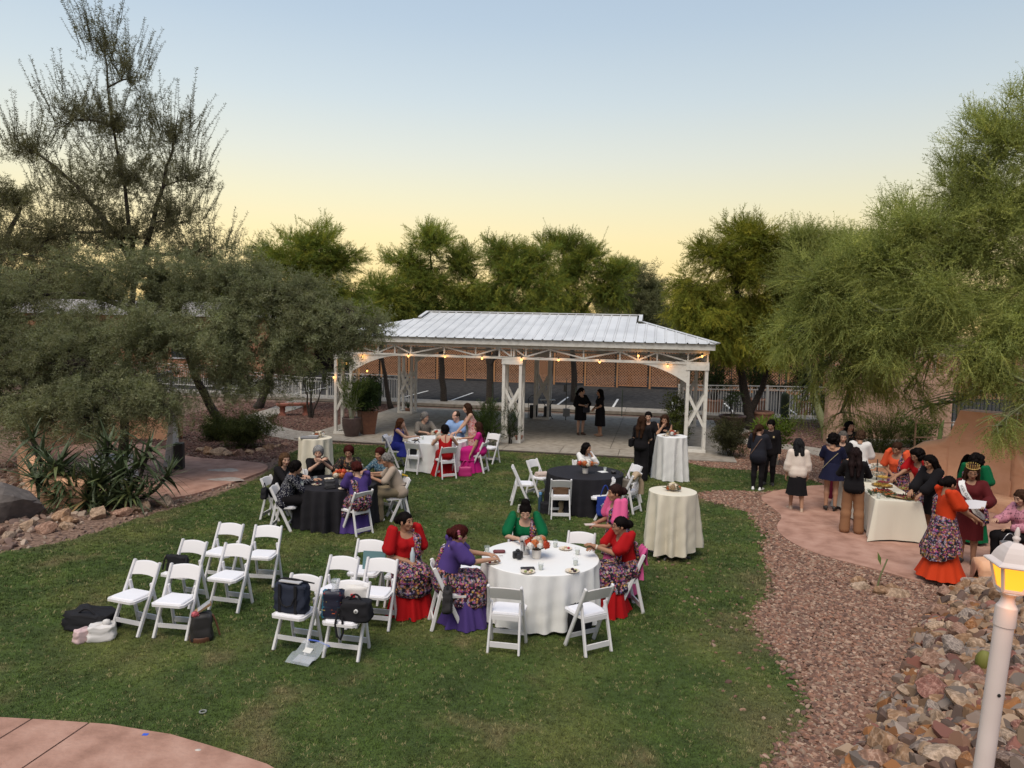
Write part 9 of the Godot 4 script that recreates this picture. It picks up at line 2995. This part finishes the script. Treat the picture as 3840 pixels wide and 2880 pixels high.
	person("woman standing in a strapless red and white print dress, bending over the far table", -0.98, -19.75, -82, {"top": print_red, "sleeve": 0.0, "halter": true, "bottom": "skirt", "legs": print_red, "skirt_hem": 0.2, "wide": 0.22, "lean": 16.0, "armR": V(-0.2, 0.86, 0.42), "armL": V(0.12, 0.86, 0.46), "hair": "long", "hair_c": brown_h, "skin": SK_C, "h": 1.68, "neck": 0.12})
	person("woman in magenta dress with long brown hair, one arm hanging, at far table", -0.8, -18.75, -98, {"sit": true, "top": magenta, "sleeve": 0.18, "bottom": "skirt", "legs": magenta, "wide": 0.3, "lean": 6.0, "armL": V(0.26, 0.42, 0.18), "armR": V(-0.12, 0.82, 0.44), "hair": "long", "hair_c": Color(0.05, 0.02, 0.014), "skin": SK_A, "h": 1.6, "neck": 0.11, "skirt_hem": 0.03})
	person("short-haired woman in red halter dress, bare back to the camera, far table", -1.58, -18.05, -168, {"sit": true, "top": red, "sleeve": 0.0, "halter": true, "bottom": "skirt", "legs": red, "wide": 0.32, "lean": 14.0, "armL": V(0.24, 0.82, 0.4), "armR": V(-0.26, 0.82, 0.38), "hair": "short_full", "skin": SK_C, "h": 1.6, "skirt_hem": 0.02})
	for e in [last]:
		var t: Node3D = e[0]; var at: Callable = e[1]; var hd: Vector3 = e[2]; var hb: Basis = e[3]; var wr: Array = e[4]; var h2: Array = e[5]; var s: float = e[6]
		part("neck_tie", B.new().tube([at.call(V(0, 0.46, -0.08)), at.call(V(0.01, 0.36, -0.115)), at.call(V(0.01, 0.2, -0.12))], [0.008, 0.008, 0.006], 5), red, t)
		part("halter_strap", B.new().tube([at.call(V(-0.06, 0.34, 0.11)), at.call(V(-0.06, 0.44, 0.03)), at.call(V(0, 0.465, -0.075)), at.call(V(0.06, 0.44, 0.03)), at.call(V(0.06, 0.34, 0.11))], [0.012, 0.01, 0.009, 0.01, 0.012], 5), red, t)
	# girl at the right black table
	person("girl in white puff-sleeve blouse and black vest behind the right black table", 1.6, -16.25, 30, {"sit": true, "top": white, "sleeve": 0.75, "cuff": 0.025, "bottom": "trousers", "legs": black, "lean": 14.0, "armR": V(-0.08, 0.82, 0.4), "armL": "chin", "hair": "mid", "skin": SK_A, "h": 1.5, "look": 30.0})
	for e in [last]:
		var t: Node3D = e[0]; var at: Callable = e[1]; var hd: Vector3 = e[2]; var hb: Basis = e[3]; var wr: Array = e[4]; var h2: Array = e[5]; var s: float = e[6]
		var f := Field.new(V(-0.35, 0.4, -0.4), V(0.35, 1.2, 0.5), 0.016)
		trunk(f, at, s, 0.98, false, 0.02, 1.0)
		for sg in [-1.0, 1.0]: f.carve(at.call(V(sg * 0.2, 0.4, -0.01)), 0.1)
		f.carve(at.call(V(0, 0.5, 0.06)), 0.13)
		part("vest", f.into(B.new()), black, t)
	# standing in and near the pavilion
	person("woman in black dress with dark hip bag standing in the pavilion, looking right", 2.36, -25.4, 22, {"y": 0.05, "top": black, "sleeve": 0.5, "cuff": 0.05, "bottom": "skirt", "legs": black, "skirt_hem": 0.5, "wide": 0.2, "arms": "hold", "hair": "pony", "skin": SK_C, "h": 1.62, "look": 52.0, "shoes": plain(Color(0.06, 0.03, 0.02), 0.7), "fat": 1.06})
	for e in [last]:
		var t: Node3D = e[0]; var at: Callable = e[1]; var hd: Vector3 = e[2]; var hb: Basis = e[3]; var wr: Array = e[4]; var h2: Array = e[5]; var s: float = e[6]
		part("hip_bag", B.new().cbox(at.call(V(0.12, 0.0, 0.15)), V(0.26, 0.2, 0.08), 0.02), plain(Color(0.02, 0.022, 0.035), 0.7), t)
		part("phone", B.new().box((wr[0] + wr[1]) * 0.5 + V(0, 0.03, 0.11), V(0.07, 0.01, 0.14)), plain(Color(0.4, 0.4, 0.4), 0.4), t)
	person("woman in long sleeveless black dress in the pavilion, facing left in profile", 2.98, -25.2, -78, {"y": 0.05, "top": black, "sleeve": 0.35, "bottom": "skirt", "legs": black, "skirt_hem": 0.34, "wide": 0.19, "arms": "waist", "hair": "mid", "skin": SK_A, "h": 1.6, "shoes": tan_shoe})
	person("woman in black with long straight hair and black shoulder bag, back to the camera", 3.18, -18.15, 150, {"top": black, "sleeve": 0.4, "bottom": "trousers", "legs": black, "flare": 0.06, "arms": "waist", "hair": "long", "hair_c": brown_h, "skin": SK_C, "h": 1.6, "look": -10.0})
	for e in [last]:
		var t: Node3D = e[0]; var at: Callable = e[1]; var hd: Vector3 = e[2]; var hb: Basis = e[3]; var wr: Array = e[4]; var h2: Array = e[5]; var s: float = e[6]
		part("shoulder_bag", B.new().cbox(at.call(V(0.23, 0.06, -0.05)), V(0.1, 0.2, 0.28), 0.03), black, t)
		part("bag_strap", B.new().tube([at.call(V(0.22, 0.1, -0.12)), at.call(V(0.17, 0.45, -0.02)), at.call(V(0.22, 0.1, 0.06))], [0.01, 0.012, 0.01], 5), black, t)
	person("woman in black with tied-back hair facing the camera behind long-haired woman", 3.45, -18.85, -12, {"top": black, "sleeve": 0.75, "bottom": "trousers", "legs": black, "armR": "waist", "armL": V(0.3, 0.85, 0.2), "hair": "bun_low", "skin": SK_C, "h": 1.63, "nod": 12.0})
	person("woman in black sleeveless top leaning on the far cocktail table, hand to chin", 3.86, -18.98, -4, {"top": black, "sleeve": 0.0, "bottom": "skirt", "legs": black, "skirt_hem": 0.45, "wide": 0.18, "lean": 18.0, "armR": "chin", "armL": V(0.06, 1.14, 0.36), "hair": "long", "hair_c": brown_h, "skin": SK_A, "h": 1.6, "nod": 10.0, "look": -12.0})
	# by the right patio
	person("woman in navy fleece jacket and white sneakers with a cross-body strap", 5.76, -17.32, 148, {"top": cloth(Color(0.018, 0.019, 0.027), 0.95), "top_name": "jacket", "sleeve": 0.95, "loose": 0.03, "hem": 1.35, "legs": black, "flare": 0.0, "arms": "hold", "hair": "pony", "hair_c": brown_h, "skin": SK_C, "h": 1.56, "look": -35.0, "shoes": white_shoe, "neck": 0.04})
	for e in [last]:
		var t: Node3D = e[0]; var at: Callable = e[1]; var hd: Vector3 = e[2]; var hb: Basis = e[3]; var wr: Array = e[4]; var h2: Array = e[5]; var s: float = e[6]
		part("bag_strap", B.new().tube([at.call(V(-0.14, 0.47, -0.03)), at.call(V(-0.06, 0.36, -0.145)), at.call(V(0.12, 0.06, -0.155)), at.call(V(0.2, -0.06, -0.06))], [0.008, 0.008, 0.008, 0.008], 5), plain(Color(0.2, 0.12, 0.08), 0.5), t)
	person("woman in black with orange lanyard and glasses reading a card by the walk", 6.22, -17.9, -22, {"top": black, "sleeve": 0.95, "loose": 0.02, "hem": 1.2, "legs": black, "flare": 0.0, "armR": "hold", "armL": "down", "hair": "pony", "glasses": true, "skin": SK_C, "h": 1.6, "nod": 24.0, "look": -12.0, "neck": 0.05})
	for e in [last]:
		var t: Node3D = e[0]; var at: Callable = e[1]; var hd: Vector3 = e[2]; var hb: Basis = e[3]; var wr: Array = e[4]; var h2: Array = e[5]; var s: float = e[6]
		part("lanyard", B.new().bar(at.call(V(-0.09, 0.44, 0.06)), at.call(V(-0.05, 0.12, 0.16)), 0.05, 0.012, V(0, 0, 1)), plain(Color(0.6, 0.13, 0.04), 0.7), t)
		part("card", B.new().box(wr[0] + V(0.05, 0.02, 0.12), V(0.14, 0.008, 0.1)), wh, t)
		part("badge", B.new().box(at.call(V(0.08, 0.34, 0.148)), V(0.035, 0.045, 0.01)), plain(Color(0.5, 0.4, 0.2)), t)
	person("woman in sheer cream blouse and black skirt walking away on the right patio", 5.93, -15.36, 172, {"top": cream, "sleeve": 0.7, "cuff": 0.045, "loose": 0.02, "hem": 1.1, "bottom": "skirt", "legs": black, "skirt_hem": 0.36, "wide": 0.21, "arms": "down", "hair": "mid", "hair_c": Color(0.022, 0.022, 0.024), "skin": SK_A, "h": 1.53, "shoes": plain(Color(0.42, 0.3, 0.22), 0.6), "step": 0.12})
	person("curly-haired woman in short navy dress with bare scooped back at the buffet", 6.66, -15.4, 155, {"y": 0.035, "top": navy, "sleeve": 0.3, "cuff": 0.02, "back_low": true, "neck": 0.11, "bottom": "skirt", "legs": navy, "skirt_hem": 0.66, "wide": 0.25, "arms": "hold", "hair": "curly", "skin": SK_A, "h": 1.6, "heels": true, "nod": 16.0, "look": -14.0, "folds": 7.0})
	for e in [last]:
		var t: Node3D = e[0]; var at: Callable = e[1]; var hd: Vector3 = e[2]; var hb: Basis = e[3]; var wr: Array = e[4]; var h2: Array = e[5]; var s: float = e[6]
		part("chain_strap", B.new().tube([at.call(V(-0.1, 0.36, -0.115)), at.call(V(0.04, 0.2, -0.13)), at.call(V(0.18, 0.02, -0.1))], [0.006, 0.006, 0.006], 4), plain(Color(0.4, 0.33, 0.2), 0.3), t)
	person("grey-streaked woman in black top and dark red skirt behind the navy dress", 7.08, -15.95, -14, {"y": 0.035, "top": black, "sleeve": 0.4, "bottom": "skirt", "legs": cloth(Color(0.14, 0.01, 0.03), 0.8), "skirt_hem": 0.12, "wide": 0.22, "arms": "hold", "hair": "bob", "hair_c": Color(0.12, 0.11, 0.1), "skin": SK_C, "h": 1.6, "nod": 14.0})
	person("woman in black print raising a glass at the back of the patio, behind leaves", 8.15, -18.0, -28, {"top": print_dark, "sleeve": 0.15, "bottom": "trousers", "legs": black, "armR": V(-0.2, 1.36, 0.26), "armL": "waist", "hair": "long", "skin": SK_C, "h": 1.6, "look": 40.0})
	person("brown-haired woman wrapped in a white ruffled shawl, back turned, by the wall", 7.65, -16.35, 150, {"y": 0.035, "top": white, "sleeve": 0.8, "cuff": 0.04, "loose": 0.03, "neck": 0.05, "bottom": "skirt", "legs": cloth(Color(0.2, 0.02, 0.03), 0.8), "skirt_hem": 0.1, "wide": 0.22, "arms": "hold", "hair": "short_full", "hair_c": Color(0.07, 0.04, 0.025), "skin": SK_A, "h": 1.55, "nod": 20.0})
	person("long-haired woman in black top and tan trousers, back turned, at near buffet end", 6.33, -13.68, 158, {"y": 0.035, "cell": 0.014, "top": black, "sleeve": 0.85, "hem": 0.95, "legs": tan_, "flare": 0.05, "arms": "hold", "poleL": V(1, -0.5, -0.3), "poleR": V(-1, -0.5, -0.3), "hair": "long", "hair_c": Color(0.02, 0.012, 0.012), "skin": SK_C, "h": 1.6, "nod": 10.0, "stance": 0.12, "shoes": plain(Color(0.12, 0.03, 0.02), 0.5)})
	person("woman in coral butterfly-sleeve top bending over the far side of the buffet", 7.75, -14.85, -50, gown.call(coral, {"y": 0.035, "arms": "waist", "lean": 14.0, "nod": 24.0, "hair": "bun_low", "hair_c": brown_h, "skin": SK_B, "wide": 0.3}))
	person("woman in bright red butterfly sleeves and glasses reaching across the buffet", 7.78, -13.95, -74, gown.call(red, {"y": 0.035, "lean": 20.0, "armR": V(-0.12, 0.98, 0.62), "armL": "waist", "nod": 16.0, "glasses": true, "hair": "curly", "skin": SK_B, "wide": 0.3, "h": 1.6}))
	person("woman in sheer black blouse and black skirt serving herself at the buffet", 7.55, -13.2, -72, {"y": 0.035, "top": black, "sleeve": 0.8, "cuff": 0.045, "loose": 0.02, "bottom": "skirt", "legs": black, "skirt_hem": 0.5, "wide": 0.19, "lean": 14.0, "armR": V(-0.1, 0.92, 0.42), "armL": V(0.1, 0.9, 0.42), "hair": "mid", "skin": SK_B, "h": 1.6, "nod": 20.0, "fat": 1.05})
	person("woman in orange gown with floral apron and pink hair flower at right patio edge", 6.53, -11.1, 84, gown.call(orange, {"y": 0.035, "cell": 0.014, "armL": V(0.1, 0.95, 0.42), "armR": V(-0.1, 0.96, 0.42), "wide": 0.36, "skirt_hem": 0.07, "mermaid": true, "folds": 11.0, "fold_amp": 1.3, "apron_hem": 0.5, "apron_wide": 0.31, "hem_slope": 0.16, "hair": "bun_low", "flower": plain(Color(0.62, 0.22, 0.22), 0.7), "flower_side": 1.0, "skin": SK_B, "h": 1.6, "fat": 1.04, "look": 12.0, "nod": 10.0, "sash_side": 1.0}))
	person("crowned woman in dark red dress with white sash reading a paper sheet", 7.42, -11.95, -38, {"y": 0.035, "cell": 0.014, "top": maroon, "sleeve": 0.75, "cuff": 0.05, "hem": 1.0, "bottom": "skirt", "legs": maroon, "skirt_hem": 0.42, "wide": 0.2, "armR": V(-0.06, 1.02, 0.32), "armL": V(0.22, 1.05, 0.28), "hair": "long", "hair_c": Color(0.05, 0.025, 0.016), "glasses": true, "skin": SK_B, "h": 1.64, "nod": 16.0, "fat": 1.08, "look": 14.0})
	for e in [last]:
		var t: Node3D = e[0]; var at: Callable = e[1]; var hd: Vector3 = e[2]; var hb: Basis = e[3]; var wr: Array = e[4]; var h2: Array = e[5]; var s: float = e[6]
		var gold := plain(Color(0.55, 0.38, 0.12), 0.3)
		gold.metallic = 0.3
		var cr := B.new()
		for k in 18:
			var a := TAU * k / 18
			var hgt := 0.045 + 0.035 * maxf(0.0, cos(a - PI / 2) + 0.2)
			cr.bar(V(cos(a) * 0.082, 0.075, sin(a) * 0.09 - 0.015), V(cos(a) * 0.095, 0.075 + hgt, sin(a) * 0.105 - 0.015), 0.012, 0.006)
		var ring := []
		var rr := []
		for k in 19:
			var a := TAU * k / 18
			ring.append(V(cos(a) * 0.086, 0.082, sin(a) * 0.094 - 0.015)); rr.append(0.008)
		cr.tube(ring, rr, 5)
		var c := part("crown", cr, gold, t)
		c.transform = Transform3D(hb.scaled(Vector3.ONE * s), hd)
		var sb := B.new()
		var pts := [at.call(V(-0.13, 0.475, -0.01)), at.call(V(-0.125, 0.41, 0.09)), at.call(V(-0.07, 0.3, 0.168)), at.call(V(0.02, 0.16, 0.155)), at.call(V(0.1, 0.02, 0.15)), at.call(V(0.17, -0.06, 0.07)), at.call(V(0.19, -0.09, 0.0))]
		var up := [V(0, 0.3, 1), V(0, 0.7, 1), V(-0.1, 0.2, 1), V(0, 0.05, 1), V(0.25, 0, 1), V(0.9, 0, 0.5), V(1, 0, 0)]
		var rows := []
		for i in pts.size():
			var d: Vector3 = (pts[mini(i + 1, 6)] - pts[maxi(i - 1, 0)]).normalized()
			var sd: Vector3 = d.cross(up[i]).normalized() * 0.045
			var u: Vector3 = up[i].normalized()
			rows.append(PackedVector3Array([pts[i] - sd + u * 0.012, pts[i] + u * 0.02, pts[i] + sd + u * 0.012]))
		rows.reverse()
		var sash := part("sash", B.new().grid(rows, false), white, t)
		var ink := plain(Color(0.01, 0.01, 0.012), 0.8)
		var ang := atan2(pts[4].y - pts[2].y, pts[4].x - pts[2].x)
		text3(sash, "MRS. CLASSIC", 0.05, (pts[2] as Vector3).lerp(pts[3], 0.35) + V(0.0, 0.02, 0.03), V(-0.05, 0.0, ang), ink, "lettering", "Droid Serif")
		text3(sash, "PHILIPPINES", 0.05, (pts[4] as Vector3).lerp(pts[5], 0.2) + V(0.03, -0.02, 0.03), V(0.0, 0.35, ang), ink, "lettering", "Droid Serif")
		var pp := part("paper_sheet", B.new().grid([PackedVector3Array([V(-0.02, 0.98, 0.42), V(0.1, 1.0, 0.46), V(0.24, 1.02, 0.4)]), PackedVector3Array([V(-0.03, 1.1, 0.36), V(0.1, 1.13, 0.4), V(0.25, 1.12, 0.33)])], false), plain(Color(0.62, 0.62, 0.66), 0.7), t)
	person("woman in green butterfly sleeves with dark updo before the fireplace, back turned", 8.25, -13.2, 118, gown.call(green, {"y": 0.035, "arms": "waist", "hair": "curly", "flower": plain(Color(0.5, 0.2, 0.3), 0.7), "skin": SK_A, "h": 1.6, "wide": 0.28}))
	person("seated woman in pink blouse with black dots and long brown hair, lower right", 8.1, -11.7, -80, {"y": 0.035, "sit": true, "cell": 0.014, "top": dots_pink, "sleeve": 0.95, "loose": 0.025, "cuff": 0.02, "hem": 1.15, "legs": black, "flare": 0.04, "lean": 8.0, "arms": "lap", "armR": V(-0.06, 0.8, 0.4), "hair": "long", "hair_c": Color(0.055, 0.028, 0.018), "skin": SK_C, "h": 1.62, "nod": 20.0, "flower": plain(Color(0.5, 0.25, 0.28), 0.6), "flower_side": 1.0})

# ---------------------------------------------------------------- sky
func sky_image() -> ImageTexture:
	var w := 512
	var h := 256
	var im := Image.create(w, h, false, Image.FORMAT_RGBF)
	# linear colours by elevation
	var el := [-90.0, -4.0, 0.0, 3.0, 6.0, 9.0, 12.0, 16.0, 21.0, 27.0, 40.0, 90.0]
	var cs := [Color(0.10, 0.085, 0.07), Color(0.3, 0.24, 0.17), Color(0.98, 0.68, 0.27), Color(0.97, 0.75, 0.35), Color(0.93, 0.785, 0.44), Color(0.82, 0.775, 0.55), Color(0.71, 0.735, 0.66), Color(0.58, 0.665, 0.71), Color(0.465, 0.575, 0.69), Color(0.395, 0.51, 0.66), Color(0.36, 0.46, 0.66), Color(0.36, 0.45, 0.62)]
	for y in h:
		var e := 90.0 - 180.0 * (y + 0.5) / h
		var c: Color = cs[-1]
		for i in el.size() - 1:
			if e >= el[i] and e <= el[i + 1]:
				c = cs[i].lerp(cs[i + 1], (e - el[i]) / (el[i + 1] - el[i]))
		# the afterglow is in the west (ahead, a little left); the far side is cooler and dimmer
		var near_h := exp(-pow(maxf(e, 0.0) / 22.0, 2.0))
		for x in w:
			var az := (x + 0.5) / w * 360.0       # 0 = straight ahead
			var d := absf(wrapf(az + 24.0, -180.0, 180.0))
			var glow := exp(-pow(d / 48.0, 2.0))
			var back := smoothstep(60.0, 150.0, d)
			var k := c
			var east := Color(0.5, 0.46, 0.48).lerp(Color(0.36, 0.45, 0.62), clampf(e / 45.0, 0, 1))
			if e > -4.0: k = k.lerp(east, back * 0.9)
			k = k * (1.0 + 0.16 * glow * exp(-pow(maxf(e - 9.0, 0.0) / 20.0, 2.0)) * (1.0 if e > -4 else 0.0))
			im.set_pixel(x, y, Color(k.r, k.g, k.b) * 0.5)
	return ImageTexture.create_from_image(im)

func _ready() -> void:
	rng.seed = 20240
	noise.seed = 3
	var cam := Camera3D.new()
	cam.name = "camera"
	cam.fov = 54.03
	cam.near = 0.05
	cam.far = 900.0
	add_child(cam)
	cam.transform = Transform3D(Basis(V(0.99976888, 0.02143129, -0.0016966), V(-0.02149834, 0.99665073, -0.07889961), V(0, 0.07891785, 0.99688112)), V(0, 3.7374, 0))
	cam.current = true
	var env := Environment.new()
	env.background_mode = Environment.BG_SKY
	var sm := PanoramaSkyMaterial.new()
	sm.panorama = sky_image()
	var sky := Sky.new()
	sky.sky_material = sm
	env.sky = sky
	env.tonemap_mode = Environment.TONE_MAPPER_LINEAR
	env.tonemap_exposure = 2.0
	env.sdfgi_enabled = true
	env.ssao_enabled = true
	env.ssil_enabled = true
	var we := WorldEnvironment.new()
	we.name = "world"
	we.environment = env
	add_child(we)
	var sun := DirectionalLight3D.new()
	sun.name = "dusk_light"
	sun.light_energy = 0.5
	sun.light_angular_distance = 42.0
	sun.light_color = Color(1.0, 0.95, 0.88)
	sun.shadow_enabled = true
	sun.rotation = V(deg_to_rad(-60), deg_to_rad(-22), 0)
	add_child(sun)
	weave = bump_tex(0.35, 90, 2.0, 256)
	setting()
	pavilion()
	surroundings()
	trees()
	plants()
	chairs()
	tables()
	bags()
	buffet()
	lamp_post()
	stage_drape()
	crowd()
